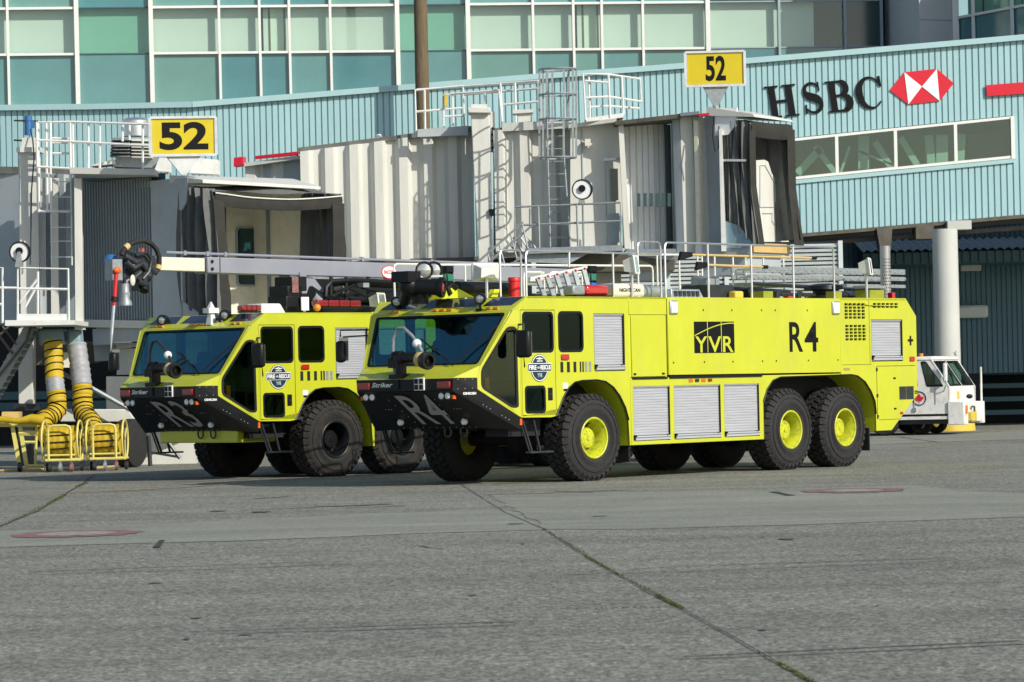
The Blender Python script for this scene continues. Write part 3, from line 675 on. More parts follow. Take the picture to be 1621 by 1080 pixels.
# ================================================================ fire trucks
W = 3.05; CT = W/2
_wheel_cache = {}
def make_wheel(truck, s, b, near, rim_mat, tyre_mat, turn=0.0):
    # origin at hub centre on the outer face; local y points inward
    key = (rim_mat, tyre_mat)
    if key not in _wheel_cache:
        prof_t = [(.29,.05),(.33,.02),(.40,.006),(.50,0),(.585,.02),(.645,.05),(.668,.09),(.672,.12),(.672,.45),(.668,.48),(.645,.52),(.585,.55),(.50,.57),(.36,.56),(.29,.52)]
        ty = MB(); ty.lathe(prof_t, (0, 0, 0), (0, 1, 0), 56, closed=True)
        NB = 34
        for k in range(NB):
            for row, (y0, y1) in enumerate(((.075, .20), (.205, .325), (.335, .455), (.46, .50))):
                a = 2*math.pi*(k+(.5 if row % 2 else 0))/NB; da = 2*math.pi/NB*.40
                r0, r1 = .66, .703 if row < 3 else .69
                sk = .035 if row % 2 else -.035
                def P(ang, r, y): return (r*math.cos(ang), y, r*math.sin(ang))
                ty.hexa([P(a-da+sk, r0, y0), P(a+da+sk, r0, y0), P(a+da-sk, r0, y1), P(a-da-sk, r0, y1)],
                        [P(a-da*.85+sk, r1, y0+.008), P(a+da*.85+sk, r1, y0+.008), P(a+da*.85-sk, r1, y1-.008), P(a-da*.85-sk, r1, y1-.008)])
            a = 2*math.pi*k/NB; da = 2*math.pi/NB*.33
            for (ya, yb) in ((.022, .08),):       # shoulder lugs
                def Q(ang, r, y): return (r*math.cos(ang), y, r*math.sin(ang))
                ty.hexa([Q(a-da, .60, .032), Q(a+da, .60, .032), Q(a+da, .66, .10), Q(a-da, .66, .10)],
                        [Q(a-da*.8, .625, .012), Q(a+da*.8, .625, .012), Q(a+da*.8, .70, .075), Q(a-da*.8, .70, .075)])
        for rr in (.545, .43, .455, .40):                          # rings moulded on the sidewall
            ty.lathe([(rr-.004, .012), (rr-.002, -.004), (rr+.002, -.004), (rr+.004, .012)], (0, 0, 0), (0, 1, 0), 48, closed=True)
        rm = MB(); rm.lathe([(.325,.03),(.332,.012),(.318,.004),(.300,.012),(.290,.05),(.272,.07),(.262,.20),(.250,.29),(.17,.30),(.17,.34),(.28,.36),(.30,.30),(.31,.1)], (0, 0, 0), (0, 1, 0), 48, closed=True)
        rm.lathe([(.0,.29),(.26,.29),(.26,.33),(0,.33)], (0, 0, 0), (0, 1, 0), 32)
        hb = MB(); hb.lathe([(.165,.30),(.165,.17),(.150,.145),(.145,.14),(.045,.135),(.04,.120),(.0,.120)], (0, 0, 0), (0, 1, 0), 32)
        for k in range(10):
            a = 2*math.pi*k/10; hb.tube((.115*math.cos(a), .145, .115*math.sin(a)), (.115*math.cos(a), .128, .115*math.sin(a)), .012, 6)
        nt_ = MB()
        for k in range(16):
            a = 2*math.pi*k/16; nt_.tube((.215*math.cos(a), .295, .215*math.sin(a)), (.215*math.cos(a), .255, .215*math.sin(a)), .016, 6)
        nt_.tube((.20, .27, .10), (.24, .19, .13), .012, 6)
        _wheel_cache[key] = (rm, ty, hb, nt_)
        w = rm.build('wheel', rim_mat, truck, smooth=True, origin=(0, 0, 0))
        t = ty.build('tyre', tyre_mat, None, smooth=False, origin=(0, 0, 0)); t.parent = w
        for p in t.data.polygons[:56*14]: p.use_smooth = True
        h = hb.build('hub', rim_mat, None, smooth=True, origin=(0, 0, 0)); h.parent = w
        n = nt_.build('wheel_nuts', 'dark_metal', None, origin=(0, 0, 0)); n.parent = w
        _wheel_cache[key] = w
    else:
        src = _wheel_cache[key]; w = src.copy(); COL.objects.link(w); w.parent = truck
        for ch in src.children:
            c = ch.copy(); COL.objects.link(c); c.parent = w; c.location = ch.location
    w.location = (s, b, .685); w.rotation_euler = (0, random.uniform(0, 6), (0 if near else math.pi)+turn)
    w.rotation_mode = 'XYZ'
    ORG[w.name] = Vector((s, b, .685))
    return w

def both(fn):   # run once for each side: maps lateral b and outward sign
    fn(lambda b: b, 1); fn(lambda b: W-b, -1)

def lamp_post_light(truck_parent, T, px, py, b, w=.30, h=.24, post_to=2.93, yaw=0.0, name='floodlight', back=False):
    c = T.side(px, py, b)
    m = MB(); x, y, z = c
    # housing: bigger face towards -b / forward
    fx, fy = math.cos(yaw), math.sin(yaw)       # face normal in (s,b)
    n = Vector((fx, fy, .12)).normalized(); side = Vector((-fy, fx, 0)); up = n.cross(side)*-1
    if up.z < 0: up = -up
    F_ = [c+n*.07+side*(i*w/2)+up*(j*h/2) for i, j in ((-1,-1),(1,-1),(1,1),(-1,1))]
    B_ = [c-n*.12+side*(i*w/2*.62)+up*(j*h/2*.62) for i, j in ((-1,-1),(1,-1),(1,1),(-1,1))]
    m.hexa(B_, F_)
    for k in range(4): m.bar(F_[k], F_[(k+1) % 4], .03)
    o = m.build(name, 'white_paint', truck_parent)
    g = MB(); G_ = [c+n*.074+side*(i*w/2*.86)+up*(j*h/2*.86) for i, j in ((-1,-1),(1,-1),(1,1),(-1,1))]
    g.plate(G_, (), n*.01); g.build('lens', 'lamp_glass', o)
    p = MB(); p.tube((x, y, z-h*.35), (x, y, post_to), .024, 8); p.bar((x, y, z-h*.42), (x, y, z-h*.62), .09, .03)
    p.build('post', 'bright_metal', o)
    return o

def signal_tower(truck, T, px, ptop, b):
    top = T.side(px, ptop, b); x, y, z = top; w = .15
    m = MB(); m.box(x-w/2-.01, x+w/2+.01, y-.06, y+.06, z-.10, z); m.box(x-w/2-.012, x-w/2+.01, y-.05, y+.05, z-.55, z-.1); m.box(x+w/2-.005, x+w/2+.012, y-.05, y+.05, z-.55, z-.1)
    m.box(x-w/2, x+w/2, y-.03, y+.05, z-.55, z-.1)
    o = m.build('signal_tower', 'black_satin', truck)
    for k, (c, dz) in enumerate((('green_lens', .13), ('blue_lens', .28), ('amber_lens', .43))):
        q = MB(); q.box(x-w/2+.012, x+w/2-.005, y-.065, y-.032, z-dz-.12+(.04 if k == 2 else 0), z-dz); q.build('lens', c, o, label=c.split('_')[0]+' lens', bevel=.01)
        q = MB(); q.box(x-w/2-.04, x-w/2-.013, y-.05, y+.04, z-dz-.12, z-dz)
        q.build('lens', c, o, label=c.split('_')[0]+' lens')
    return o

def fire_truck(T, label, code, axles, rim_mat, tyre_mat, rear_end):
    tr = thing('fire_truck', label, 'fire truck', tuple(T.o), T.th, 'airport crash tenders parked side by side', local=True)
    r2 = (lambda s, z: (s, 0, z))
    # -------- wheels, axles, chassis
    for k, s in enumerate(axles):
        st = -.05 if k == 0 else 0
        make_wheel(tr, s, 0.0, True, rim_mat, tyre_mat, st); make_wheel(tr, s, W, False, rim_mat, tyre_mat, st)
    m = MB()
    for s in axles: m = MB(); m.tube((s, .5, .685), (s, W-.5, .685), .12, 10); a_ = m.build('axle', 'black_matt', tr); MB().sphere((s, CT, .685), .27, 12, 8).build('differential', 'black_matt', a_)
    m = MB(); m.box(-1.8, rear_end-.6, .95, 1.15, .85, 1.15); m.box(-1.8, rear_end-.6, W-1.15, W-.95, .85, 1.15); m.box(-1.6, rear_end-.8, 1.0, W-1.0, 1.1, 1.5)
    m.box(1.1, 2.6, .5, 1.4, .62, 1.1); m.box(-1.75, -.95, .35, .8, .75, 1.04); m.build('chassis', 'black_matt', tr)
    # -------- cab side skins with door, windows and wheel arch
    arch1 = [(-1.10, 1.035), (-.98, 1.05), (-.90, 1.17), (-.80, 1.33), (-.66, 1.48), (-.49, 1.575), (-.30, 1.60), (.08, 1.605), (.30, 1.575), (.50, 1.48), (.66, 1.34), (.80, 1.15), (.88, .95), (.905, .54)]
    def cabside(B, sg):
        near = sg == 1; t = (0, .05*sg, 0)
        outer = [(-1.83, B(0), 1.045)]+[(s, B(0), z) for s, z in arch1]+[(.945, B(0), .54), (.945, B(0), 2.93), (-1.66, B(0), 2.93), (-1.83, B(0), 2.73)]
        door = [(-1.80, 1.065), (-.955, 1.065), (-.955, 2.72), (-1.80, 2.72)]
        f = lambda s, z: (s, B(0), z)
        win2 = rrect(-.87, -.25, 2.06, 2.69, .09, f)
        shut = [f(.03, 1.74), f(.83, 1.74), f(.83, 2.66), f(.03, 2.66)]
        MB().plate(outer, [[f(*p) for p in door], win2, shut], t).build('cab_side', 'yellow_paint', tr, bevel=.006)
        win1 = rrect(-1.755, -1.005, 2.06, 2.68, .08, f); low = rrect(-1.725, -1.235, 1.115, 1.525, .07, f)
        dm = MB().plate([f(-1.79, 1.078), f(-.966, 1.078), f(-.966, 2.71), f(-1.79, 2.71)], [win1, low], (0, .045*sg, 0)).build('door', 'yellow_paint', tr, bevel=.006)
        # black rubber surrounds and glass
        for (x0, x1, z0, z1, r) in ((-1.755, -1.005, 2.06, 2.68, .08), (-1.725, -1.235, 1.115, 1.525, .07)):
            g = lambda s, z: (s, B(-.004), z)
            fr_ = MB().plate(rrect(x0-.012, x1+.012, z0-.012, z1+.012, r, g), [rrect(x0+.028, x1-.028, z0+.028, z1-.028, r*.8, g)], (0, .03*sg, 0)).build('window_seal', 'black_satin', dm)
            g2 = lambda s, z: (s, B(.018), z)
            MB().plate(rrect(x0, x1, z0, z1, r, g2), (), (0, .008*sg, 0)).build('window_glass', 'side_glass', dm)
        g = lambda s, z: (s, B(-.004), z)
        MB().plate(rrect(-.88, -.24, 2.05, 2.70, .09, g), [rrect(-.84, -.28, 2.09, 2.66, .07, g)], (0, .03*sg, 0)).build('window_seal', 'black_satin', tr)
        g2 = lambda s, z: (s, B(.018), z)
        MB().plate(rrect(-.87, -.25, 2.06, 2.69, .08, g2), (), (0, .008*sg, 0)).build('window_glass', 'side_glass', tr)
        # door handle, vents, lights
        h = MB().box(-1.165, -1.055, B(-.012), B(.02), 1.30, 1.50).build('door_handle', 'black_satin', dm, bevel=.008)
        MB().box(-1.15, -1.07, B(-.02), B(-.012), 1.39, 1.41).build('latch', 'dark_metal', h)
        MB().box(-.825, -.635, B(-.03), B(0), 1.93, 2.02).build('marker_light', 'red_lens', tr, bevel=.012, label='red marker light above the vent slots')
        for k in range(7):
            x = -.84+[0, .165, .33, .49, .555, .62, .72][k]; w_ = [.07, .07, .07, .035, .035, .06, .06][k]
            MB().box(x, x+w_, B(-.004), B(.01), 1.735, 1.90).build('vent_slot', 'black_matt' if k < 5 else 'galvanised', tr)
        MB().box(-.79, -.66, B(-.003), B(.01), 1.48, 1.57).build('plate', 'white_paint', tr); MB().box(-.775, -.675, B(-.003), B(.01), 1.44, 1.475).build('plate', 'black_satin', tr)
        ib = lambda s, z: (s, B(.056), z); MB().plate([ib(s, z) for s, z in ((-1.82, 1.05), (-1.10, 1.05), (-.9, 1.2), (-.49, 1.6), (.9, 1.62), (.9, 2.88), (-1.62, 2.88), (-1.80, 2.72))], [rrect(-1.755, -1.005, 2.06, 2.68, .08, ib), rrect(-1.725, -1.235, 1.115, 1.525, .07, ib), rrect(-.87, -.25, 2.06, 2.69, .09, ib)], (0, .012*sg, 0)).build('inner_trim', 'cab_interior', tr)
        shutter(f_side=B, sg=sg, x0=.04, x1=.82, z0=1.75, z1=2.65, parent=tr)
        # liner of the wheel arch
        lm = MB(); rows = [[(s, B(d), z) for s, z in arch1[1:]] for d in (.0, .95)]
        lm.sheet(rows); lm.build('arch_liner', 'yellow_trim', tr, smooth=True)
        am = MB(); am.path([(s, B(-.008), z) for s, z in arch1[1:-1]], .013, 6); am.build('arch_moulding', 'black_satin', tr, smooth=True)
    def shutter(f_side, sg, x0, x1, z0, z1, parent):
        B = f_side
        m = MB(); m.box(x0, x1, B(.052), B(.06), z0, z1)
        n = int((z1-z0-.09)/.042)
        for k in range(n):
            za = z0+.09+k*(z1-z0-.09)/n; zb = za+(z1-z0-.09)/n
            m.add([(x0+.012, B(.035), za), (x1-.025, B(.035), za), (x1-.025, B(.026), za+.010), (x0+.012, B(.026), za+.010), (x1-.025, B(.026), zb-.006), (x0+.012, B(.026), zb-.006), (x1-.025, B(.036), zb), (x0+.012, B(.036), zb)],
                  [(0, 1, 2, 3), (3, 2, 4, 5), (5, 4, 6, 7)])
        o = m.build('roller_shutter', 'aluminium', parent)
        q = MB(); q.box(x0, x1, B(.0), B(.03), z0+.012, z0+.085); q.box(x0, x1, B(-.018), B(.0), z0+.058, z0+.075); q.build('pull_bar', 'aluminium', o, bevel=.005)
        q = MB(); q.box(x0-.015, x0+.045, B(-.03), B(0), z0+.07, z0+.10); q.box(x0-.015, x0+.01, B(-.03), B(0), z0+.02, z0+.10); q.box(x1-.10, x1-.07, B(-.022), B(0), z0+.085, z0+.10); q.build('catch', 'black_satin', o)
        q = MB(); q.box(x1-.024, x1+.004, B(.004), B(.05), z0, z1); q.build('shutter_track', 'black_satin', o)
        q = MB(); q.box(x0-.004, x0+.012, B(.004), B(.05), z0, z1); q.box(x0, x1, B(.006), B(.05), z1-.02, z1+.003); q.build('shutter_track', 'bright_metal', o)
    both(cabside)
    # -------- emblem on the near door
    f = lambda s, z: (s, -.008, z)
    e = MB().plate([(-1.367+.215*math.cos(a), -.006, 1.81+.215*math.sin(a)) for a in [2*math.pi*i/40 for i in range(40)]], (), (0, .004, 0)).build('emblem', 'emblem_navy', tr)
    q = MB().plate([(-1.367+.205*math.cos(2*math.pi*i/40), -.008, 1.81+.205*math.sin(2*math.pi*i/40)) for i in range(40)], [[(-1.367+.192*math.cos(2*math.pi*i/40), -.008, 1.81+.192*math.sin(2*math.pi*i/40)) for i in range(40)]], (0, .002, 0))
    q.plate([f(-1.66, 1.755), f(-1.075, 1.755), f(-1.075, 1.885), f(-1.66, 1.885)], (), (0, .003, 0)); q.build('emblem_ring', 'sign_white', e)
    MB().plate([(-1.65, -.013, 1.765), (-1.085, -.013, 1.765), (-1.085, -.013, 1.875), (-1.65, -.013, 1.875)], (), (0, .004, 0)).build('emblem_band', 'emblem_navy', e)
    q = MB(); tx = lambda x0, x1, z0, z1, b=-.016: (lambda u, v: (x0+(x1-x0)*u, b, z0+(z1-z0)*v))
    text_on(q, 'FIRE', tx(-1.635, -1.455, 1.785, 1.855), .03); text_on(q, 'AND', tx(-1.435, -1.375, 1.80, 1.835), .02); text_on(q, 'RESCUE', tx(-1.355, -1.10, 1.785, 1.855), .03)
    text_on(q, 'AIRPORT', tx(-1.44, -1.29, 1.905, 1.930, -.012), .03)
    q.plate([(-1.385, -.012, 1.94), (-1.367, -.012, 2.0), (-1.349, -.012, 1.94)], (), (0, .002, 0)); q.plate([(-1.47, -.012, 1.955), (-1.367, -.012, 1.975), (-1.264, -.012, 1.955), (-1.367, -.012, 1.945)], (), (0, .002, 0))
    q.build('emblem_lettering', 'sign_white', e)
    q = MB(); text_on(q, 'YVR', tx(-1.43, -1.305, 1.665, 1.73, -.012), .03); q.build('emblem_lettering', 'teal_trim', e)
    # -------- front of the cab
    def P(s, h, z, sg): return (s, CT-h*sg, z)          # sg=1: near side
    Y_ = 'yellow_paint'
    wsT, wsB = (-1.92, 1.43, 2.71), (-2.42, 1.21, 1.87)
    frame = [P(*wsT, 1), P(*wsT, -1), P(*wsB, -1), P(*wsB, 1)]
    n = (V(frame[1])-V(frame[0])).cross(V(frame[3])-V(frame[0])).normalized()
    if n.x > 0: n = -n
    def ins(k, l, r, t_, b_): # inset windshield outline
        TL, TR, BR, BL = [V(p) for p in (frame[1], frame[0], frame[3], frame[2])]
        L = lambda u, v: (TL*(1-u)+TR*u)*(1-v)+(BL*(1-u)+BR*u)*v
        return roundpoly([L(l, t_), L(1-r, t_), L(1-r, 1-b_), L(l, 1-b_)], .06)
    hole = ins(0, .035, .035, .045, .03)
    MB().plate(frame, [hole], -n*.05).build('windshield_frame', Y_, tr, bevel=.008); MB().plate([(-1.6, .08, 2.87), (.9, .08, 2.87), (.9, W-.08, 2.87), (-1.6, W-.08, 2.87)], (), (0, 0, -.02)).build('headliner', 'cab_interior', tr)
    MB().plate([p+n*.004 for p in ins(0, .028, .028, .035, .02)], [[p+n*.004 for p in ins(0, .045, .045, .065, .05)]], -n*.02).build('windshield_seal', 'black_satin', tr)
    MB().plate([p-n*.02 for p in hole], (), -n*.01).build('windshield', 'windshield', tr)
    # header, roof glass, pillars
    hT, rT = (-1.828, 1.475, 2.785), (-1.645, 1.525, 2.93)
    MB().hexa([P(-1.92, 1.43, 2.71, 1), P(-1.92, 1.43, 2.71, -1), P(-1.80, 1.43, 2.66, -1), P(-1.80, 1.43, 2.66, 1)], [P(*hT, 1), P(*hT, -1), P(-1.75, 1.475, 2.74, -1), P(-1.75, 1.475, 2.74, 1)]).build('header', Y_, tr)
    for k, (h0, h1, e0, e1) in enumerate(((-1.36, -.62, .10, .0), (-.50, .62, .0, .12), (.78, 1.36, .0, .12))):
        lerp = lambda h, v: Vector((hT[0]+(rT[0]-hT[0])*v, CT-h, hT[2]+(rT[2]-hT[2])*v))
        # panels lean with the yellow ribs between them
        a = [lerp(h0, .06), lerp(h1, .06), lerp(h1+e1, .94), lerp(h0+(.10 if k else .12), .94)]
        up = Vector((-.6, 0, .8))*.006
        MB().plate([p+up for p in a], (), -up*3).build('roof_glass', 'solar_blue', tr)
    MB().plate([P(*hT, 1), P(*hT, -1), P(*rT, -1), P(*rT, 1)], (), (.02, 0, -.03)).build('roof_front', Y_, tr)
    m = MB(); m.plate([(-1.64, .0, 2.93), (rear_end-.34, .0, 2.93), (rear_end-.34, W, 2.93), (-1.64, W, 2.93)], (), (0, 0, -.03)); m.build('roof', Y_, tr)
    m = MB()
    for h in (-1.1, -.95, -.15, 0, .15, .95, 1.1): m.box(-1.90, -1.855, CT-h-.045, CT-h+.045, 2.745, 2.775)
    m.build('marker_light', 'amber_lens', tr, label='row of amber lights above the windshield')
    def corner(sg):
        # canted quarter panel: vertical plane from (-2.48, h 1.19) to (-1.83, h 1.525)
        hz = lambda s: 1.19+(s+2.48)*.335/.65
        C = lambda s, z, o=0.0: Vector(P(s, hz(s)+o, z, sg))
        outer = [C(-2.43, 1.87), C(-1.93, 2.71), C(-1.832, 2.73), C(-1.832, 1.045), C(-2.48, 1.50), C(-2.48, 1.68)]
        g = roundpoly([C(-2.42, 1.80), C(-2.02, 2.46), C(-1.875, 2.46), C(-1.865, 1.20), C(-1.97, 1.20), C(-2.42, 1.52)], .07)
        nn = Vector((.335, -.65*sg, 0)).normalized()*-1
        if nn.x > 0: nn = -nn
        out = Vector((-.46, -sg*.89, 0))
        MB().plate(outer, [g], -out*.04).build('quarter_panel', Y_, tr, bevel=.006)
        g_in = roundpoly([C(-2.385, 1.79), C(-2.005, 2.425), C(-1.91, 2.425), C(-1.90, 1.235), C(-1.96, 1.235), C(-2.385, 1.54)], .06)
        MB().plate([p+out*.004 for p in g], [[p+out*.004 for p in g_in]], -out*.02).build('quarter_seal', 'black_satin', tr)
        MB().plate([p-out*.015 for p in g], (), -out*.008).build('quarter_glass', 'side_glass', tr)
        MB().plate([V(p)-out*.046 for p in outer], [[p-out*.046 for p in g]], -out*.01).build('quarter_trim', 'cab_interior', tr)
        # pillar filler between canted panel, header and roof corner
        MB().add([P(-1.92, 1.43, 2.71, sg), P(-1.828, 1.475, 2.785, sg), P(-1.645, 1.525, 2.93, sg), P(-1.83, 1.525, 2.73, sg), P(-1.75, 1.40, 2.66, sg)], [(0, 1, 3), (1, 2, 3), (0, 3, 4)]).build('roof_corner', Y_, tr)
        # hood wedge corners
        MB().add([P(-2.42, 1.21, 1.87, sg), P(-2.83, 1.0, 1.685, sg), P(-2.48, 1.19, 1.68, sg), P(-2.42, 1.21, 1.70, sg), P(-2.42, 1.0, 1.70, sg)], [(0, 1, 2), (0, 2, 3), (1, 4, 2)]).build('hood_corner', Y_, tr)
        # black bumper corner and skirt
        a1, a2 = P(-2.83, 1.0, 1.685, sg), P(-2.83, .985, 1.488, sg); c1, c2 = P(-2.48, 1.19, 1.678, sg), P(-2.48, 1.19, 1.50, sg)
        b1, d0, d1 = P(-1.95, .80, .89, sg), P(-1.83, 1.525, 1.043, sg), P(-1.83, 1.50, .86, sg)
        back = Vector((.12, .1*sg, 0))
        MB().add([a1, a2, c2, c1, P(-2.3, .95, 1.66, sg), P(-2.3, .95, 1.5, sg)], [(0, 1, 2, 3), (0, 3, 4), (1, 5, 2), (3, 2, 5, 4)]).build('bumper_corner', 'black_satin', tr)
        MB().add([a2, b1, d1, d0, c2, P(-1.8, 1.0, 1.0, sg)], [(0, 1, 2), (0, 2, 3, 4), (1, 5, 2), (2, 5, 3)]).build('bumper_skirt', 'black_satin', tr)
        m = MB()
        for k in range(3): 
            q = V(a1)*.8+V(c1)*.2; 
        for u in (.2, .5, .8):
            for v in (.12, .88):
                q = (V(a1)*(1-u)+V(c1)*u)*(1-v)+(V(a2)*(1-u)+V(c2)*u)*v; m.sphere(q, .011, 6, 4)
        for u in (.25, .32, .39, .62, .69, .76):
            q = V(a2)*(1-u)+V(d1)*u; q = q+(V(d0)-q)*.25; m.sphere(q+out*.012, .011, 6, 4)
        m.build('bolts', 'galvanised', tr, kind=None)
        # front lamps
        m = MB(); y0 = CT-.83*sg
        m.box(-2.875, -2.83, y0-.13, y0+.13, 1.525, 1.635); m.build('warning_light', 'dark_red_lens', tr, bevel=.015)
        hl = MB(); base = Vector((-2.76, CT-.78*sg, 1.41))
        for d in (-.06, .07): hl.lathe([(.052, 0), (.05, -.03), (.03, -.045), (0, -.05)], base+Vector((0, d, 0)), (1, 0, 0), 14)
        hl.build('headlight', 'clear_lens', tr, smooth=True)
        bz = MB()
        for d in (-.06, .07): bz.lathe([(.066, .02), (.066, -.02), (.055, -.02), (.055, .02)], base+Vector((0, d, 0)), (1, 0, 0), 14, closed=True)
        bz.build('headlight_bezel', 'dark_metal', tr)
        m = MB(); m.box(-2.78, -2.72, CT-.94*sg-.02, CT-.94*sg+.02, 1.36, 1.42); m.build('turn_signal', 'orange', tr)
        m = MB(); m.lathe([(.05, 0), (.05, -.05), (.03, -.07), (0, -.075)], (-2.16, CT-.66*sg, 1.0), (1, 0, 0), 14); m.build('fog_lamp', 'clear_lens', tr, smooth=True)
        # mirror
        mb_ = MB(); fwd = (-2.12, 1.84) if sg == 1 else (-2.30, 1.80)
        xs, hs = fwd; wm = .13 if sg == 1 else .085; mb_.box(xs-.06, xs+.06, CT-hs*sg-wm, CT-hs*sg+wm, 1.97, 2.40 if sg == 1 else 2.32); o = mb_.build('mirror', 'black_satin', tr, bevel=.05)
        q = MB(); q.path([(xs, CT-hs*sg, 2.38), (xs, CT-hs*sg, 2.49), (-1.86, CT-1.60*sg, 2.49), (-1.84, CT-1.5*sg, 2.49)], .016, 6); q.path([(xs, CT-(hs-.05)*sg, 2.38), (-1.84, CT-1.5*sg, 2.40)], .014, 6); q.build('mirror_arm', 'dark_metal', o)
        q = MB(); q.box(xs+.072, xs+.076, CT-hs*sg-.1, CT-hs*sg+.1, 2.0, 2.37); q.build('mirror_glass', 'lamp_glass', o)
        # step stirrups below the door
        q = MB(); b0 = CT-1.45*sg
        q.bar((-1.72, b0, 1.0), (-1.50, b0, .50), .03); q.bar((-1.45, b0, 1.0), (-1.30, b0, .50), .03); q.bar((-1.60, b0, .50), (-1.02, b0, .50), .10, .03); q.bar((-1.78, b0, 1.0), (-1.56, b0, .5), .02)
        q.build('step', 'dark_metal', tr)
        q = MB(); q.box(-1.855, -1.81, CT-1.49*sg-.03, CT-1.49*sg+.03, .93, 1.03); q.build('reflector', 'orange', tr)
    corner(1); corner(-1)
    # hood strip, front band, sloping skirt
    MB().plate([P(-2.42, 1.0, 1.87, 1), P(-2.42, 1.0, 1.87, -1), P(-2.83, 1.0, 1.685, -1), P(-2.83, 1.0, 1.685, 1)], (), (.01, 0, -.03)).build('hood', Y_, tr, bevel=.006)
    [MB().add([P(-2.42, 1.0, 1.87, g_), P(-2.42, 1.21, 1.87, g_), P(-2.83, 1.0, 1.685, g_)], [(0, 1, 2)]).build('hood_side', Y_, tr) for g_ in (1, -1)]
    m = MB(); m.hexa([P(-2.83, .985, 1.488, 1), P(-2.83, .985, 1.488, -1), P(-2.4, .985, 1.488, -1), P(-2.4, .985, 1.488, 1)], [P(-2.83, 1.0, 1.683, 1), P(-2.83, 1.0, 1.683, -1), P(-2.4, 1.0, 1.683, -1), P(-2.4, 1.0, 1.683, 1)])
    m.build('bumper', 'black_satin', tr, bevel=.01)
    m = MB()
    m.hexa([P(-1.95, .80, .89, 1), P(-1.95, .80, .89, -1), P(-1.90, .80, .89, -1), P(-1.90, .80, .89, 1)], [P(-2.83, .985, 1.486, 1), P(-2.83, .985, 1.486, -1), P(-2.2, .985, 1.486, -1), P(-2.2, .985, 1.486, 1)])
    m.build('approach_skirt', 'black_satin', tr)
    def sk(y, v, o=.012):  # point on the sloping skirt: y across, v 0 top..1 bottom
        return Vector((-2.83+.88*v, y, 1.486-.596*v))+Vector((-.56, 0, -.83))*o
    m = MB()
    for y in (-.5, .5):
        for v in (.2, .35, .5, .65, .8): m.sphere(sk(CT+y+.12*v*(1 if y < 0 else -1), v), .009, 6, 4)
    for k in range(12): m.sphere(sk(CT-.75+1.5*k/11, .95), .009, 6, 4)
    for h in (-.8, -.74, -.68, .62, .68, .74): m.sphere(sk(CT+h, .45), .009, 6, 4)
    m.build('bolts', 'galvanised', tr)
    q = MB(); text_on(q, code, lambda u, v: sk(CT+.28-.72*u, .07+.78*(1-v), .016), .01); q.build('fleet_number', 'letter_grey', tr, label='slanted grey '+code+' on the bumper skirt')
    # badge and pump panel in the band
    q = MB(); q.box(-2.85, -2.83, CT+.10, CT+.72, 1.52, 1.675); bd = q.build('badge_plate', 'black_satin', tr)
    q = MB(); text_on(q, 'Striker', lambda u, v: (-2.853, CT+.66-.42*u-.03*v, 1.56+.075*v), .02); q.build('badge_lettering', 'bright_metal', bd)
    q = MB(); q.box(-2.86, -2.83, CT-.43, CT-.22, 1.50, 1.70); o = q.build('grille', 'white_paint', tr, bevel=.01)
    for i in (0, 1):
        for j in (0, 1): MB().box(-2.865, -2.861, CT-.41+.1*i, CT-.335+.1*i, 1.515+.09*j, 1.59+.09*j).build('opening', 'black_matt', o)
    q = MB(); q.box(-2.66, -2.64, CT-1.17, CT-.98, 1.50, 1.52)
    q = MB(); text_on(q, 'OSHKOSH', lambda u, v: P(-2.70+.20*u-.0, 1.085+.095*u, 1.42+.04*v, 1), .04); q.build('maker_lettering', 'sign_white', tr)
    # wipers
    m = MB()
    for (h0, h1, v1) in ((.55, .0, .42), (-.75, -1.2, .2), (1.05, .75, .1)):
        pass
    wp = lambda h, v: V(P(wsB[0]+(wsT[0]-wsB[0])*v, h, wsB[2]+(wsT[2]-wsB[2])*v, 1))+n*.03
    for (h0, v0, h1, v1) in ((.62, .0, .02, .38), (.70, .02, 1.16, .55), (-.55, .0, -.05, .28)):
        m.path([wp(h0, v0), wp((h0+h1)/2, (v0+v1)/2+.03), wp(h1, v1)], .012, 5); m.bar(wp(h1-.3*(h1-h0), v1-.3*(v1-v0)), wp(h1+.35*(h1-h0), v1+.35*(v1-v0)), .02)
    m.build('wiper', 'black_matt', tr)
    # cab interior
    m = MB(); m.box(-1.95, .9, .25, W-.25, 1.05, 1.10); m.box(.86, .92, .1, W-.1, 1.1, 2.88); m.build('cab_floor', 'cab_interior', tr)
    m = MB(); m.hexa([(-2.40, .45, 1.3), (-1.95, .45, 1.3), (-1.95, W-.45, 1.3), (-2.40, W-.45, 1.3)], [(-2.36, .45, 1.72), (-1.98, .45, 1.78), (-1.98, W-.45, 1.78), (-2.36, W-.45, 1.72)]); m.build('dashboard', 'cab_interior', tr, bevel=.03)
    for (s, b) in ((-1.35, 1.0), (-1.35, CT+.1), (-1.35, 2.25), (-.35, .7), (-.35, 2.3)):
        m = MB(); m.box(s-.25, s+.25, b-.24, b+.24, 1.45, 1.6); m.hexa([(s+.15, b-.24, 1.6), (s+.29, b-.24, 1.6), (s+.29, b+.24, 1.6), (s+.15, b+.24, 1.6)], [(s+.28, b-.2, 2.3), (s+.38, b-.2, 2.3), (s+.38, b+.2, 2.3), (s+.28, b+.2, 2.3)])
        m.box(s-.1, s+.1, b-.1, b+.1, 1.1, 1.45); m.build('seat', 'seat_fabric', tr, bevel=.04)
    m = MB(); c = Vector((-1.93, CT+.7, 1.93)); ax = Vector((-.5, 0, -.86)).normalized(); x = Vector((0, 1, 0)); y = ax.cross(x)
    m.path([c+(x*math.cos(a)+y*math.sin(a))*.22 for a in [2*math.pi*i/18 for i in range(18)]], .018, 6, closed=True); m.tube(c, c+ax*.3, .03, 8); m.bar(c-x*.2, c+x*.2, .03); m.build('steering_wheel', 'black_satin', tr, smooth=True)
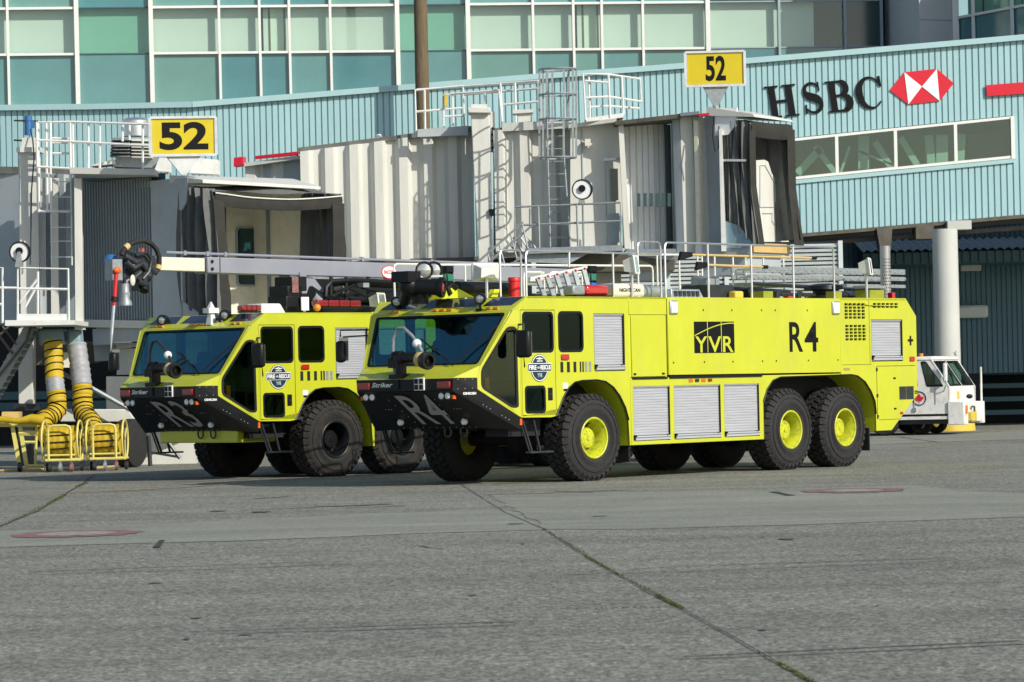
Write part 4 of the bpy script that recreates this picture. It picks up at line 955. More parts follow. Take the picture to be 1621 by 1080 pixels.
    m = MB(); m.box(-2.26, -2.16, .36, .42, 1.42, 1.68); m.box(-2.30, -2.12, .34, .44, 1.42, 1.46); m.build('handle', 'orange', tr, label='orange grab handle behind the quarter window')
    # bumper turret
    t0 = Vector((-2.72, CT+.16, 1.70))
    m = MB(); m.box(t0.x-.13, t0.x+.13, t0.y-.14, t0.y+.14, 1.69, 1.76); m.tube(t0, t0+Vector((0, 0, .28)), .09, 12); m.tube(t0+Vector((0, 0, .2)), t0+Vector((-.03, 0, .42)), .065, 12)
    m.sphere(t0+Vector((0, 0, .30)), .12, 10, 8); m.tube(t0+Vector((0, .10, .33)), t0+Vector((-.02, -.30, .31)), .085, 14); m.sphere(t0+Vector((0, .10, .33)), .10, 10, 8); m.box(t0.x-.12, t0.x+.08, t0.y-.02, t0.y+.16, 1.86, 2.0)
    m.tube(t0+Vector((-.02, -.26, .31)), t0+Vector((-.10, -.62, .26)), .08, 14, .09); m.box(t0.x-.1, t0.x+.12, t0.y-.28, t0.y-.1, 1.98, 2.08)
    tu = m.build('bumper_turret', 'black_satin', tr, smooth=True)
    e0 = t0+Vector((-.10, -.62, .26)); dd = (e0-(t0+Vector((-.02, -.26, .31)))).normalized()
    q = MB(); q.lathe([(.095, -.22), (.118, -.19), (.118, -.10), (.095, -.07)], e0, dd, 20, closed=True); q.build('nozzle_band', 'tan_wood', tu, smooth=True, label='brass coloured ring')
    q = MB(); q.lathe([(.10, -.09), (.135, -.05), (.14, .05), (.12, .07), (.09, .07), (.085, .0), (.03, .0), (.02, .03), (0, .03)], e0, dd, 22); q.build('nozzle', 'black_satin', tu, smooth=True)
    q = MB(); q.sphere(t0+Vector((-.02, -.36, .53)), .075, 12, 8); q.build('spotlight', 'clear_lens', tu, smooth=True)
    hp = [t0+Vector((.0, .12, .02)), t0+Vector((-.02, .14, .35)), t0+Vector((-.02, .12, .62)), t0+Vector((-.02, .03, .78)), t0+Vector((-.02, -.10, .78)), t0+Vector((-.02, -.26, .66)), t0+Vector((-.04, -.42, .50)), t0+Vector((-.06, -.50, .40))]
    q = MB(); q.path(hp, .026, 8); q.build('hose', 'dark_metal' if code == 'R3' else 'galvanised', tu, smooth=True)
    # tow hooks
    for y in (-.12, -.45): MB().path([(-1.95, CT+y+.07*math.cos(a), .84+.08*math.sin(a)) for a in [math.pi*2*i/12 for i in range(12)]], .016, 6, closed=True).build('tow_shackle', 'dark_metal', tr, smooth=True)
    return tr, cabside, shutter

def spotlight(tr, c, r=.085, face=(-1, -.3, 0), name='spotlight'):
    c = V(c); d = V(face).normalized(); m = MB()
    m.lathe([(r*.6, -.14), (r, -.08), (r*1.08, .03), (r, .05), (r*.9, .05), (r*.85, .02), (0, .02)], c, d, 16); m.tube(c, (c.x, c.y, c.z-r-.09), .02, 6); m.box(c.x-.05, c.x+.05, c.y-.05, c.y+.05, c.z-r-.11, c.z-r-.07)
    o = m.build(name, 'black_satin', tr, smooth=True)
    q = MB(); q.lathe([(r*.86, .024), (r*.5, .045), (0, .05)], c, d, 16); q.build('lens', 'lamp_glass', o, smooth=True)
    return o
def light_bar(tr, c0, c1, w, h, m_='red_lens', name='light_bar'):
    c0, c1 = V(c0), V(c1); o = MB().bar(c0, c1, w, h).build(name, m_, tr, bevel=.02)
    d = (c1-c0).normalized(); q = MB()
    q.bar(c0-Vector((0, 0, h/2+.02)), c1-Vector((0, 0, h/2+.02)), w*.8, .03)
    for t in (.25, .5, .75): q.bar(c0.lerp(c1, t)-d*.006, c0.lerp(c1, t)+d*.006, w+.01, h+.01)
    q.build('bracket', 'black_satin', o)
    return o
def rail(m, pts, r=.019, rad=.08):
    # polyline with softened corners
    P = [V(p) for p in pts]; out = [P[0]]
    for i in range(1, len(P)-1):
        a, b = (P[i-1]-P[i]), (P[i+1]-P[i]); ra = min(rad, a.length*.4, b.length*.4); A = P[i]+a.normalized()*ra; B = P[i]+b.normalized()*ra
        out += [A, (A+P[i]*2+B)/4, B]
    out.append(P[-1]); m.path(out, r, 6)

# ---------------------------------------------------------------- R4
_p = at(942, 697, 57.25)
T4 = Fr(_p.x, 57.25, 50.5)
R4, cabside, shutter4 = fire_truck(T4, 'lime yellow fire truck marked R4, the nearer one, with silver railings on its roof', 'R4', (0, 5.43, 7.07), 'rim_paint', 'rubber', 9.37)
def r4_body(B, sg):
    t = (0, .04*sg, 0); f = lambda s, z: (s, B(0), z)
    arch2 = [(4.62, .54), (4.62, 1.18), (4.72, 1.38), (4.90, 1.53), (5.13, 1.585), (7.25, 1.60), (7.45, 1.575), (7.68, 1.47), (7.86, 1.30), (7.98, 1.12), (8.01, .90), (8.01, .60)]
    # lower skirt with three shutters
    holes = [[f(1.02, .60), f(2.0, .60), f(2.0, 1.485), f(1.02, 1.485)], [f(2.11, .60), f(3.40, .60), f(3.40, 1.485), f(2.11, 1.485)], [f(3.50, .60), f(4.50, .60), f(4.50, 1.485), f(3.50, 1.485)]]
    MB().plate([f(.955, .54), f(4.61, .54), f(4.61, 1.20)]+[f(s, z) for s, z in arch2[2:5]]+[f(6.94, 1.598), f(6.94, 1.622), f(.955, 1.622)], holes, t).build('lower_body', 'yellow_paint', R4, bevel=.006)
    for x0, x1 in ((1.02, 2.0), (2.11, 3.40), (3.50, 4.50)): shutter4(B, sg, x0, x1, .60, 1.485, R4)
    # hatch column and tank panel
    MB().plate([f(.955, 2.645), f(1.96, 2.645), f(1.96, 2.93), f(.955, 2.93)], (), t).build('roof_side_panel', 'yellow_paint', R4, bevel=.006)
    hd = MB().plate([(1.0, B(-.008), 1.64), (1.92, B(-.008), 1.64), (1.92, B(-.008), 2.625), (1.0, B(-.008), 2.625)], (), t).build('hatch_door', 'yellow_paint', R4, bevel=.008)
    for x in (1.06, 1.82): MB().box(x-.03, x+.03, B(-.02), B(-.007), 1.67, 1.70).build('latch', 'black_satin', hd)
    MB().box(.955, 1.96, B(.02), B(.05), 1.63, 2.64).build('hatch_frame', 'yellow_trim', R4)
    tp = MB().plate([(1.975, B(-.012), 1.66), (6.94, B(-.012), 1.645), (6.94, B(-.012), 2.93), (1.975, B(-.012), 2.93)], (), t).build('tank_panel', 'yellow_paint', R4, bevel=.008)
    q = MB()
    for x in (2.1, 2.95, 3.75, 4.6, 5.0, 5.95, 6.85):
        for z in (1.86, 2.72): q.tube((x, B(-.018), z), (x, B(-.01), z), .016, 8)
    q.build('rivets', 'dark_metal', tp)
    q = MB(); q.box(1.0, 1.93, B(-.02), B(.02), 1.60, 1.632); q.box(1.99, 4.58, B(-.02), B(.02), 1.60, 1.642); q.build('drip_rail', 'black_satin', R4)
    # rear end
    gr = []
    for (x0, z0, nx, nz, dx, dz) in ((7.11, 2.575, 5, 5, .132, .058), (7.12, 2.195, 5, 5, .132, .058), (8.0, 2.765, 6, 2, .137, .052)):
        for i in range(nx):
            for j in range(nz):
                gr.append([f(x0+i*dx, z0+j*dz), f(x0+i*dx+dx*.78, z0+j*dz), f(x0+i*dx+dx*.78, z0+j*dz+dz*.68), f(x0+i*dx, z0+j*dz+dz*.68)])
    sh = [f(7.92, 1.82), f(8.92, 1.82), f(8.92, 2.56), f(7.92, 2.56)]
    MB().plate([f(6.955, 1.60), f(7.25, 1.60)]+[f(s, z) for s, z in arch2[6:]]+[f(8.5, .60), f(9.36, 1.22), f(9.37, 2.62), f(9.04, 2.94), f(6.955, 2.94)], gr+[sh], t).build('rear_body', 'yellow_paint', R4, bevel=.004)
    shutter4(B, sg, 7.93, 8.91, 1.83, 2.55, R4)
    q = MB(); q.box(8.055, 8.065, B(-.004), B(.002), .80, 1.73); q.box(8.06, 9.3, B(-.004), B(.002), 1.735, 1.743); q.box(8.1, 8.8, B(-.004), B(.002), .79, .796); q.box(7.86, 7.865, B(-.004), B(.002), 1.78, 2.9); q.box(7.0, 7.9, B(-.004), B(.002), 1.77, 1.776); q.build('panel_seam', 'black_matt', R4)
    for z in (.85, 1.22, 1.68): MB().box(8.04, 8.08, B(-.015), B(0), z-.03, z+.03).build('hinge', 'dark_metal', R4)
    q = MB(); q.box(9.08, 9.24, B(-.012), B(0), 2.17, 2.21); q.box(9.14, 9.18, B(-.012), B(0), 2.10, 2.27); q.build('fuel_mark', 'black_satin', R4)
    MB().box(9.12, 9.27, B(-.025), B(0), 1.815, 1.90).build('marker_light', 'red_lens', R4, bevel=.01, label='red light at the rear corner')
    q = MB(); q.box(8.77, 8.98, B(-.01), B(0), 1.14, 1.37); q.box(9.0, 9.22, B(-.01), B(0), 1.14, 1.37); q.build('vent_grille', 'dark_metal', R4)
    for (x, z) in ((8.62, 1.52), (8.62, .98)): MB().box(x-.035, x+.035, B(-.01), B(0), z-.015, z+.015).build('latch', 'black_satin', R4)
    MB().box(8.78, 8.86, B(-.015), B(0), .88, .92).build('reflector', 'red_lens', R4)
    q = MB(); q.box(9.26, 9.36, B(-.01), B(0), 1.235, 1.255); q.box(9.26, 9.36, B(-.01), B(0), 1.27, 1.29); q.build('bracket', 'dark_metal', R4)
    MB().box(7.04, 7.22, B(-.01), B(0), 1.68, 1.72).build('reflector', 'mark_orange', R4)
    for i, (x, c) in enumerate(((2.57, 'orange'), (2.74, 'dark_metal'), (2.92, 'orange'), (3.10, 'dark_red_lens'))): MB().box(x-.05, x+.06, B(-.015), B(0), 1.535, 1.585).build('marker_light', c, R4, bevel=.008)
    for x in (2.12, 6.80):
        o = MB().box(x-.11, x+.11, B(-.045), B(-.01), 2.65, 2.88).build('scene_light', 'bright_metal', R4, bevel=.02); MB().box(x-.085, x+.085, B(-.052), B(-.044), 2.675, 2.855).build('lens', 'clear_lens', o, bevel=.004)
    # liners and mudflaps
    MB().sheet([[(s, B(d), z) for s, z in arch2] for d in (0, .9)]).build('arch_liner', 'yellow_trim', R4, smooth=True)
    MB().path([(s, B(-.008), z) for s, z in arch2[1:-1]], .013, 6).build('arch_moulding', 'black_satin', R4, smooth=True)
    MB().box(7.80, 7.83, B(.02), B(.62), .26, .66).build('mudflap', 'black_matt', R4); MB().box(.93, .96, B(.05), B(.62), .27, .60).build('mudflap', 'black_matt', R4)
    MB().box(4.62, 7.95, B(.62), B(.65), .9, 1.62).build('inner_guard', 'black_matt', R4)
    MB().box(-.95, .9, B(.62), B(.65), .8, 1.62).build('inner_guard', 'black_matt', R4)
both(r4_body)
MB().plate([(9.36, .02, 1.22), (9.36, W-.02, 1.22), (9.37, W-.02, 2.62), (9.37, .02, 2.62)], (), (-.04, 0, 0)).build('rear_panel', 'yellow_paint', R4)
MB().plate([(9.37, .02, 2.62), (9.37, W-.02, 2.62), (9.04, W-.02, 2.94), (9.04, .02, 2.94)], (), (-.03, 0, -.03)).build('rear_slope', 'yellow_paint', R4)
MB().plate([(8.5, .02, .60), (8.5, W-.02, .60), (9.36, W-.02, 1.22), (9.36, .02, 1.22)], (), (-.03, 0, .03)).build('rear_slope', 'yellow_paint', R4)
MB().box(1.0, 8.9, .12, W-.12, 1.62, 2.88).build('body_core', 'black_matt', R4)
# airport logo
q = MB(); q.box(2.68, 3.80, -.018, -.013, 2.01, 2.53); lg = q.build('logo', 'letter_black', R4, label='black square airport logo with an arc')
q = MB()
for x in (3.045, 3.43): q.box(x-.008, x+.008, -.022, -.0185, 2.02, 2.53)
arc = [(2.68+1.12*t, 2.29+.205*math.sin(min(1, t*1.02)*math.pi/2*1.05)) for t in [i/20 for i in range(21)]]
for a, b in zip(arc, arc[1:]): q.add([(a[0], -.0225, a[1]), (b[0], -.0225, b[1]), (b[0], -.0225, b[1]+.016), (a[0], -.0225, a[1]+.016)], [(0, 1, 2, 3)])
for ch, x0, x1 in (('Y', 2.70, 3.03), ('V', 3.06, 3.42), ('R', 3.47, 3.76)): text_on(q, ch, (lambda x0, x1: lambda u, v: (x0+(x1-x0)*u, -.0225, 2.02+.265*v))(x0, x1), .012)
q.build('logo_lettering', 'yellow_paint', lg)
q = MB(); text_on(q, 'R', lambda u, v: (5.40+.40*u, -.0165, 2.01+.51*v), .015); text_on(q, '4', lambda u, v: (5.85+.41*u, -.0165, 2.01+.51*v), .015); q.build('fleet_number', 'letter_black', R4, label='large black R4 on the tank side')

# roof gear of R4
S4 = lambda x, y, b: T4.side(x, y, b)
ZR = 2.93
m = MB()
b = .28
def Rp(x, y, b=b): return tuple(S4(x, y, b))
def down(x, y, b=b):
    p = S4(x, y, b); return (p.x, p.y, ZR)
rail(m, [down(791, 396), Rp(791, 396), Rp(824, 396), down(824, 396)]); 
rail(m, [down(832, 397), Rp(832, 397), Rp(1046, 402.5)]); rail(m, [Rp(901, 399), Rp(901, 423)]); rail(m, [down(970, 401), Rp(970, 401)])
rail(m, [down(1009, 383), Rp(1009, 383), Rp(1045, 383.5), down(1045, 383.5)]); rail(m, [Rp(1009, 383+6), down(1009, 390)])
rail(m, [down(1052, 384), Rp(1052, 384), Rp(1319, 392), down(1319, 392)])
for x, y in ((1120, 386), (1188.5, 388), (1255, 390)): m.tube(Rp(x, y), down(x, y), .021, 6)
m.build('near_railing', 'bright_metal', R4, smooth=True)
m = MB(); bf = 2.75
rail(m, [down(624, 418, bf), Rp(623, 418, bf), Rp(700, 419, bf), Rp(1033, 421, bf), down(1033, 421, bf)])
for x in (702, 736, 770, 856, 860, 880, 921): m.tube(Rp(x, 419.5 if x < 830 else 430, bf), down(x, 420, bf), .018, 6)
rail(m, [down(829, 431, bf-.3), Rp(829, 431, bf-.3), Rp(861, 431, bf-.3), down(861, 431, bf-.3)]); rail(m, [down(870, 430, bf-.3), Rp(870, 431, bf-.3), Rp(926, 431, bf-.3), down(926, 431, bf-.3)])
rail(m, [Rp(1005, 403, bf), Rp(1085, 403.5, bf), Rp(1245, 407, bf)])
for x in (1040, 1075, 1104, 1111, 1131, 1160, 1180, 1208, 1240): m.tube(Rp(x, 405, bf), down(x, 405, bf), .018, 6)
m.build('far_railing', 'white_paint', R4, smooth=True)
signal_tower(R4, T4, 708, 421, 1.9); signal_tower(R4, T4, 935, 421, 1.9)
lamp_post_light(R4, T4, 770, 431, 1.0, .42, .25, yaw=R(60))
lamp_post_light(R4, T4, 1000, 420, .22, .36, .28, yaw=R(-62)); lamp_post_light(R4, T4, 1371, 423, .22, .34, .28, yaw=R(-62))
spotlight(R4, S4(628, 478, 2.55), .085, (-1, -.5, -.1)); spotlight(R4, S4(760, 473, .75), .085, (-1, -.5, -.1))
# red beacon, cream box
c = S4(938, 459, .35); q = MB(); q.box(c.x-.30, c.x+.30, c.y-.12, c.y+.12, ZR+.03, ZR+.20); o = q.build('beacon', 'red_lens', R4, bevel=.05)
q = MB(); q.box(c.x-.62, c.x-.31, c.y-.10, c.y+.12, ZR+.03, ZR+.19); q.build('siren_cover', 'galvanised', o, bevel=.03); q = MB(); q.box(c.x-.6, c.x+.32, c.y-.14, c.y+.14, ZR, ZR+.03); q.build('beacon_base', 'black_satin', o)
c = S4(983, 460, .45); q = MB(); q.box(c.x-.42, c.x+.40, c.y-.2, c.y+.2, ZR, ZR+.23); o = q.build('light_housing', 'boom_cream', R4, bevel=.06)
q = MB(); text_on(q, 'NIGHTSCAN', lambda u, v: (c.x-.30+.55*u, c.y-.205, ZR+.09+.06*v), .02); q.build('housing_lettering', 'letter_black', o)
c = S4(1026, 464, .7); q = MB(); q.tube((c.x-.3, c.y, ZR+.11), (c.x+.4, c.y, ZR+.11), .11, 14); q.build('duct', 'galvanised', R4, smooth=True)
c = S4(1078, 463, .5); q = MB(); q.hexa([(c.x-.42, c.y-.12, ZR), (c.x+.48, c.y-.12, ZR), (c.x+.48, c.y+.12, ZR), (c.x-.42, c.y+.12, ZR)], [(c.x-.40, c.y-.1, ZR+.15), (c.x+.38, c.y-.1, ZR+.15), (c.x+.38, c.y+.1, ZR+.15), (c.x-.40, c.y+.1, ZR+.15)]); o = q.build('vent_box', 'bright_metal', R4, bevel=.01)
for k in range(6): MB().box(c.x-.34+k*.12, c.x-.27+k*.12, c.y-.135, c.y-.11, ZR+.03, ZR+.12).build('vent_slot', 'dark_metal', o)
c = S4(1120, 463, .9); MB().box(c.x-.35, c.x+.35, c.y-.3, c.y+.3, ZR, ZR+.24).build('equipment_box', 'dark_metal', R4, bevel=.02)
c = S4(1112, 440, 1.3); MB().box(c.x-.1, c.x+.25, c.y-.2, c.y+.2, ZR, ZR+.42).build('equipment_box', 'galvanised', R4, bevel=.05)
c = S4(1165, 460, .5); MB().box(c.x-.12, c.x+.12, c.y-.08, c.y+.08, ZR, ZR+.13).build('beacon', 'base_yellow', R4, bevel=.03, label='amber beacon')
c = S4(1180, 463, .9); MB().box(c.x-.1, c.x+.65, c.y-.15, c.y+.15, ZR, ZR+.18).build('equipment_box', 'black_satin', R4, bevel=.02)
c = S4(1207, 465, .5); MB().box(c.x-.14, c.x+.14, c.y-.12, c.y+.12, ZR, ZR+.13).build('bracket', 'dark_yellow', R4); c = S4(1320, 463, .5); MB().box(c.x-.1, c.x+.1, c.y-.1, c.y+.1, ZR, ZR+.14).build('bracket', 'dark_yellow', R4)
c = S4(1249, 470, .5); MB().box(c.x-.1, c.x+.1, c.y-.05, c.y+.05, ZR, ZR+.05).build('marker_light', 'red_lens', R4)
c = S4(1304, 455, 1.2); q = MB(); q.lathe([(.30, 0), (.30, .10), (.20, .12), (.20, .18), (.36, .20), (.34, .27), (.12, .31), (0, .31)], (c.x, c.y, ZR), (0, 0, 1), 20); q.build('roof_fan', 'black_satin', R4, smooth=True)
c = S4(1380, 463, .5); MB().box(c.x-.22, c.x+.24, c.y-.1, c.y+.2, ZR, ZR+.17).build('equipment_box', 'dark_yellow', R4); MB().box(c.x-.3, c.x+.3, c.y-.1, c.y+.2, ZR+.2, ZR+.25).build('equipment_lid', 'galvanised', R4)
c = S4(1411, 464, .5); MB().box(c.x-.05, c.x+.05, c.y-.05, c.y+.05, ZR, ZR+.13).build('marker_light', 'red_lens', R4)
# exhaust stack with perforated shield
c = S4(1401, 400, 1.0); q = MB(); q.tube((c.x, c.y, ZR), (c.x, c.y, c.z+.12), .095, 18); ex = q.build('exhaust_stack', 'exhaust_steel', R4, smooth=True)
q = MB()
for k in range(13):
    for j in range(9):
        a = R(180+10+j*22+(11 if k % 2 else 0)); n_ = Vector((math.cos(a), math.sin(a), 0)); p = Vector((c.x, c.y, ZR+.06+k*.058))+n_*.096; x = Vector((-n_.y, n_.x, 0))*.012; z = Vector((0, 0, .014))
        q.add([p-x, p-z, p+x, p+z], [(0, 1, 2, 3)])
q.build('perforations', 'black_matt', ex)
# roof turret
c = S4(665, 470, 1.75); m = MB(); z0 = 2.86
tc_ = Vector((c.x, c.y, z0))
a0 = S4(648, 452, 1.8); a1 = S4(697, 455, 1.35); a2 = S4(640, 478, 2.1)
m.tube(tc_, tc_+Vector((0, 0, .35)), .13, 12); m.sphere(a0, .17, 12, 8); m.tube(a0, a1, .11, 14, .14); m.tube(tc_+Vector((0, 0, .3)), a0, .11, 10); m.tube(a2, a0, .09, 10)
m.tube(S4(664, 474, 1.9), S4(690, 456, 1.6), .055, 8); m.box(a0.x-.2, a0.x+.1, a0.y-.15, a0.y+.2, a0.z+.05, a0.z+.22)
tu = m.build('roof_turret', 'black_satin', R4, smooth=True)
d = (a1-a0).normalized(); q = MB(); q.lathe([(.14, -.05), (.165, 0), (.16, .06), (.11, .06), (.10, .02), (0, .02)], a1, d, 20); q.build('nozzle', 'black_satin', tu, smooth=True)
q = MB(); q.lathe([(.10, .021), (.06, .05), (0, .06)], a1, d, 14); q.build('nozzle_tip', 'red_lens', tu, smooth=True)
for px in (671.5, 686.5): spotlight(R4, S4(px, 428, 1.7), .135, (-.75, -.75, -.05), 'work_light')
q = MB(); q.tube(S4(650, 440, 1.8), S4(700, 438, 1.6), .03, 8); q.tube(S4(679, 445, 1.7), S4(679, 430, 1.7), .03, 6); q.build('bracket', 'galvanised', tu)
q = MB(); p0, p1, p2 = S4(706, 452, 1.5), S4(748, 470, 1.2), S4(700, 471, 1.5); q.plate([p0, S4(726, 457, 1.5), S4(752, 471, 1.5), S4(700, 473, 1.5)], (), (0, .35, 0)); q.plate([S4(778, 470, 1.3), S4(783, 458, 1.3), S4(791, 458, 1.3), S4(788, 470, 1.3)], (), (0, .1, 0)); q.build('turret_bracket', 'yellow_trim', R4)
m = MB(); m.tube(S4(722, 456, 1.6), S4(805, 458, 1.6), .11, 12); m.path([S4(722, 456, 1.5), S4(714, 450, 1.5), S4(708, 456, 1.5), S4(712, 466, 1.5)], .05, 8); m.build('water_pipe', 'black_satin', R4, smooth=True)
m = MB()
for k, (xa, ya, xb, yb) in enumerate(((1060, 466, 1190, 466), (1130, 455, 1250, 462), (1190, 449, 1290, 455), (1215, 466, 1380, 468), (840, 468, 920, 468), (1290, 462, 1400, 466))): m.tube(S4(xa, ya, 1.2+.2*(k % 3)), S4(xb, yb, 1.2+.2*(k % 3)), .035, 8)
for x in (1066, 1095, 1145, 1172, 1228, 1262, 1335, 1350): c = S4(x, 462, 1.0); m.box(c.x-.05, c.x+.05, .95, 1.08, ZR, ZR+.05+.14*random.random()); m.path([(c.x, 1.0, ZR+.02), (c.x+.1, 1.05, ZR+.16), (c.x+.3, 1.1, ZR+.13), (c.x+.45, 1.1, ZR+.02)], .018, 6)
m.build('roof_pipework', 'dark_metal', R4, smooth=True, kind='stuff')
# loose gear on R4
c = S4(814.5, 455, 1.25); q = MB(); q.lathe([(.085, 0), (.09, .28), (.105, .29), (.105, .33), (.09, .35), (.085, .35), (.0, .34)], (c.x, c.y, ZR), (0, 0, 1), 16)
_w = lambda p: T4.w(*p)
def loose(mb): # transforms truck-frame mesh into the world
    mb.v = [T4.w(*p) for p in mb.v]; return mb
tag(loose(q).build('canister', 'red_paint', None, smooth=True), 'red canister standing on the cab roof of truck R4', 'canister')
q = MB()
A, B2 = S4(1188, 426, 2.0), S4(1432, 431, 2.0)
lp = A+Vector((0, 0, -.0))
for dz, hh in ((0.0, .09), (-.11, .07), (-.24, .06)):
    q.bar(A+Vector((0, 0, dz)), B2+Vector((0, 0, dz)), .05, hh)
ln = thing('ladder', 'long aluminium extension ladder lying on the roof of truck R4', 'ladder', tuple(T4.w(*(A+Vector((0, 0, -.27))))), 0)
ls = [( .0, .10), (-.13, .075), (-.27, .06)]
for dz, hh in ls:
    for off in (0, .42): loose(MB().bar(A+Vector((0, off, dz)), B2+Vector((0, off, dz)), .03, hh)).build('stile', 'galvanised', ln)
for k in range(22):
    p = A.lerp(B2, (k+.5)/22); loose(MB().tube(p+Vector((0, -.03, 0)), p+Vector((0, .45, 0)), .018, 6)).build('rung', 'bright_metal', ln)
    loose(MB().tube(p+Vector((.1, -.03, -.13)), p+Vector((.1, .45, -.13)), .018, 6)).build('rung', 'bright_metal', ln)
A, B2 = S4(838, 441, 1.3), S4(928, 423, 1.3)
ld = thing('ladder', 'short folded ladder propped at an angle on the cab roof of truck R4', 'ladder', tuple(T4.w(A.x, A.y, ZR)), 0)
loose(MB().bar(A, B2, .05, .035)).build('stile', 'white_paint', ld); 
A2, B3 = S4(850, 470, 1.1), S4(925, 462, 1.1)
loose(MB().bar(S4(838, 444, 1.5), S4(925, 434, 1.5), .04, .03)).build('stile', 'white_paint', ld)
for k in range(6):
    t = k/5; p = S4(851+14.5*k, 440.5-3*k, 1.28); r_ = S4(862+14.5*k, 469, 1.1); r_.z = max(r_.z, ZR+.02)
    loose(MB().bar(p, r_, .08, .04)).build('rung', 'galvanised', ld); loose(MB().sphere(p+Vector((0, -.03, 0)), .022, 8, 6)).build('rivet', 'red_paint', ld)
for (xa, ya, xb, yb, lab) in ((1095, 403.5, 1284, 408.5, 'pike pole with a black head, the longer and upper one on truck R4'), (1121, 419.5, 1207, 422.8, 'shorter pike pole below the long one on truck R4')):
    a, b_ = S4(xa, ya, .32), S4(xb, yb, .32); pp = thing('pike_pole', lab, 'pole', tuple(T4.w(*a)), 0)
    loose(MB().tube(a, b_, .020, 8)).build('shaft', 'tan_wood', pp, smooth=True)
    loose(MB().hexa([a+Vector((-.36, -.02, -.10)), a+Vector((-.36, .03, -.10)), a+Vector((0, .03, -.03)), a+Vector((0, -.02, -.03))], [a+Vector((-.30, -.02, .05)), a+Vector((-.30, .03, .05)), a+Vector((0, .03, .04)), a+Vector((0, -.02, .04))])).build('hook_head', 'black_satin', pp)
    loose(MB().tube(b_, b_+Vector((.14, 0, 0)), .032, 8)).build('cap', 'black_satin', pp)

# ---------------------------------------------------------------- R3
_p = at(532.5, 699, 63.75)
T3 = Fr(_p.x, 63.75, 46.5, -.03)
R3, _, shutter3 = fire_truck(T3, 'lime yellow fire truck marked R3, the farther one, with a grey boom over its roof', 'R3', (0, 1.66, 5.9, 7.5), 'black_satin', 'old_rubber', 10.6)
def r3_body(B, sg):
    t = (0, .04*sg, 0); f = lambda s, z: (s, B(0), z)
    MB().plate([f(.955, 1.62), f(10.2, 1.62), f(10.6, 1.62), f(10.6, 2.60), f(10.26, 2.94), f(.955, 2.94)], [[f(1.1, 1.75), f(2.3, 1.75), f(2.3, 2.65), f(1.1, 2.65)]], t).build('upper_body', 'yellow_paint', R3, bevel=.006)
    shutter3(B, sg, 1.1, 2.3, 1.75, 2.65, R3)
    MB().plate([f(2.75, .54), f(4.9, .54), f(4.9, 1.3), f(5.1, 1.5), f(8.3, 1.5), f(8.5, 1.0), f(8.5, .6), f(9.7, .6), f(10.6, 1.2), f(10.6, 1.61), f(.955, 1.61), f(.955, 1.55), f(2.3, 1.55), f(2.6, 1.3)], (), t).build('lower_body', 'yellow_paint', R3, bevel=.006)
    MB().box(-.95, 2.6, B(.62), B(.65), .8, 1.62).build('inner_guard', 'black_matt', R3)
    MB().box(4.9, 8.4, B(.62), B(.65), .8, 1.62).build('inner_guard', 'black_matt', R3)
    MB().box(9.0, 9.02, B(.05), B(.6), .26, .66).build('mudflap', 'black_matt', R3)
both(r3_body)
MB().plate([(10.6, .02, 1.2), (10.6, W-.02, 1.2), (10.6, W-.02, 2.6), (10.6, .02, 2.6)], (), (-.04, 0, 0)).build('rear_panel', 'yellow_paint', R3)
MB().box(1.0, 10.2, .12, W-.12, 1.62, 2.88).build('body_core', 'black_matt', R3)
MB().box(-1.9, -1.0, .5, W-.5, .68, .95).build('front_beam', 'yellow_paint', R3, bevel=.02)
S3 = lambda x, y, b: T3.side(x, y, b)
ZR3 = 2.93
# boom
Lb, Rb = S3(318, 420, 1.5), S3(905, 438, 1.5)
d = (Rb-Lb).normalized()
bm_ = MB(); bm_.bar(Lb, Rb, .36, .28); boom = bm_.build('boom', 'boom_grey', R3, bevel=.015, label='long grey telescopic boom')
q = MB(); q.bar(Lb-d*1.05+Vector((0, 0, .0)), Lb-d*.02, .26, .235); q.build('boom_tip', 'boom_cream', boom, bevel=.01)
q = MB(); q.bar(Lb+d*.28-Vector((0, .186, -.0)), Lb+d*.29-Vector((0, .186, 0)), .012, .26)
for dz in (.06, -.07): q.tube(Lb+d*.10+Vector((0, -.20, dz)), Lb+d*.10+Vector((0, -.18, dz)), .03, 10)
q.build('bolts', 'black_satin', boom)
q = MB(); pa, pb = Lb-d*.9+Vector((0, -.10, .20)), Rb+Vector((0, -.10, .19)); q.tube(pa, pb, .025, 8)
for t_ in (.04, .09, .13, .45, .62, .8): p = pa.lerp(pb, t_); q.bar(p-d*.03, p+d*.03, .07, .08)
q.build('boom_pipe', 'boom_grey', boom, smooth=True)
q = MB(); q.bar(Lb+d*2.0+Vector((0, 0, -.165)), Rb+Vector((0, 0, -.17)), .30, .05); q.build('boom_rail', 'galvanised', boom)
e_c = S3(617, 431, 1.30); e_c = e_c+Vector((0, 0, 0)); 
ell = lambda rx, rz, y: [(e_c.x+rx*math.cos(2*math.pi*i/32), y, e_c.z+rz*math.sin(2*math.pi*i/32)) for i in range(32)]
yb = 1.5-.186
o = MB().plate(ell(.20, .125, yb), (), (0, .004, 0)).build('maker_badge', 'sign_red', boom); MB().plate(ell(.18, .108, yb-.004), (), (0, .003, 0)).build('badge_face', 'sign_white', o)
q = MB(); text_on(q, 'SNOZZLE', lambda u, v: (e_c.x-.14+.28*u, yb-.008, e_c.z-.035+.07*v), .03); q.build('badge_lettering', 'sign_red', o)
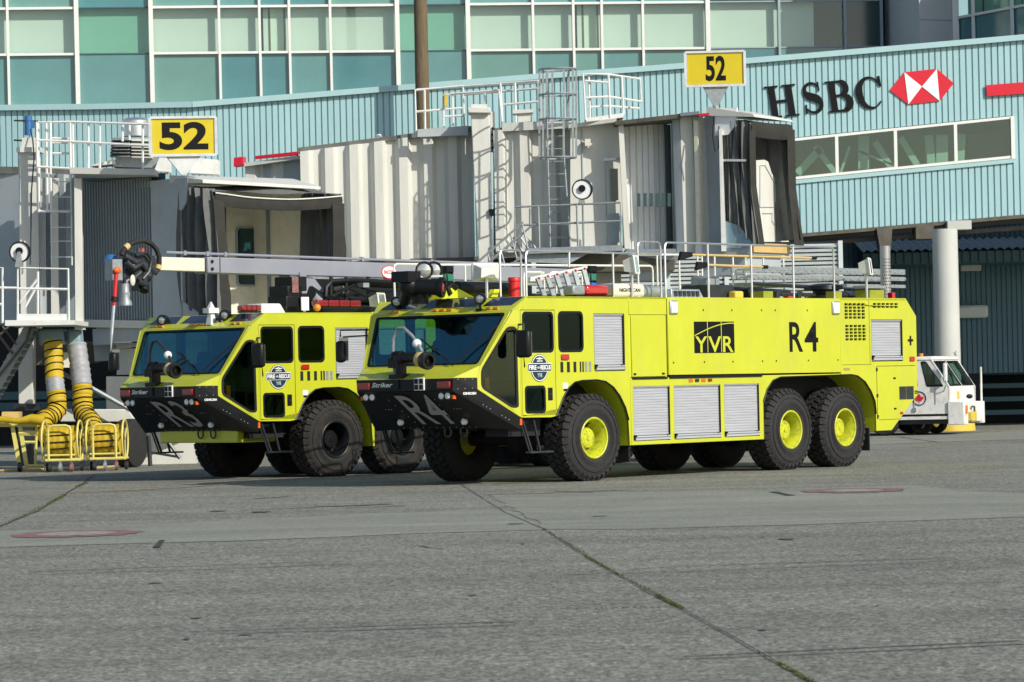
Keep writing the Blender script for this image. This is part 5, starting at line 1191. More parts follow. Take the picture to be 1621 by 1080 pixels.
# boom head: nozzle, hose, piercing tip
hb_ = Lb-d*1.05
m = MB(); c = S3(214, 420, 1.5)
m.box(c.x-.20, c.x+.35, 1.38, 1.62, c.z-.14, c.z+.16); m.tube(S3(205, 408, 1.45), S3(235, 425, 1.4), .09, 12); m.sphere(S3(208, 425, 1.4), .15, 12, 8); m.sphere(S3(232, 436, 1.4), .12, 10, 8)
m.path([S3(196, 405, 1.35), S3(215, 415, 1.3), S3(222, 430, 1.3), S3(212, 440, 1.3), S3(199, 446, 1.3), S3(198, 462, 1.3)], .07, 10); m.tube(S3(236, 420, 1.35), S3(243, 432, 1.35), .09, 10); m.box(c.x-.1, c.x+.1, 1.3, 1.5, c.z-.45, c.z-.1)
m.path([S3(206, 440, 1.35), S3(222, 447, 1.3), S3(228, 455, 1.3)], .04, 8)
m.tube(S3(200, 398, 1.4), S3(214, 402, 1.4), .05, 8); m.path([S3(215, 405, 1.3), S3(232, 400, 1.3), S3(240, 410, 1.3), S3(236, 430, 1.3), S3(226, 442, 1.3)], .03, 8); m.path([S3(200, 415, 1.25), S3(212, 425, 1.2), S3(224, 418, 1.2), S3(232, 428, 1.2)], .05, 8); m.tube(S3(218, 446, 1.25), S3(232, 452, 1.25), .05, 8)
hd = m.build('boom_head', 'dark_metal', R3, smooth=True, label='dark pipework at the tip of the boom')
q = MB(); q.lathe([(.075, .14), (.075, 0), (.09, -.02), (.08, -.12), (.12, -.20), (.12, -.24), (0, -.24)], S3(198, 462, 1.3), (0, 0, 1), 18); q.build('nozzle', 'galvanised', hd, smooth=True)
q = MB(); q.lathe([(.085, .06), (.09, -.06), (.07, -.07), (0, -.07)], S3(228, 456, 1.3), (.6, .3, 1), 14); q.build('work_light', 'black_satin', hd, smooth=True)
q = MB(); q.sphere(S3(210, 444, 1.22), .10, 12, 8, (.55, .3, 1)); q.build('camera_cover', 'boom_cream', hd, smooth=True)
hp = [S3(*p, 1.35) for p in ((192, 404), (196, 395), (205, 387), (216, 382), (228, 381), (240, 386), (248, 395), (252, 407), (252, 418), (249, 428), (245, 433))]
q = MB(); q.path(hp, .045, 9); q.build('hose', 'rubber', hd, smooth=True)
for a, b_ in ((1, 2), (8, 9)): MB().tube(hp[a].lerp(hp[b_], .2), hp[a].lerp(hp[b_], .8), .056, 10).build('hose_ferrule', 'tan_wood', hd, smooth=True)
MB().sphere(S3(176, 415, 1.75), .14, 12, 8).build('motor_cover', 'blue_paint', hd, smooth=True); MB().tube(S3(243, 410, 1.7), S3(247, 420, 1.7), .14, 14).build('motor_cover', 'blue_paint', hd, smooth=True)
q = MB(); p = S3(182, 422, 1.4); q.box(p.x-.14, p.x+.08, 1.3, 1.5, p.z-.24, p.z+.12); q.build('pierce_bracket', 'galvanised', hd)
q = MB(); p = S3(186, 428, 1.25); q.sphere(p, .075, 10, 8, (1, .6, .8)); q.build('lamp', 'orange', hd, smooth=True)
q = MB(); q.tube(S3(225, 399, 1.5), S3(225, 393, 1.5), .05, 12); q.build('beacon', 'red_lens', hd, smooth=True)
q = MB(); q.tube(S3(184.5, 428, 1.28), S3(180.5, 484, 1.28), .038, 12, .034); pr = q.build('piercing_tube', 'red_paint', hd, smooth=True)
q = MB(); q.tube(S3(180.5, 484, 1.28), S3(177, 530, 1.28), .030, 12, .028); q.tube(S3(177, 530, 1.28), S3(175.5, 556, 1.28), .028, 12, .006); q.build('piercing_tip', 'bright_metal', hd, smooth=True)
q = MB(); q.tube(S3(181.3, 470, 1.28), S3(180.8, 477, 1.28), .066, 12); q.build('collar', 'black_satin', hd, smooth=True)
# turret base, cylinder, hoses, light bars under the boom
m = MB(); m.plate([S3(468, 494, 1.35), S3(482, 436, 1.35), S3(497, 440, 1.35), S3(520, 470, 1.35), S3(524, 494, 1.35)], (), (0, .3, 0)); m.plate([S3(474, 431, 1.3), S3(486, 431, 1.3), S3(484, 445, 1.3), S3(476, 445, 1.3)], (), (0, .4, 0)); m.build('boom_support', 'boom_grey', R3)
m = MB(); c = S3(455, 455, 1.2)
for (x, y, w_, h_) in ((460, 450, .34, .26), (452, 462, .36, .2), (452, 482, .42, .3), (464, 474, .25, .2), (447, 490, .3, .12)):
    p = S3(x, y, 1.2); m.box(p.x-w_/2, p.x+w_/2, .95, 1.45, p.z-h_/2, p.z+h_/2)
m.build('control_box', 'black_satin', R3, bevel=.02)
q = MB(); p = S3(468, 451, .93); q.box(p.x-.09, p.x+.06, .92, .94, p.z-.14, p.z+.14); q.build('warning_plate', 'mark_red', R3); 
q = MB(); p = S3(482, 481, .9); q.box(p.x-.09, p.x+.09, .88, .9, p.z-.12, p.z+.12); q.build('warning_plate', 'sign_white', R3)
m = MB()
m.tube(S3(492, 470, 1.3), S3(600, 476, 1.3), .10, 12); m.tube(S3(488, 466, 1.3), S3(500, 474, 1.3), .17, 14)
m.path([S3(515, 470, 1.2), S3(516, 455, 1.2), S3(524, 446, 1.2), S3(560, 444, 1.2), S3(640, 448, 1.2), S3(760, 455, 1.2)], .05, 8)
m.path([S3(515, 465, 1.4), S3(522, 452, 1.4), S3(540, 449, 1.4), S3(640, 454, 1.4), S3(760, 460, 1.4)], .04, 8)
m.path([S3(530, 462, 1.1), S3(560, 452, 1.1), S3(600, 463, 1.1), S3(640, 458, 1.1)], .025, 6); m.path([S3(525, 470, 1.0), S3(552, 456, 1.0), S3(575, 468, 1.0), S3(615, 470, 1.0)], .022, 6)
for x in (524, 548, 583): m.tube(S3(x, 438, 1.2), S3(x, 476, 1.2), .035, 6)
m.box(.6, 3.4, .9, 2.2, ZR3, ZR3+.12); m.build('hydraulic_lines', 'black_satin', R3, smooth=True)
q = MB(); q.tube(S3(494, 468, 1.22), S3(504, 477, 1.22), .10, 14); q.box(*[v for v in (S3(575, 450, 1.0).x-.05, S3(575, 450, 1.0).x+.1, .95, 1.1, S3(575, 455, 1.0).z, S3(575, 448, 1.0).z)]); q.build('cylinder_cap', 'galvanised', R3, smooth=True)
light_bar(R3, S3(379, 488, .55), S3(410, 488, .55), .14, .09, 'dark_red_lens'); light_bar(R3, S3(498, 480, .45), S3(567, 481, .45), .16, .11, 'dark_red_lens')
q = MB(); p = S3(502, 487, .4); q.sphere(p, .07, 10, 6); q.build('beacon', 'amber_lens', R3, smooth=True)
p = S3(423, 484, .8); q = MB(); q.hexa([(p.x-.28, .65, ZR3), (p.x+.32, .65, ZR3), (p.x+.32, 1.05, ZR3), (p.x-.28, 1.05, ZR3)], [(p.x-.26, .65, ZR3+.18), (p.x+.18, .65, ZR3+.18), (p.x+.18, 1.05, ZR3+.18), (p.x-.26, 1.05, ZR3+.18)]); q.build('vent_box', 'white_paint', R3, bevel=.02)
lamp_post_light(R3, T3, 598, 477, .45, .46, .26, yaw=R(-60))
spotlight(R3, S3(257, 507, 2.5), .09, (-1, -.4, -.1)); spotlight(R3, S3(356, 499, .9), .09, (-1, -.4, -.1))
p = S3(334, 496, 1.2); q = MB(); q.hexa([(p.x-.07, 1.13, ZR3-.18), (p.x+.07, 1.13, ZR3-.18), (p.x+.07, 1.27, ZR3-.18), (p.x-.07, 1.27, ZR3-.18)], [(p.x-.04, 1.16, p.z+.0), (p.x+.04, 1.16, p.z), (p.x+.04, 1.24, p.z), (p.x-.04, 1.24, p.z)]); q.box(p.x-.12, p.x+.12, 1.12, 1.28, p.z, p.z+.09); q.hexa([(p.x-.05, 1.15, p.z+.09), (p.x+.05, 1.15, p.z+.09), (p.x+.05, 1.25, p.z+.09), (p.x-.05, 1.25, p.z+.09)], [(p.x-.01, 1.19, p.z+.20), (p.x+.01, 1.19, p.z+.20), (p.x+.01, 1.21, p.z+.20), (p.x-.01, 1.21, p.z+.20)]); q.build('weather_sensor', 'white_paint', R3)
# ================================================================ jet bridges
def A3(p): return at(*p)
def pq(pts, m, name, parent, t=.04, label=None, bevel=0):   # plate through (px, py, Y) corners, thickness pointing away
    P = [at(*p) for p in pts]; n = (P[1]-P[0]).cross(P[2]-P[0]).normalized()
    if n.y < 0: n = -n
    # flatten to the best plane through the first three points
    Pf = [p-n*((p-P[0]).dot(n)) for p in P]
    return MB().plate(Pf, (), n*t).build(name, m, parent, label=label, bevel=bevel)
def hx(front, back_dy, m, name, parent, bevel=0, dx=0, label=None):   # front quad px (bl, br, tr, tl) pushed back by dy
    P = [at(*p) for p in front]; d = Vector((dx, back_dy, 0)); 
    return MB().add(P+[p+d for p in P], [(0, 1, 2, 3), (7, 6, 5, 4), (0, 4, 5, 1), (1, 5, 6, 2), (2, 6, 7, 3), (3, 7, 4, 0)]).build(name, m, parent, bevel=bevel, label=label)
def ribs(x0, y0t, y0b, Y0, x1, y1t, y1b, Y1, pitch, depth, prof, m, name, parent):
    a, b = at(x0, y0t, Y0), at(x1, y1t, Y1)
    return MB().corr((a.x, a.y), (b.x, b.y), (a.z, b.z), (at(x0, y0b, Y0).z, at(x1, y1b, Y1).z), pitch, depth, prof).build(name, m, parent)
RP = ((0, 0), (.34, 0), (.50, 1), (.82, 1), (1, 0))
def px_tube(m, pts, r, n=6): m.path([at(*p) for p in pts], r, n); return m
def gate_sign(label, px, py, w, h, Y, post_y, yaw, txt_w, off, deep=.35, funnel=True, parent_lab=None):
    c = at(px, py, Y); S = thing('gate_sign', label, 'sign', tuple(at(px, post_y, Y)), 0, 'gate number signs')
    sc = FPX/Y; W_, H_ = w/sc/math.cos(yaw), h/sc
    ax = Vector((math.cos(yaw), math.sin(yaw), 0)); nn = Vector((ax.y, -ax.x, 0)); up = Vector((-.0, 0, 1)); up = Vector((0, 0, 1))
    tilt = Vector((0, 0, 0))
    L = lambda u, v, o=0: c+ax*(u*W_)+up*(v*H_)+nn*o
    fr_ = .035
    q = MB(); q.hexa([L(-.5, -.5, 0), L(.5, -.5, 0), L(.5, -.5, -deep), L(-.5, -.5, -deep)], [L(-.5, .5, 0), L(.5, .5, 0), L(.5, .5, -deep), L(-.5, .5, -deep)]); box = q.build('sign_box', 'sign_frame', S, bevel=.01)
    q = MB()
    for a_, b_ in (((-.5, -.5), (.5, -.5)), ((.5, -.5), (.5, .5)), ((.5, .5), (-.5, .5)), ((-.5, .5), (-.5, -.5))): q.bar(L(*a_, .01), L(*b_, .01), .06, .05)
    q.build('rim', 'sign_frame', box)
    q = MB(); q.plate([L(-.47, -.45, .006), L(.47, -.45, .006), L(.47, .45, .006), L(-.47, .45, .006)], (), -nn*.004); fc = q.build('face', 'sign_yellow', box)
    q = MB(); vs, fs = text_verts('52', off); q.add([L(-txt_w/2+txt_w*u+.01, -.36+.74*v, .012) for u, v in vs], fs); q.build('number', 'letter_black', fc)
    fb = at(px, post_y, Y).z
    q = MB(); zz = c.z-H_/2; k = .24 if funnel else .1
    q.hexa([Vector((c.x, c.y, fb))+ax*s_*.05+nn*t_ for s_, t_ in ((-1, 0), (1, 0), (1, -.1), (-1, -.1))], [Vector((c.x, c.y, zz))+ax*s_*W_*.27+nn*t_ for s_, t_ in ((-1, -.02), (1, -.02), (1, -.25), (-1, -.25))]) if funnel else None
    if not funnel:
        zm = zz-.45
        q.hexa([Vector((c.x, c.y, zm))+ax*s_*.06+nn*t_ for s_, t_ in ((-1, 0), (1, 0), (1, -.1), (-1, -.1))], [Vector((c.x, c.y, zz))+ax*s_*W_*.22+nn*t_ for s_, t_ in ((-1, -.02), (1, -.02), (1, -.25), (-1, -.25))]); q.tube((c.x, c.y+.05, fb), (c.x, c.y+.05, zm), .06, 8)
    q.build('support', 'sign_frame' if funnel else 'galvanised', S)
    return S

# ---------------------------------------------------------------- jet bridge 1 (left)
Y1 = 74.0
o1 = at(345, 505, Y1); F1 = Fr(o1.x, Y1, 42)
J1 = thing('jet_bridge', 'left jet bridge with grey cab, folded black canopy and a blue lift motor', 'jet bridge', tuple(at(200, 740, 76)), 0, 'passenger jet bridges')
def f1(a, b, z): return F1.w(a, b, z)
aR = F1.side(541, 320).x; zT = F1.side(400, 288).z; zF = F1.side(345, 512).z
f1f = lambda x, y: F1.front(x, y, 0)
bA = f1f(240, 400).y; bB = f1f(287, 400).y
# flat grey panel and curtain
MB(F1).box(0, .06, bB, bA, zF, f1f(262, 284).z).build('side_panel', 'jet_grey', J1, bevel=.01)
MB(F1).box(-.03, .06, bB-.05, bB, zF, f1f(285, 330).z).build('edge_post', 'jet_white', J1)
e = f1(0, bA, 0); pts = [(240, 0)]
cur = []
for k, (x, Y) in enumerate(((240, e.y), (205, e.y+.55), (168, e.y+1.12), (130, e.y+1.7))): cur.append((at(x, 400, Y).x, Y))
zt_, zb_ = at(185, 286, e.y+1).z, at(185, 508, e.y+1).z
for (a, b) in zip(cur, cur[1:]): MB().corr(b, a, (zt_, zt_), (zb_, zb_), .095, .045, ((0, 0), (.40, 0), (.5, 1), (.9, 1), (1, 0))).build('curtain_section', 'curtain_grey', J1)
hx([(130, 518, e.y+1.6), (242, 520, e.y-.05), (242, 508, e.y-.05), (130, 506, e.y+1.6)], .6, 'jet_white', 'curtain_sill', J1)
hx([(126, 287, e.y+1.6), (262, 284, e.y-.05), (262, 274, e.y-.05), (124, 273, e.y+1.6)], 1.2, 'teal_dark', 'curtain_head', J1, dx=-.3)
hx([(119, 516, 75.6), (131, 516, 75.6), (129, 282, 75.6), (117, 282, 75.6)], .25, 'jet_white', 'corner_post', J1, bevel=.01)
# cab body core, floor, roof
zc0, zc1 = zF, zT
MB(F1).box(.08, aR+.1, 3.1, 3.2, zF, zT).build('cab_back_wall', 'cream', J1)
MB(F1).box(aR+.02, aR+.10, 1.2, 4.5, zF, zT).build('cab_right_wall', 'cream', J1)
MB(F1).box(.08, .14, 1.5, 4.4, zF, zT).build('cab_left_wall', 'cream', J1)
MB(F1).box(-.02, aR+.1, .3, 4.4, zF-.35, zF).build('cab_floor', 'jet_grey', J1)
MB(F1).box(.3, aR-.3, 1.0, 4.0, zF-1.0, zF-.35).build('floor_frame', 'jet_white', J1)
MB(F1).box(.02, aR+.12, 1.3, 4.6, zT, zT+.12).build('cab_ceiling', 'jet_white', J1)
rA = [F1.side(287, 277, 1.0), F1.side(511, 291, .9)]
MB(F1).hexa([(-.05, .35, zT-.03), (aR-.28, .35, zT-.10), (aR-.1, bB+.3, zT+.03), (-.05, bB+.3, zT+.03)], [(-.05, .35, zT+.05), (aR-.28, .35, zT-.04), (aR-.1, bB+.3, zT+.20), (-.05, bB+.3, zT+.20)]).build('canopy_roof', 'jet_white', J1, bevel=.01)
MB(F1).plate([(-.06, bB-.35, zT+.12), (-.06, bB+.12, zT+.10), (-.06, bB+.12, zT-.55), (-.06, bB-.12, zT-.55), (-.06, bB-.30, zT-.38)], (), (.05, 0, 0)).build('shroud_plate', 'jet_grey', J1)
MB(F1).plate([(-.03, bB, zF+.52), (-.03, .18, zF+.02), (-.03, .18, zF-.2), (-.03, bB, zF-.2)], (), (.05, 0, 0)).build('lower_shroud', 'jet_grey', J1)
# bellows left side: pleats running from the cab edge to the front frame, fanning outwards
def bellows(F, a0, a1, zb, zt, b_front, b_back, n, lean, parent, amp=.10, mat_='bellows', fold=.0):
    rows = []
    for j in range(9):
        v = j/8; row = []
        for i in range(n*2+1):
            u = i/(n*2); bb = b_back+(b_front(v)-b_back)*u
            a_ = a0+(a1-a0)*u+(amp if i % 2 else -amp)*(.6+.5*math.sin(3*v+i*1.7))
            row.append((a_+random.uniform(-.012, .012), bb+.03*math.sin(i*2.1+v*5), zb(u)+(zt(u)-zb(u))*v))
        rows.append(row)
    return MB(F).sheet(rows).build('bellows_side', mat_, parent)
bellows(F1, .05, -.02, lambda u: zF+.40-.45*u, lambda u: zT-.06-.10*u, lambda v: .05-.30*(1-v), bB, 8, 0, J1, .15)
bellows(F1, aR, aR+.02, lambda u: zF+.2, lambda u: zT-.1-.1*u, lambda v: .05-.2*(1-v), 1.3, 6, 0, J1)
# top of the bellows, drooping, and padded front frame
rows = []
for i in range(13):
    u = i/12; row = []
    for j in range(7):
        v = j/6; row.append((-.04+(aR+.08)*u, .08+1.0*v, zT-.22+.20*v+.05*math.sin(u*math.pi*3+v*4)*(1-v)-.03*math.sin(u*9)))
    rows.append(row)
MB(F1).sheet(rows).build('bellows_top', 'bellows', J1, smooth=True)
zt = zT-.20
m = MB(F1); n = 14
T_ = [(-.02+(aR+.04)*i/n, .0-.03*math.sin(i*1.3), zt-.02-.10*math.sin(math.pi*i/n)) for i in range(n+1)]
m.sheet([[(p[0], p[1]+.12, p[2]) for p in T_], T_, [(p[0], p[1]-.03, p[2]-.13) for p in T_], [(p[0]+(.0), p[1]+.02, p[2]-.27) for p in T_], [(p[0], p[1]+.14, p[2]-.26) for p in T_]])
m.build('canopy_head_pad', 'bellows_pad', J1, smooth=True)
m = MB(F1); m.path([(p[0], p[1]-.035, p[2]-.03) for p in T_], .014, 5); m.build('piping', 'mullion', J1, smooth=True)
for nm, a_, ln, w_ in (('canopy_post_pad', .06, -.30, .26), ('canopy_post_pad', aR-.12, -.05, .30)):
    q = MB(F1); q.sheet([[(a_-w_/2+ln*.0, .0, zt-.1), (a_+w_/2, -.05, zt-.22), (a_+w_/2, .12, zt-.2)]]+[[(a_-w_/2+.02*math.sin(k), .0+ln*k/8*.6, zt-.1-(zt-zF)*k/8*.97), (a_+w_/2+.02*math.cos(k*2), -.05+ln*k/8*.6, zt-.2-(zt-zF)*k/8*.95), (a_+w_/2, .12+ln*k/8*.6, zt-.2-(zt-zF)*k/8*.95)] for k in range(1, 9)]); q.build(nm, 'bellows_pad', J1)
# interior of the cab
def in1(x, y, b=3.08): p = F1.side(x, y, b); return p
p0, p1 = in1(376, 407), in1(409, 362)
g = lambda s, z: (s, 3.07, z)
wdw = MB(F1).plate(rrect(p0.x, p1.x, p0.z-.6, p1.z, .08, g), (), (0, .02, 0)).build('cab_window', 'spandrel_night', J1)
MB(F1).plate(rrect(p0.x-.04, p1.x+.04, p0.z-.64, p1.z+.04, .1, lambda s, z: (s, 3.06, z)), [rrect(p0.x, p1.x, p0.z-.6, p1.z, .08, lambda s, z: (s, 3.06, z))], (0, .03, 0)).build('window_seal', 'mullion_grey', wdw)
p = in1(355, 400); MB(F1).box(p.x-.12, p.x+.03, 3.03, 3.08, zF, zT-.35).build('door_frame', 'black_satin', J1)
p0, p1 = in1(366, 338, 2.6), in1(396, 336, 2.6); MB(F1).box(p0.x, p1.x, 2.6, 2.68, p0.z-.03, p0.z+.03).build('strip_lamp', 'boom_cream', J1)
p = in1(452, 366); MB(F1).box(p.x-.12, p.x+.12, 3.04, 3.08, p.z-.12, p.z+.10).build('notice', 'jet_grey', J1)
p = in1(446, 405, 2.9); MB(F1).box(p.x-.12, p.x+.12, 2.8, 3.05, p.z-.15, p.z+.15).build('console', 'jet_grey', J1); MB(F1).box(p.x-.04, p.x+.02, 2.85, 2.9, p.z+.15, p.z+.38).build('handset', 'black_satin', J1)
for xa, ya, xb, yb, bb in ((465, 376, 465, 412, 2.3), (477, 367, 491, 412, 2.0), (502, 344, 491, 412, 1.8), (471, 366, 480, 366, 2.0)):
    a, b = in1(xa, ya, bb), in1(xb, yb, bb); MB(F1).bar(a, b, .07, .05, up=(0, 1, 0)).build('brace', 'jet_white', J1)
q = MB(F1); a, b = in1(500, 335, 2.4), in1(520, 335, 1.4); q.box(in1(468, 380, 2.6).x, aR-.05, 2.5, 2.55, zF, zT-.3); q.build('inner_partition', 'curtain_grey', J1)
q = MB(F1); q.path([in1(440, 435, 3.0), in1(432, 448, 3.0), in1(418, 455, 3.0), in1(412, 465, 3.0)], .012, 5); p = in1(411, 466, 3.0); q.sphere(p, .06, 8, 6); q.build('cable', 'black_satin', J1)
# tunnel going left behind the cab
zr0, zr1 = at(60, 266, 79).z, at(60, 515, 78).z
ribs(-90, 270, 512, 79.5, 30, 268, 512, 79.0, .62, .12, RP, 'jet_grey', 'tunnel_wall', J1)
ribs(62, 272, 512, 77.8, 120, 278, 512, 77.4, .40, .08, RP, 'jet_grey', 'tunnel_wall', J1)
hx([(-90, 274, 79.4), (120, 276, 78.2), (120, 266, 78.2), (-90, 262, 79.4)], 3.2, 'roof_dirty', 'tunnel_roof', J1)
hx([(-90, 512, 79.7), (120, 512, 78), (120, 276, 78), (-90, 274, 79.7)], 3.2, 'jet_grey', 'tunnel_core', J1)
pq([(5, 384, 79.25), (28, 386, 79.15), (28, 362, 79.15), (5, 362, 79.25)], 'mark_red', 'red_band', J1, .02); pq([(22, 363, 79.1), (30, 363, 79.1), (30, 278, 79.1), (25, 280, 79.1)], 'mark_red', 'red_band', J1, .02)
# lift column with blue motor
hx([(32, 520, 76.8), (63, 520, 76.8), (60, 240, 76.8), (29, 240, 76.8)], .45, 'jet_white', 'lift_column', J1, bevel=.02)
hx([(26, 241, 76.7), (65, 241, 76.7), (64, 233, 76.7), (25, 233, 76.7)], .6, 'jet_white', 'column_flange', J1); hx([(34, 234, 76.8), (58, 234, 76.8), (57, 218, 76.8), (35, 218, 76.8)], .3, 'jet_white', 'gearbox', J1)
c0, c1 = at(45, 214, 77), at(44.5, 184, 77); q = MB(); q.tube(c0, c1, .085, 14); q.tube(c0, c0.lerp(c1, .45), .07, 12); q.tube(c0.lerp(c1, .75), c0.lerp(c1, .8), .10, 14); q.box(c0.x+.05, c0.x+.13, 76.95, 77.05, c0.z+.15, c0.z+.3); q.build('lift_motor', 'blue_paint', J1, smooth=True)
q = MB(); px_tube(q, [(48, 205, 76.8), (52, 222, 76.6), (54, 250, 76.6), (50, 300, 76.6), (48, 420, 76.6)], .015); px_tube(q, [(22, 191, 77), (60, 192, 77)], .02); px_tube(q, [(22, 222, 77), (40, 223, 77)], .02); q.build('cable', 'dark_metal', J1)
for x0, x1, m_ in ((62, 72, 'jet_grey'), (80, 92, 'jet_white'), (104, 117, 'curtain_grey')): hx([(x0+1, 512, 77.0), (x1+1, 512, 77.0), (x1, 282, 77.0), (x0, 282, 77.0)], .2, m_, 'vertical_channel', J1)
# roof railing and roof unit
m = MB()
for pts in ([(59, 265, 76), (58, 194, 76), (111, 193, 76), (236, 197, 75.4)], [(59, 222, 76), (111, 224, 76), (236, 231, 75.4)], [(60, 264, 76), (111, 267, 76), (244, 275, 75.3)], [(80, 193, 76), (80, 268, 76)], [(111, 193, 76), (112, 272, 76)], [(115, 193, 76), (116, 272, 76)], [(140, 194, 75.9), (140, 266, 75.9)], [(158, 195, 75.8), (158, 272, 75.8)], [(194, 196, 75.7), (194, 224, 75.7)], [(205, 196, 75.7), (205, 222, 75.7)], [(226, 197, 75.5), (226, 272, 75.5)], [(82, 219, 76.2), (111, 220, 76.2)], [(82, 226, 76.2), (111, 226, 76.2)], [(82, 243, 76.2), (111, 243, 76.2)]): px_tube(m, pts, .028)
m.build('roof_railing', 'white_paint', J1, smooth=True)
hx([(111, 275, 75.4), (245, 277, 74.9), (245, 268, 74.9), (111, 265, 75.4)], 1.6, 'jet_white', 'roof_deck', J1)
m = MB()
for x in (60, 73, 79): px_tube(m, [(x, 194, 76.2), (x+2, 336, 76.2)], .03)
px_tube(m, [(60, 334, 76.2), (112, 335, 76.2)], .03)
for y in (288, 312, 335, 360, 382, 407): px_tube(m, [(80, y, 76.3), (112, y, 76.3)], .014)
for x in (80, 112): px_tube(m, [(x, 270, 76.3), (x+2, 420, 76.3)], .018)
m.build('ladder', 'white_paint', J1)
hx([(178, 264, 76.4), (248, 266, 76.4), (248, 248, 76.4), (186, 247, 76.4)], 1.0, 'galvanised', 'unit_base', J1); hx([(143, 263, 76.2), (182, 259, 76.2), (182, 252, 76.2), (143, 262, 76.2)], .8, 'jet_white', 'sloping_cover', J1)
for k in range(6): 
    y = 248-k*5.2; hx([(173+k*.6, y, 76.1), (206, y, 76.1), (206, y-3.6, 76.25), (175+k*.6, y-3.6, 76.25)], .3, 'galvanised', 'louvre_blade', J1); hx([(208, y+1, 76.1), (240, y+2, 76.1), (240, y-2.0, 76.25), (208, y-2.6, 76.25)], .3, 'jet_white', 'louvre_blade', J1)
hx([(178, 248, 76.4), (240, 249, 76.4), (240, 217, 76.4), (180, 217, 76.4)], 1.0, 'galvanised', 'roof_unit', J1)
c = at(215, 216, 77); q = MB(); q.lathe([(.27, 0), (.27, .27), (.31, .27), (.31, .33), (.20, .39), (0, .40)], c, (0, 0, 1), 24); q.build('exhaust_fan', 'bright_metal', J1, smooth=True)
hx([(244, 271, 76), (268, 272, 76), (268, 250, 76), (252, 250, 76)], .5, 'white_paint', 'roof_box', J1); hx([(300, 274, 76.6), (345, 276, 76.6), (345, 253, 76.6), (310, 250, 76.6)], .6, 'white_paint', 'roof_box', J1)
hx([(262, 256, 76.2), (266, 256, 76.2), (266, 276, 76.2), (262, 276, 76.2)], .1, 'tan_wood', 'rusty_bracket', J1)
gate_sign('large yellow 52 gate sign on the left jet bridge, in a white frame', 290, 216, 103, 60, 74.2, 277, R(8), .74, .035)
# service platform, reel and stairs
m = MB()
for pts in ([(-30, 424, 73.5), (4, 424, 73.5), (4, 512, 73.5)], [(28, 512, 73.5), (28, 424, 73.5), (108, 426, 73.5), (109, 512, 73.5)], [(28, 457, 73.5), (108, 458, 73.5)], [(-30, 455, 73.5), (28, 456, 73.5)], [(-30, 480, 73.5), (4, 482, 73.5)], [(60, 430, 75), (60, 500, 75)], [(40, 486, 75), (60, 450, 75)], [(30, 480, 75.5), (61, 440, 75.5)]): px_tube(m, pts, .028)
m.build('platform_railing', 'white_paint', J1, smooth=True)
hx([(29, 508, 73.5), (108, 508, 73.5), (108, 497, 73.5), (29, 497, 73.5)], .05, 'white_paint', 'kick_plate', J1); hx([(8, 516, 73.4), (118, 514, 73.4), (118, 507, 73.4), (8, 507, 73.4)], 2.4, 'white_paint', 'platform_deck', J1)
hx([(118, 522, 75.3), (132, 522, 75.3), (132, 510, 75.3), (118, 510, 75.3)], .4, 'white_paint', 'deck_bracket', J1)
def reel(parent, x, y, Y, rpx, stand):
    c = at(x, y, Y); r_ = rpx*Y/FPX; q = MB(); q.lathe([(r_, 0), (r_, .05), (0, .05)], c, (.15, 1, 0), 28); o = q.build('cable_reel', 'sign_white', parent, smooth=True)
    q = MB(); q.lathe([(r_*.93, -.02), (r_*1.05, -.02), (r_*1.05, .07), (r_*.93, .07)], c, (.15, 1, 0), 28, closed=True); q.lathe([(r_*.36, -.05), (r_*.36, .0), (0, .0)], c+Vector((0, 0, .02)), (.15, 1, 0), 18); q.build('reel_rim', 'black_satin', o, smooth=True)
    b = at(x, y+stand, Y); q = MB(); q.hexa([(b.x-.08, Y-.12, b.z), (b.x+.08, Y-.12, b.z), (b.x+.08, Y-.07, b.z), (b.x-.08, Y-.07, b.z)], [(c.x-.03, Y-.12, c.z), (c.x+.03, Y-.12, c.z), (c.x+.03, Y-.07, c.z), (c.x-.03, Y-.07, c.z)]); q.build('stand', 'galvanised', o)
reel(J1, 31, 399, 73.3, 16, 24)
m = MB(); s0, s1 = at(48, 517, 75), at(-22, 640, 75)
for dy in (0, .75): m.bar(s0+Vector((0, dy, 0)), s1+Vector((0, dy, 0)), .04, .22)
m.build('stair_stringer', 'galvanised', J1)
for k in range(12): p = s0.lerp(s1, (k+.5)/12); MB().box(p.x-.14, p.x+.14, 75, 75.75, p.z-.02, p.z+.02).build('stair_tread', 'jet_grey', J1)
m = MB(); px_tube(m, [(50, 512, 74.9), (42, 540, 74.9), (-20, 618, 74.9)], .03); px_tube(m, [(14, 517, 74.9), (-10, 540, 74.9)], .03); px_tube(m, [(-6, 525, 74.9), (20, 560, 74.9)], .03); px_tube(m, [(4, 517, 74.9), (26, 546, 74.9)], .02); m.build('stair_rail', 'brown_steel', J1)
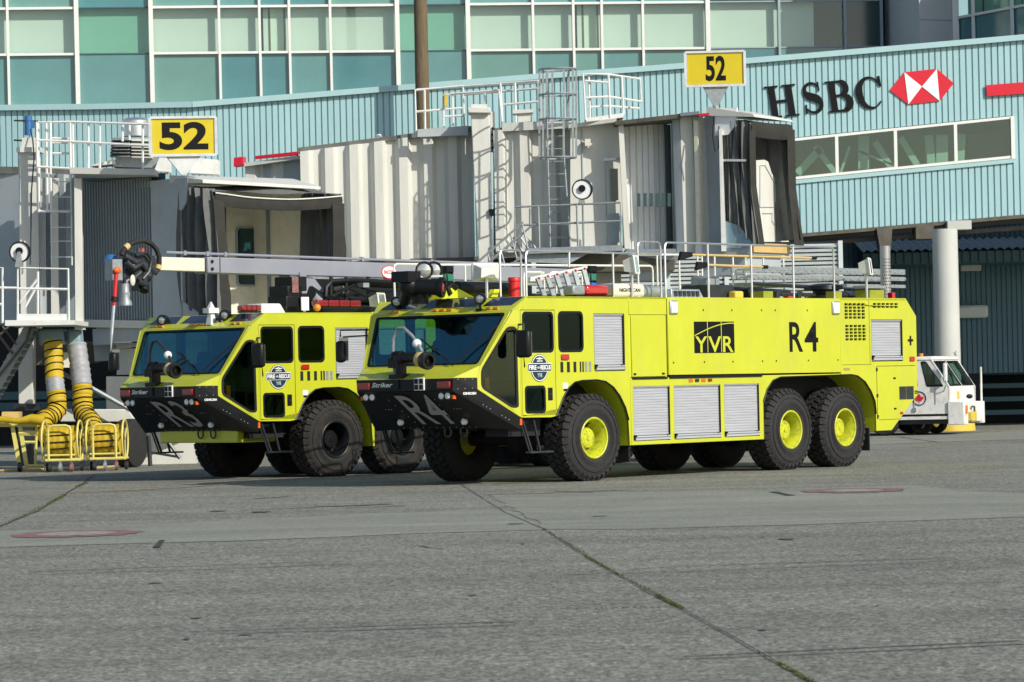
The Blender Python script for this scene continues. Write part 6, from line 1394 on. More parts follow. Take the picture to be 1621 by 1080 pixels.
# under the floor: support leg, beam, bogie wheel, plant
hx([(29, 640, 76.5), (52, 640, 76.5), (52, 520, 76.5), (29, 520, 76.5)], .5, 'jet_white', 'support_leg', J1, bevel=.02)
hx([(20, 650, 76.4), (58, 650, 76.4), (58, 640, 76.4), (20, 640, 76.4)], .8, 'dark_metal', 'leg_collar', J1); hx([(28, 738, 76.6), (50, 738, 76.6), (50, 650, 76.6), (28, 650, 76.6)], .4, 'dark_metal', 'leg_base', J1)
hx([(95, 668, 75.5), (215, 668, 75.5), (203, 648, 75.5), (95, 648, 75.5)], .5, 'jet_white', 'axle_beam', J1, bevel=.02)
c = at(203, 703, 75.0); q = MB(); q.lathe([(0, .04), (.22, .0), (.40, -.02), (.49, .02), (.51, .08), (.51, .30), (.49, .36), (.40, .4), (.0, .38)], Vector((c.x-.16, 75.2, .5)), (.93, -.37, 0), 32); q.build('bogie_wheel', 'rubber', J1, smooth=True)
hx([(62, 548, 75.4), (100, 545, 75.4), (100, 521, 75.4), (60, 521, 75.4)], .8, 'jet_blue', 'air_plenum', J1, bevel=.05); hx([(108, 548, 75.6), (128, 546, 75.6), (126, 521, 75.6), (106, 521, 75.6)], .6, 'jet_blue', 'air_plenum', J1, bevel=.05)
hx([(55, 578, 78), (150, 574, 78), (170, 548, 78), (55, 524, 78)], .8, 'brown_steel', 'equipment_housing', J1); hx([(150, 572, 77.5), (196, 568, 77.5), (190, 524, 77.5), (146, 524, 77.5)], 1.0, 'jet_grey', 'equipment_housing', J1)  # darker housing colours stand in for the jet bridge's shadow
hx([(100, 582, 76), (135, 582, 76), (135, 558, 76), (100, 558, 76)], .4, 'cream', 'service_box', J1)
m = MB(); px_tube(m, [(96, 590, 75), (130, 606, 75), (205, 648, 75)], .05); px_tube(m, [(118, 598, 75.1), (170, 630, 75.1), (210, 652, 75.1)], .04); m.build('tow_bar', 'galvanised', J1)
hx([(168, 652, 76.5), (214, 652, 76.5), (214, 596, 76.5), (168, 596, 76.5)], .5, 'jet_white', 'cabinet', J1, bevel=.02)
hx([(212, 736, 77.5), (310, 734, 77.5), (310, 680, 77.5), (212, 684, 77.5)], .6, 'jet_white', 'ballast_box', J1); m = MB()
px_tube(m, [(235, 690, 74), (238, 738, 74)], .05); px_tube(m, [(255, 684, 74), (285, 726, 74)], .04); px_tube(m, [(232, 715, 74), (286, 724, 74)], .03); m.build('prop_frame', 'dark_metal', J1)
q = MB(); c = at(122, 562, 75.3); q.sphere(c, .10, 10, 8, (1, 1, 1.3)); q.build('beacon', 'white_paint', J1, smooth=True)

# ---------------------------------------------------------------- air hoses and carts
def duct(label, pts, r, mats, wire_pitch=.17):
    P = [at(*p) for p in pts]; fine = []
    for i in range(len(P)-1):
        a, b = P[max(0, i-1)], P[i]; c, d = P[i+1], P[min(len(P)-1, i+2)]
        for k in range(10):
            t = k/10; fine.append(.5*((2*b)+(c-a)*t+(2*a-5*b+4*c-d)*t*t+(3*b-a-3*c+d)*t**3))
    fine.append(P[-1]); D = thing('air_hose', label, 'hose', tuple(P[-1]), 0, 'preconditioned air hoses')
    L = len(fine); cuts = [0]+[int(L*m[0]) for m in mats]; cuts[-1] = L-1
    for (a, b), (_, mm, nm) in zip(zip(cuts, cuts[1:]), mats):
        seg = fine[a:b+1]; rs = [r*(1+.05*math.sin(i*2.2)+random.uniform(-.02, .02)) for i in range(len(seg))]; q = MB(); q.path(seg, r, 16, rs=rs); o = q.build(nm, mm, D, smooth=True)
    # spiral wire, only round the yellow lengths
    x = Vector((1, 0, 0)); arc = [0]
    for p, q_ in zip(fine, fine[1:]): arc.append(arc[-1]+(q_-p).length)
    for (a, b), (_, mm, nm) in zip(zip(cuts, cuts[1:]), mats):
        if mm != 'duct_yellow': continue
        s = MB(); sp = []
        for i in range(a*6, b*6):
            t = i/6; k = min(L-2, int(t)); p = fine[k].lerp(fine[k+1], t-k); d = (fine[k+1]-fine[k]).normalized(); xx = (x-d*x.dot(d)).normalized(); yy = d.cross(xx); ph = (arc[k]+(arc[k+1]-arc[k])*(t-k))/wire_pitch*2*math.pi
            sp.append(p+(xx*math.cos(ph)+yy*math.sin(ph))*(r*1.05))
        s.path(sp, .014, 4); s.build('spiral_wire', 'black_satin', D)
    return D
duct('yellow air hose hanging straight down into the left cart, bent at its foot', [(84, 540, 74.6), (85, 572, 74.5), (87, 605, 74.3), (90, 630, 74.2), (90, 648, 74.1), (78, 660, 73.8), (68, 668, 73.4), (74, 690, 73.1)], .19, [(.27, 'duct_yellow', 'yellow_section'), (.37, 'duct_grey', 'grey_sleeve'), (1, 'duct_yellow', 'yellow_section')])
duct('air hose grey in its upper half and yellow below, dropping into the right cart', [(121, 545, 74.8), (126, 580, 74.7), (130, 612, 74.5), (131, 640, 74.4), (134, 658, 74.2), (144, 670, 73.8), (148, 690, 73.3)], .205, [(.34, 'duct_grey', 'grey_section'), (1, 'duct_yellow', 'yellow_section')])
def cart(label, x0, x1, Y):
    a, b = onground((x0), 740), onground(x1, 740); a = at(x0, 735, Y); b = at(x1, 735, Y); cx_ = (a.x+b.x)/2; hw = (b.x-a.x)/2
    Cc = thing('hose_cart', label, 'cart', (cx_, Y, 0), 0, 'yellow hose reel carts')
    m = MB()
    for dy in (-.28, .28): m.tube((cx_-hw, Y+dy, .24), (cx_+hw, Y+dy, .24), .03, 8)
    for dx in (-hw, -hw*.3, hw*.3, hw): m.tube((cx_+dx, Y-.30, .24), (cx_+dx, Y+.30, .24), .025, 8)
    m.build('base_frame', 'cart_yellow', Cc, smooth=True)
    for dx in (-hw*.95, hw*.95):
        m = MB(); m.path([(cx_+dx+.02*math.cos(t), Y+.36*math.cos(t), .62+.40*math.sin(t)) for t in [2*math.pi*i/24 for i in range(24)]], .022, 7, closed=True)
        for t in (.6, 2.5, 4.7): m.tube((cx_+dx, Y, .62), (cx_+dx, Y+.36*math.cos(t), .62+.4*math.sin(t)), .014, 6)
        m.build('side_hoop', 'cart_yellow', Cc, smooth=True)
    m = MB(); rail(m, [(cx_-hw*.62, Y-.40, .24), (cx_-hw*.62, Y-.42, .93), (cx_+hw*.58, Y-.42, .93), (cx_+hw*.58, Y-.40, .24)], .028, .10); m.tube((cx_-hw*.8, Y-.40, .24), (cx_+hw*.8, Y-.40, .24), .028, 8); m.tube((cx_-hw*.8, Y-.40, .34), (cx_+hw*.8, Y-.40, .34), .02, 8); m.build('push_handle', 'cart_yellow', Cc, smooth=True)
    for dx, col in ((-hw*.55, 'dark_metal'), (0, 'galvanised'), (hw*.6, 'mark_red')):
        q = MB(); q.tube((cx_+dx-.03, Y-.38, .09), (cx_+dx+.03, Y-.38, .09), .085, 14); q.box(cx_+dx-.02, cx_+dx+.02, Y-.41, Y-.35, .12, .25); q.build('caster', col, Cc, smooth=True)
    q = MB(); q.tube((cx_-hw, Y+.3, .09), (cx_-hw+.06, Y+.3, .09), .085, 12); q.tube((cx_+hw-.06, Y+.3, .09), (cx_+hw, Y+.3, .09), .085, 12); q.build('caster', 'dark_metal', Cc, smooth=True)
    H = MB(); n = 22; k = 26; rows = []
    for i in range(k+1):
        u = i/k; x = cx_-hw*.78+2*hw*.74*u; r_ = .33*(1+.012*math.sin(u*math.pi*9)+.02*math.sin(u*5))
        rows.append([(x+.01*math.sin(j*2), Y+r_*math.cos(2*math.pi*j/n)*(1+.015*math.sin(j*3)), .60+r_*math.sin(2*math.pi*j/n)*(1+.015*math.cos(j*5+i*.3))) for j in range(n+1)])
    H.sheet(rows); o = H.build('coiled_hose', 'duct_yellow', Cc, smooth=True)
    w_ = MB(); sp = []
    for i in range(60*4): u = i/240; ph = u*4*2*math.pi; sp.append((cx_-hw*.7+2*hw*.66*u, Y+.325*math.cos(ph), .60+.325*math.sin(ph)))
    # straight wire lines across the coil
    for z_, tilt_ in ((.47, .03), (.60, .02), (.74, .03)): w_.path([(cx_-hw*.74+2*hw*.70*u, Y-.352*math.cos(math.asin(max(-1, min(1, (z_-.6)/.352)))), z_+tilt_*(u-.5)) for u in [i/8 for i in range(9)]], .012, 5)
    w_.build('hose_wire', 'black_satin', o)
    return Cc
cart('yellow tubular hose cart with coiled yellow hose, the left one of the two', 70, 129, 72.3)
cart('yellow tubular hose cart with coiled yellow hose, the right one beside a black wheel', 140, 200, 72.8)
SC = thing('trestle_frame', 'flat yellow tubular trestle frame with slack yellow hose lying on top, left of the carts', 'trestle', (at(40, 735, 73).x, 73, 0))
z1_ = at(30, 671, 73).z
hx([(-30, 676, 73), (58, 676, 73), (58, 670, 73), (-30, 670, 73)], 1.0, 'cart_yellow', 'top_frame', SC)
for x0, x1 in ((20, 34), (32, 45)):
    a, b = at(x0, 676, 73), at(x1-3, 735, 73); q = MB(); q.bar(a, (b.x, 73, .12), .08, .06); q.build('leg', 'cart_yellow', SC)
q = MB(); px_tube(q, [(33, 700, 73), (58, 700, 73)], .03); px_tube(q, [(30, 686, 73), (60, 686, 73)], .06); px_tube(q, [(58, 676, 73), (56, 735, 73)], .03); px_tube(q, [(40, 738, 73), (70, 738, 73)], .04); q.build('cross_bar', 'cart_yellow', SC)
a = at(32, 738, 73); q = MB(); q.tube((a.x-.04, 72.95, .10), (a.x+.04, 72.95, .10), .10, 14); q.build('caster', 'dark_metal', SC, smooth=True)
q = MB(); P = [at(*p) for p in ((-30, 666, 72.9), (5, 664, 72.9), (30, 667, 72.8), (50, 663, 72.8), (70, 666, 72.8))]; q.path(P, .08, 10, rs=[.05, .07, .06, .10, .12]); tag(q.build('slack_hose', 'duct_yellow', None, smooth=True), 'slack flattened yellow hose end lying across the trestle', 'hose')
hx([(2, 664, 74), (30, 663, 74), (30, 652, 74), (3, 652, 74)], .5, 'tan_wood', 'storage_box', SC)
q = MB(); q.path([(onground(8, 728).x, 74, .03), (onground(14, 735).x, 73.6, .03), (onground(40, 737).x, 73.2, .03), (onground(160, 733).x, 73.5, .03), (onground(215, 730).x, 74, .03), (onground(250, 726).x, 75, .03)], .025, 6); tag(q.build('ground_cable', 'tan_wood', None, smooth=True), 'thin tan cable lying on the apron behind the hose carts', 'cable')

# ---------------------------------------------------------------- jet bridge 2 (right)
_at0 = at
_wk = [(70, 71), (80, 81), (81.3, 81.5), (83, 82.2), (84, 82.8), (85.5, 84), (86.3, 85), (88.5, 87), (95, 93)]
def wy(Y):
    for (a, ya), (b, yb) in zip(_wk, _wk[1:]):
        if Y <= b: return ya+(yb-ya)*(Y-a)/(b-a)
    return Y-2
def at(x, y, Y): return _at0(x, y, wy(Y))
J2 = thing('jet_bridge', 'right jet bridge with white ribbed tunnel, caged ladder and cab canopy opening right', 'jet bridge', tuple(at(960, 735, 84)), 0, 'passenger jet bridges')
# tunnel faces
ribs(388, 262, 440, 88.7, 478, 250, 440, 88.5, .58, .14, RP, 'jet_white', 'inner_tunnel_wall', J2)
ribs(475, 240, 416, 86.3, 748, 204, 408, 86.3, .56, .17, RP, 'jet_white', 'tunnel_wall', J2)
hx([(475, 420, 86.6), (748, 412, 86.6), (748, 204, 86.6), (475, 240, 86.6)], 3.0, 'jet_grey', 'tunnel_core', J2); hx([(388, 440, 88.95), (478, 440, 88.45), (478, 252, 88.45), (388, 264, 88.95)], 2.8, 'jet_grey', 'tunnel_core', J2)
hx([(472, 242, 86.8), (749, 206, 86.1), (749, 199, 86.1), (472, 234, 86.8)], 3.2, 'roof_dirty', 'roof_gutter', J2); hx([(386, 264, 88.55), (476, 251, 88.05), (476, 246, 88.05), (386, 258, 88.55)], 3, 'jet_white', 'roof_gutter', J2)
hx([(478, 425, 86.8), (750, 416, 86.1), (750, 407, 86.1), (478, 414, 86.8)], 3, 'brown_steel', 'floor_beam', J2)
pq([(370, 264, 88.6), (384, 262, 88.55), (384, 248, 88.55), (370, 250, 88.6)], 'sign_red', 'red_stripe', J2, .3); pq([(404, 252, 88.4), (470, 246, 88.0), (470, 240, 88.0), (404, 247, 88.4)], 'sign_red', 'red_stripe', J2, .1)
for x, y in ((485, 240), (588, 228)): hx([(x-4, y+16, 86.5 if x > 500 else 86.7), (x+7, y+15, 86.5 if x > 500 else 86.7), (x+7, y+1, 86.5 if x > 500 else 86.7), (x-4, y+2, 86.5 if x > 500 else 86.7)], .3, 'jet_white', 'gutter_box', J2)
q = MB(); c = at(603, 222, 87.2); q.lathe([(.13, 0), (.05, .16), (0, .16)], c-Vector((.05, 0, .02)), (0, 0, 1), 8); q.box(c.x-.16, c.x+.1, c.y-.1, c.y+.2, c.z-.05, c.z+.03); q.build('vent_cap', 'white_paint', J2)
# lift column
hx([(759, 440, 85.4), (781, 440, 85.4), (775, 178, 85.4), (745, 178, 85.4)], .6, 'jet_white', 'lift_column', J2, bevel=.02)
hx([(741, 179, 85.2), (777, 179, 85.2), (776, 170, 85.2), (740, 170, 85.2)], .8, 'jet_white', 'column_flange', J2, bevel=.02); hx([(746, 171, 85.4), (771, 171, 85.4), (771, 165, 85.4), (746, 165, 85.4)], .5, 'jet_white', 'column_cap', J2)
hx([(777, 241, 85.6), (784, 241, 85.6), (783, 177, 85.6), (776, 177, 85.6)], .1, 'jet_white', 'guide_plate', J2)
for y in (203, 213, 223, 234): q = MB(); c = at(779.5, y, 85.57); q.tube(c, c+Vector((0, .03, 0)), .025, 8); q.build('bolt_hole', 'black_satin', J2)
hx([(775, 342, 85.3), (781, 342, 85.3), (781, 331, 85.3), (774, 331, 85.3)], .1, 'black_satin', 'limit_switch', J2)
# tunnel after the column
ribs(781, 207, 400, 85.3, 905, 194, 396, 85.3, .60, .16, RP, 'jet_white', 'tunnel_wall', J2)
hx([(781, 400, 85.6), (905, 396, 85.6), (905, 195, 85.6), (781, 206, 85.6)], 3, 'jet_grey', 'tunnel_core', J2)
hx([(781, 209, 85.4), (905, 198, 85.0), (905, 194, 85.0), (781, 203, 85.4)], 3, 'roof_dirty', 'roof_gutter', J2)
hx([(800, 224, 85.8), (812, 223, 85.7), (812, 205, 85.7), (800, 206, 85.8)], .3, 'jet_white', 'gutter_box', J2)
# cab approach wall with door
hx([(903, 396, 84.2), (985, 393, 84.2), (985, 190, 84.2), (903, 198, 84.2)], 3.0, 'jet_white', 'vestibule_wall', J2)
hx([(900, 203, 84.0), (976, 193, 83.4), (976, 187, 83.4), (900, 197, 84.0)], 3.2, 'jet_white', 'vestibule_roof', J2)
pq([(924, 396, 84.17), (926, 396, 84.17), (922, 205, 84.17), (920, 205, 84.17)], 'mullion_grey', 'panel_seam', J2, .02)
d_ = pq([(963, 394, 84.1), (985, 393, 84.1), (982, 251, 84.1), (959, 253, 84.1)], 'jet_white', 'door', J2, .05)
pq([(967, 318, 84.0), (979, 317, 84.0), (978, 267, 84.0), (966, 267, 84.0)], 'spandrel_night', 'door_window', d_, .03); pq([(966, 385, 84.0), (981, 384, 84.0), (979, 338, 84.0), (965, 338, 84.0)], 'mullion_grey', 'door_window', d_, .03)
pq([(956, 255, 83.5), (983, 253, 83.3), (983, 249, 83.3), (956, 251, 83.5)], 'galvanised', 'door_hood', J2, .2)
hx([(926, 231, 83.9), (935, 231, 83.9), (935, 220, 83.9), (926, 220, 83.9)], .15, 'boom_cream', 'wall_lamp', J2)
# white post, curtain with slots
hx([(989, 394, 83.2), (998, 394, 83.2), (987, 196, 83.2), (979, 197, 83.2)], .3, 'jet_white', 'corner_post', J2)
a, b = at(990, 300, 83.1), at(1066, 300, 81.9)
zt0, zt1, zb0 = at(1000, 192, 83).z, at(1066, 188, 82).z, at(1000, 396, 83).z
cc = [(990, 83.1), (1012, 83.1), (1040, 83.15), (1056, 83.3), (1067, 83.6)]
cp = [(at(x+(0), 300, Y).x, Y) for x, Y in cc]
for k, (a, b) in enumerate(zip(cp, cp[1:])): MB().corr(a, b, (zt0, zt0), (zb0, zb0), .155, .05, ((0, 0), (.74, 0), (.80, 1), (.95, 1), (1, 0))).build('curtain_section', 'curtain_bright' if k < 3 else 'curtain_grey', J2)
for x in (1011, 1021, 1031, 1040.5, 1050, 1059.5): 
    Y = 83.1; hx([(x-2.6, 327, Y), (x+2.6, 327, Y), (x+2.6, 306, Y), (x-2.6, 306, Y)], .15, 'spandrel_night', 'view_slot', J2)
hx([(974, 198, 83), (1078, 187, 81.9), (1078, 180, 81.9), (974, 192, 83)], 1.6, 'brown_steel', 'curtain_head', J2)
hx([(990, 405, 83.3), (1072, 402, 82.1), (1070, 394, 82.1), (990, 395, 83.3)], 1.2, 'jet_grey', 'curtain_sill', J2)
# folded panels
F2o = at(1193, 380, 80.0); F2 = Fr(F2o.x, 81.0, 58)
pan = [(1064, 82.9), (1076, 82.6), (1096, 82.6), (1104, 82.4), (1116, 82.6), (1138, 81.9), (1148, 81.3)]
mts = ['jet_grey', 'jet_white', 'jet_white', 'jet_white', 'jet_grey', 'jet_blue']  # second grey panel has the roof's shade put into its colour
for (xa, Ya), (xb, Yb), mm in zip(pan, pan[1:], mts):
    hx([(xa+8, 402, Ya), (xb+8, 401, Yb), (xb-1, 180, Yb), (xa, 183, Ya)], .10, mm, 'cab_panel', J2)
hx([(1072, 400, 83.2), (1146, 398, 82.3), (1138, 182, 82.3), (1066, 184, 83.2)], 2.6, 'jet_grey', 'cab_core', J2)
hx([(1077, 184, 81.8), (1107, 181, 81.4), (1107, 176, 81.4), (1077, 179, 81.8)], 1, 'galvanised', 'roof_vent', J2); hx([(1106, 184, 81.3), (1132, 182, 81.1), (1132, 178, 81.1), (1106, 180, 81.3)], .3, 'sign_red', 'red_stripe', J2)
z2T = F2.side(1200, 186).z; z2F = F2.side(1200, 385).z; a2R = F2.side(1255, 300).x; b2B = F2.front(1143, 300, 0).y
hx([(1142, 398, 80.75), (1150, 398, 80.7), (1143, 205, 80.7), (1138, 205, 80.75)], .12, 'white_paint', 'edge_post', J2)
MB(F2).plate([(-.04, b2B-.45, z2T+.22), (-.04, b2B+.10, z2T+.24), (-.04, b2B+.14, z2T-.38), (-.04, b2B-.20, z2T-.38), (-.04, b2B-.40, z2T-.18)], (), (.05, 0, 0)).build('shroud_plate', 'sign_white', J2)
MB(F2).plate([(-.03, b2B, z2F+.55), (-.03, .35, z2F+.40), (-.03, .06, z2F+.05), (-.03, .06, z2F-.1), (-.03, b2B, z2F-.1)], (), (.05, 0, 0)).build('lower_shroud', 'jet_blue', J2)
MB(F2).hexa([(-.1, -.15, z2T-.02), (a2R+.1, .0, z2T-.02), (a2R+.1, b2B+.3, z2T+.08), (-.1, b2B+.3, z2T+.08)], [(-.1, -.1, z2T+.05), (a2R+.1, .05, z2T+.03), (a2R+.1, b2B+.3, z2T+.28), (-.1, b2B+.3, z2T+.28)]).build('canopy_roof', 'jet_white', J2)
bellows(F2, .05, -.05, lambda u: z2F+.50-.60*u, lambda u: z2T-.04-.08*u, lambda v: .0-.30*max(0, .6-v), b2B, 9, 0, J2, .07)
bellows(F2, a2R, a2R+.02, lambda u: z2F+.1, lambda u: z2T-.1, lambda v: .0-.35*max(0, .6-v), 1.6, 6, 0, J2, .06)
MB(F2).box(.05, a2R, 1.4, 1.5, z2F, z2T).build('cab_back_wall', 'cream', J2); MB(F2).box(.0, a2R+.05, .16, 1.5, z2F-.25, z2F).build('cab_floor', 'jet_grey', J2); MB(F2).box(.12, a2R, .10, .155, z2F-.20, z2F+.01).build('floor_lip', 'tan_wood', J2)
MB(F2).box(a2R+.02, a2R+.1, .9, 1.5, z2F, z2T).build('cab_right_wall', 'jet_grey', J2); MB(F2).box(.1, a2R-.1, .3, 1.4, z2F-.7, z2F-.25).build('floor_frame', 'jet_grey', J2)
n = 10; T_ = [(-.03+(a2R+.06)*i/n, .0, z2T-.10-.02*math.sin(math.pi*i/n)) for i in range(n+1)]
m = MB(F2); m.sheet([[(p[0], p[1]+.5, p[2]+.05) for p in T_], [(p[0], p[1]+.1, p[2]+.03) for p in T_], T_, [(p[0], p[1]-.04, p[2]-.15) for p in T_], [(p[0], p[1]+.02, p[2]-.34) for p in T_], [(p[0], p[1]+.14, p[2]-.32) for p in T_]]); m.build('canopy_head_pad', 'bellows_pad', J2, smooth=True)
for a_, w_ in ((.02, .20), (a2R-.06, .30)):
    q = MB(F2); q.sheet([[(a_-w_/2, .0-.25*max(0, k/8-.5), z2T-.2-(z2T-z2F)*k/8*.95), (a_+w_/2, -.04-.35*max(0, k/8-.5), z2T-.2-(z2T-z2F)*k/8*.95), (a_+w_/2, .10-.3*max(0, k/8-.5), z2T-.2-(z2T-z2F)*k/8*.95)] for k in range(9)]); q.build('canopy_post_pad', 'bellows_pad', J2)
ip = lambda x, y: tuple(F2.side(x, y, .45))
q = MB(F2); q.plate([ip(*p) for p in ((1199, 383), (1249, 383), (1243, 362), (1236, 330), (1232, 318), (1233, 290), (1222, 275), (1216, 256), (1210, 253), (1197, 254))], (), (0, .06, 0)); dp = q.build('swing_panel', 'jet_white', J2)
q = MB(F2); ip2 = lambda x, y: tuple(F2.side(x, y, .44)); q.path([ip2(*p) for p in ((1203, 327), (1203, 262), (1211, 262), (1227, 292), (1228, 328), (1203, 328))], .012, 5); q.path([ip2(*p) for p in ((1207, 338), (1222, 338), (1222, 350), (1227, 358))], .012, 5); q.build('panel_moulding', 'mullion_grey', dp)
q = MB(F2); q.bar(F2.side(1143, 283, -.02)*1.0 if False else (-.06, b2B, z2F+1.9), (-.08, .1, z2F+1.86), .05, .05); q.build('retaining_bar', 'white_paint', J2)
q = MB(); px_tube(q, [(1130, 186, 81.0), (1128, 215, 80.9), (1132, 240, 80.9), (1137, 235, 80.9), (1138, 200, 80.9)], .014); q.build('cable', 'black_satin', J2)
gate_sign('smaller yellow 52 gate sign on a post above the right jet bridge', 1132, 109, 94, 54, 81.2, 182, R(-3), .34, .028, .12, funnel=False)
# roof railings
m = MB()
for pts in ([(659, 216, 86), (657, 143, 86), (733, 136, 86), (735, 210, 86)], [(657, 143, 86), (672, 143, 86), (673, 208, 86)], [(659, 177, 86), (735, 171, 86)], [(702, 200, 86), (702, 150, 86), (712, 150, 86)], [(716, 150, 86), (717, 199, 86)], [(703, 185, 86), (735, 183, 86)], [(712, 149, 86), (790, 143, 85.6)],
            [(733, 137, 86), (733, 142, 86)], [(792, 132, 85.5), (796, 212, 85.5)], [(815, 131, 85.4), (817, 210, 85.4)], [(790, 145, 85.5), (797, 212, 85.4)], [(733, 137, 86), (852, 128, 85.2)], [(735, 150, 86), (852, 140, 85.2)], [(797, 166, 85.5), (852, 161, 85.2)], [(852, 128, 85.2), (854, 190, 85.2)], [(767, 148, 85.8), (768, 160, 85.8)], [(660, 142, 87.5), (852, 130, 86.5)]): px_tube(m, pts, .03)
m.build('roof_railing', 'white_paint', J2, smooth=True)
hx([(661, 217, 85.9), (741, 214, 85.9), (741, 199, 85.9), (661, 205, 85.9)], .1, 'jet_grey', 'walkway_beam', J2); hx([(795, 208, 85.3), (900, 203, 84.9), (900, 190, 84.9), (795, 195, 85.3)], .1, 'jet_white', 'walkway_beam', J2)
hx([(820, 194, 85.4), (842, 192, 85.4), (842, 176, 85.4), (820, 178, 85.4)], .4, 'jet_white', 'pulley_housing', J2); hx([(812, 180, 85.3), (844, 178, 85.3), (844, 173, 85.3), (812, 174, 85.3)], .6, 'jet_white', 'housing_cap', J2)
hx([(703.5, 168, 85.9), (708.5, 168, 85.9), (708, 149, 85.9), (703.5, 149, 85.9)], .08, 'base_yellow', 'warning_tag', J2)
m = MB()
for pts in ([(927, 190, 83.6), (923, 117, 83.6), (963, 118, 83.6), (1013, 125, 84.5), (1015, 162, 84.5)], [(926, 128, 83.6), (963, 131, 83.6)], [(927, 155, 83.6), (963, 153, 83.6), (1015, 161, 84.5)], [(963, 118, 83.6), (966, 186, 83.6)], [(984, 121, 84), (987, 182, 84)], [(932, 118, 83.7), (934, 188, 83.7)], [(930, 170, 84.6), (963, 168, 84.6), (1012, 172, 85)]): px_tube(m, pts, .028)
m.build('roof_guard', 'white_paint', J2, smooth=True); hx([(928, 193, 83.6), (987, 186, 83.6), (987, 179, 83.6), (928, 187, 83.6)], .8, 'white_paint', 'guard_base', J2)
# caged ladder
YL = 83.6; LD = MB()
for x0, x1 in ((866, 871), (892, 903)): px_tube(LD, [(x0, 188, YL), (x0+1, 250, YL), (x1, 391, YL)], .024)
for y in range(196, 390, 20): px_tube(LD, [(866+(y-188)*.024, y, YL), (893+(y-188)*.045, y-.5, YL)], .014)
LD.build('access_ladder', 'galvanised', J2)
m = MB()
def hoop(yc, r_=.40, flat=True):
    c = at(883, yc, YL-.40); return [c+Vector((r_*math.cos(t)*1.05, r_*math.sin(t), 0)) for t in [2*math.pi*i/20 for i in range(20)]]
for y in (110, 150, 189, 250): m.path(hoop(y), .022, 5, closed=True)
for i in (10, 12, 14, 16, 18, 0): 
    a, b = hoop(110)[i], hoop(250)[i]; m.bar(a, b, .045, .012)
for i in (3, 7): m.bar(hoop(110)[i], hoop(189)[i], .06, .03)
m.build('ladder_cage', 'galvanised', J2, smooth=True)
# service platform, stairs, reel
m = MB()
for pts in ([(815, 392, 83.4), (815, 328, 83.4), (982, 321, 82.6), (984, 398, 82.6)], [(817, 357, 83.4), (983, 350, 82.6)], [(852, 327, 83.2), (854, 395, 83.2)], [(913, 324, 82.9), (915, 390, 82.9)], [(839, 330, 84.2), (839, 355, 84.2)]): px_tube(m, pts, .028)
m.build('platform_railing', 'galvanised', J2, smooth=True)
hx([(835, 402, 83.0), (986, 397, 82.5), (986, 388, 82.5), (835, 393, 83.0)], 1.2, 'galvanised', 'platform_deck', J2); hx([(835, 415, 83.2), (900, 418, 83.0), (930, 402, 83.0), (835, 402, 83.2)], .1, 'galvanised', 'gusset_plate', J2)
m = MB()
for (a, b, Y) in (((828, 352), (745, 425), 83.2), ((848, 352), (770, 420), 83.9), ((840, 395), (765, 455), 83.2), ((858, 395), (785, 455), 84.0), ((826, 370), (772, 417), 83.2)): px_tube(m, [(*a, Y), (*b, Y)], .03)
for k in range(4): px_tube(m, [(826-k*18, 353+k*16, 83.2), (836-k*18, 395+k*15, 83.2)], .022); px_tube(m, [(800+k*12, 376, 83.5), (815+k*12, 398, 83.5)], .022)
m.build('stair_rail', 'galvanised', J2, smooth=True)
for k in range(8): p = at(838-k*10, 400+k*8.5, 83.5); MB().box(p.x-.14, p.x+.14, 82.3, 83.0, p.z-.02, p.z+.02).build('stair_tread', 'galvanised', J2)
reel(J2, 921.5, 300, 82.7, 15.5, 20)
hx([(850, 432, 84), (1068, 428, 82.8), (1068, 402, 82.8), (850, 402, 84)], 2.6, 'brown_steel', 'under_frame', J2); hx([(1000, 445, 83.5), (1058, 440, 83.3), (1078, 402, 82.6), (1000, 402, 83.2)], 1.5, 'jet_grey', 'under_housing', J2)
MB().box(at(960, 400, 84).x-.35, at(960, 400, 84).x+.35, 83.6, 84.3, .5, at(960, 415, 84).z).build('drive_column', 'jet_white', J2)
for s_ in (-1.1, 1.1): MB().lathe([(.22, -.2), (.5, -.18), (.55, 0), (.5, .18), (.22, .2)], (at(960, 400, 84).x+s_, 83.9, .55), (1, 0, 0), 28, closed=True).build('drive_wheel', 'rubber', J2, smooth=True)
MB().box(at(960, 400, 84).x-1.2, at(960, 400, 84).x+1.2, 83.7, 84.1, .4, .75).build('axle_beam', 'jet_grey', J2)

at = _at0

# ---------------------------------------------------------------- white tug
o = at(1504, 655, 92.5); FT = Fr(o.x, 92.5, 70)
TG = thing('tow_tractor', 'white airport tow tractor with red leaf emblem parked by the round column', 'tractor', (o.x, 92.5, 0), 0)
def t_(a, b, z): return (a, b, z)
WT = FT.side(1545, 650).x; zr = FT.side(1504, 567, .45).z; zwb = FT.side(1504, 613).z; zbb = FT.side(1504, 655).z; zn = FT.side(1504, 634).z
sl = .48
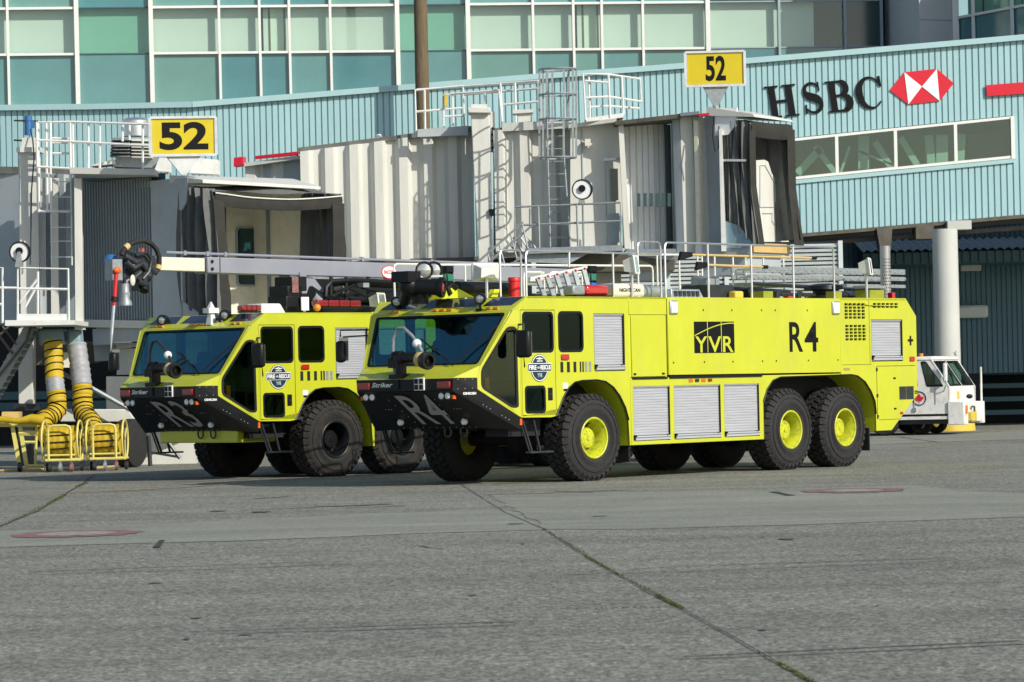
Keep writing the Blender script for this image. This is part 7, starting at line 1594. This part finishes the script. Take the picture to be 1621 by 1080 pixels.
# cab shell: near side panel with two window openings, far side, roof, back
def tug_side(A, out):
    g = lambda b, z: (A, b, z)
    sidep = [g(0, zbb), g(0, zwb), g(sl, zr), g(1.75, zr-.02), g(1.95, zwb), g(1.95, zbb)]
    w1 = roundpoly([g(.16, zwb+.03), g(.60, zwb+.03), g(.74, zr-.09), g(.60, zr-.09)], .05); w2 = roundpoly([g(.84, zwb+.03), g(1.60, zwb+.03), g(1.55, zr-.09), g(.90, zr-.09)], .05)
    MB(FT).plate(sidep, [w1, w2], (out*.05, 0, 0)).build('side_panel', 'tug_white', TG)
    for w_ in (w1, w2):
        c = sum((V(p) for p in w_), Vector())/len(w_); o_ = MB(FT).plate([V(p)+(V(p)-c)*.04+Vector((-out*.006, 0, 0)) for p in w_], [[V(p)*.88+c*.12+Vector((-out*.006, 0, 0)) for p in w_]], (out*.02, 0, 0)).build('window_seal', 'black_satin', TG)
        MB(FT).plate([V(p)+Vector((out*.02, 0, 0)) for p in w_], (), (out*.008, 0, 0)).build('window_glass', 'tug_glass', o_)
tug_side(0, 1); tug_side(WT, -1)
MB(FT).hexa([(-.03, sl-.05, zr-.04), (WT+.03, sl-.05, zr-.04), (WT+.03, 1.8, zr-.06), (-.03, 1.8, zr-.06)], [(.0, sl-.02, zr+.05), (WT, sl-.02, zr+.05), (WT, 1.75, zr+.03), (.0, 1.75, zr+.03)]).build('cab_roof', 'tug_white', TG, bevel=.02)
wf = [(0, 0, zwb), (WT, 0, zwb), (WT, sl, zr-.02), (0, sl, zr-.02)]
Lq = lambda u, v: tuple((V(wf[0])*(1-u)+V(wf[1])*u)*(1-v)+(V(wf[3])*(1-u)+V(wf[2])*u)*v)
h1 = [Lq(.05, .05), Lq(.48, .05), Lq(.48, .92), Lq(.05, .92)]; h2 = [Lq(.53, .05), Lq(.95, .05), Lq(.95, .92), Lq(.53, .92)]
MB(FT).plate(wf, [h1, h2], (0, .04, -.02)).build('windscreen_frame', 'tug_white', TG)
for h_ in (h1, h2): c_ = sum((V(p) for p in h_), Vector())/4; MB(FT).plate([V(p)+(V(p)-c_)*.03+Vector((0, -.012, .003)) for p in h_], [[V(p)*.92+c_*.08+Vector((0, -.012, .003)) for p in h_]], (0, .02, 0)).build('window_seal', 'black_satin', TG); MB(FT).plate([V(p)+Vector((0, .02, -.01)) for p in h_], (), (0, .01, -.003)).build('windscreen', 'tug_glass', TG)
for u0, u1 in ((.20, .38), (.68, .86)): MB(FT).bar(V(Lq(u0, .04))+Vector((0, -.02, .01)), V(Lq(u1, .5))+Vector((0, -.02, .01)), .02).build('wiper', 'black_satin', TG)
MB(FT).box(.0, WT, .0, .06, zbb-.1, zwb).build('nose_panel', 'tug_white', TG, bevel=.02)
MB(FT).box(.05, WT-.05, .1, 1.9, zbb, zbb+.1).build('cab_floor', 'cab_interior', TG); MB(FT).box(.05, WT-.05, 1.9, 1.95, zbb, zwb+.1).build('cab_back', 'tug_white', TG)
MB(FT).box(.3, .9, .9, 1.4, zbb+.1, zwb+.25).build('seat', 'seat_fabric', TG, bevel=.05)
z0_, z1_ = FT.side(1504, 673).z, FT.side(1504, 636).z
bmp = MB(FT).box(-.05, .42, -.38, .05, z0_, z1_).build('bumper_block', 'tug_white', TG, bevel=.02); MB(FT).box(.42, WT-.38, -.22, .05, z0_+.05, z1_-.05).build('bumper_block', 'tug_white', TG, bevel=.02); MB(FT).box(WT-.38, WT-.10, -.26, .05, z0_, z1_-.02).build('bumper_block', 'tug_white', TG, bevel=.02)
MB(FT).box(.08, .24, -.41, -.375, z0_+.28, z1_-.10).build('turn_signal', 'amber_lens', bmp, bevel=.01)
MB(FT).box(.75, 1.35, -.40, -.28, z0_+.08, z0_+.32).build('tow_hook', 'base_yellow', TG, bevel=.02); q = MB(FT); q.path([(1.30, -.28, z0_+.1), (1.5, -.30, z0_+.1), (1.5, -.30, z0_+.45), (1.30, -.28, z0_+.45)], .03, 6); q.build('hook_frame', 'brown_steel', TG)
MB(FT).box(.85, .98, -.03, .0, zwb-.30, zwb-.12).build('badge', 'base_yellow', TG); q = MB(FT); q.sphere((.95, -.30, z1_+.12), .09, 8, 6, (1.3, 1, .7)); q.build('beacon', 'black_satin', TG)
MB(FT).box(.15, WT-.15, .05, 3.6, .28, zbb).build('chassis', 'dark_metal', TG)
MB(FT).box(.0, WT, 1.95, 4.3, zbb-.10, zbb+.22).build('rear_deck', 'tug_white', TG, bevel=.03); MB(FT).box(-.02, .04, -.1, 4.3, zbb-.14, zbb-.06).build('side_sill', 'tug_white', TG)
for b_ in (1.75,):
    for a_ in (-.02, WT-.3): MB(FT).lathe([(.15, 0), (.34, -.02), (.38, .05), (.38, .25), (.34, .3), (.15, .28)], (a_, b_, .38), (1, 0, 0), 28, closed=True).build('wheel', 'rubber', TG, smooth=True)
for a_ in (.65, WT-.7): MB(FT).lathe([(.12, 0), (.24, -.02), (.28, .05), (.28, .25), (.24, .3), (.12, .28)], (a_, .95, .28), (1, 0, 0), 28, closed=True).build('wheel', 'rubber', TG, smooth=True)
MB(FT).box(-.02, -.008, .92, .935, zbb+.04, zwb).build('door_gap', 'mullion_grey', TG); MB(FT).box(-.02, -.008, .36, .37, zbb+.25, zwb).build('door_gap', 'mullion_grey', TG)
for z in (zbb+.12, zbb+.45): MB(FT).box(-.035, 0, .88, .96, z-.05, z+.05).build('hinge', 'galvanised', TG)
MB(FT).box(-.20, -.08, .02, .12, zwb+.14, zwb+.62).build('mirror', 'tug_white', TG, bevel=.03); q = MB(FT); q.tube((-.16, .06, zwb+.1), (-.16, .06, zr-.05), .012, 6); q.tube((-.16, .06, zwb+.05), (0, .15, zwb-.1), .015, 6); q.build('mirror_arm', 'galvanised', TG)
q = MB(FT); q.tube((WT-.2, -.2, z1_-.05), (WT-.2, -.2, zr-.25), .028, 8); q.build('corner_pole', 'tug_white', TG)
q = MB(FT); q.tube((.3, .8, zr+.03), (.3, .8, zr+.13), .06, 10); q.build('beacon', 'amber_lens', TG, smooth=True)
q = MB(FT); 
for k in range(5): q.bar((WT-.1, .5, zr+.08), (WT-.1+.22*math.cos(k*1.25), .5, zr+.08+.12*math.sin(k*1.25)), .02)
q.build('aerial', 'galvanised', TG)
ec = FT.front(1455, 631, -.012); rr_ = .185
ring = lambda r, x: [(x, ec.y+r*math.cos(2*math.pi*i/32), ec.z+r*math.sin(2*math.pi*i/32)) for i in range(32)]
em = MB(FT).plate(ring(rr_, -.012), [ring(rr_*.86, -.012)], (.004, 0, 0)).build('emblem_ring', 'letter_black', TG)
leaf = [(0, 1), (.18, .62), (.36, .70), (.30, .25), (.55, .45), (.62, .30), (.95, .35), (.82, .10), (.95, 0), (.50, -.35), (.56, -.52), (.06, -.45), (.04, -.95), (-.04, -.95), (-.06, -.45), (-.56, -.52), (-.50, -.35), (-.95, 0), (-.82, .10), (-.95, .35), (-.62, .30), (-.55, .45), (-.30, .25), (-.36, .70), (-.18, .62)]
MB(FT).plate([(-.012, ec.y+x*rr_*.72, ec.z+y*rr_*.72) for x, y in leaf], (), (.004, 0, 0)).build('leaf_mark', 'sign_red', em)
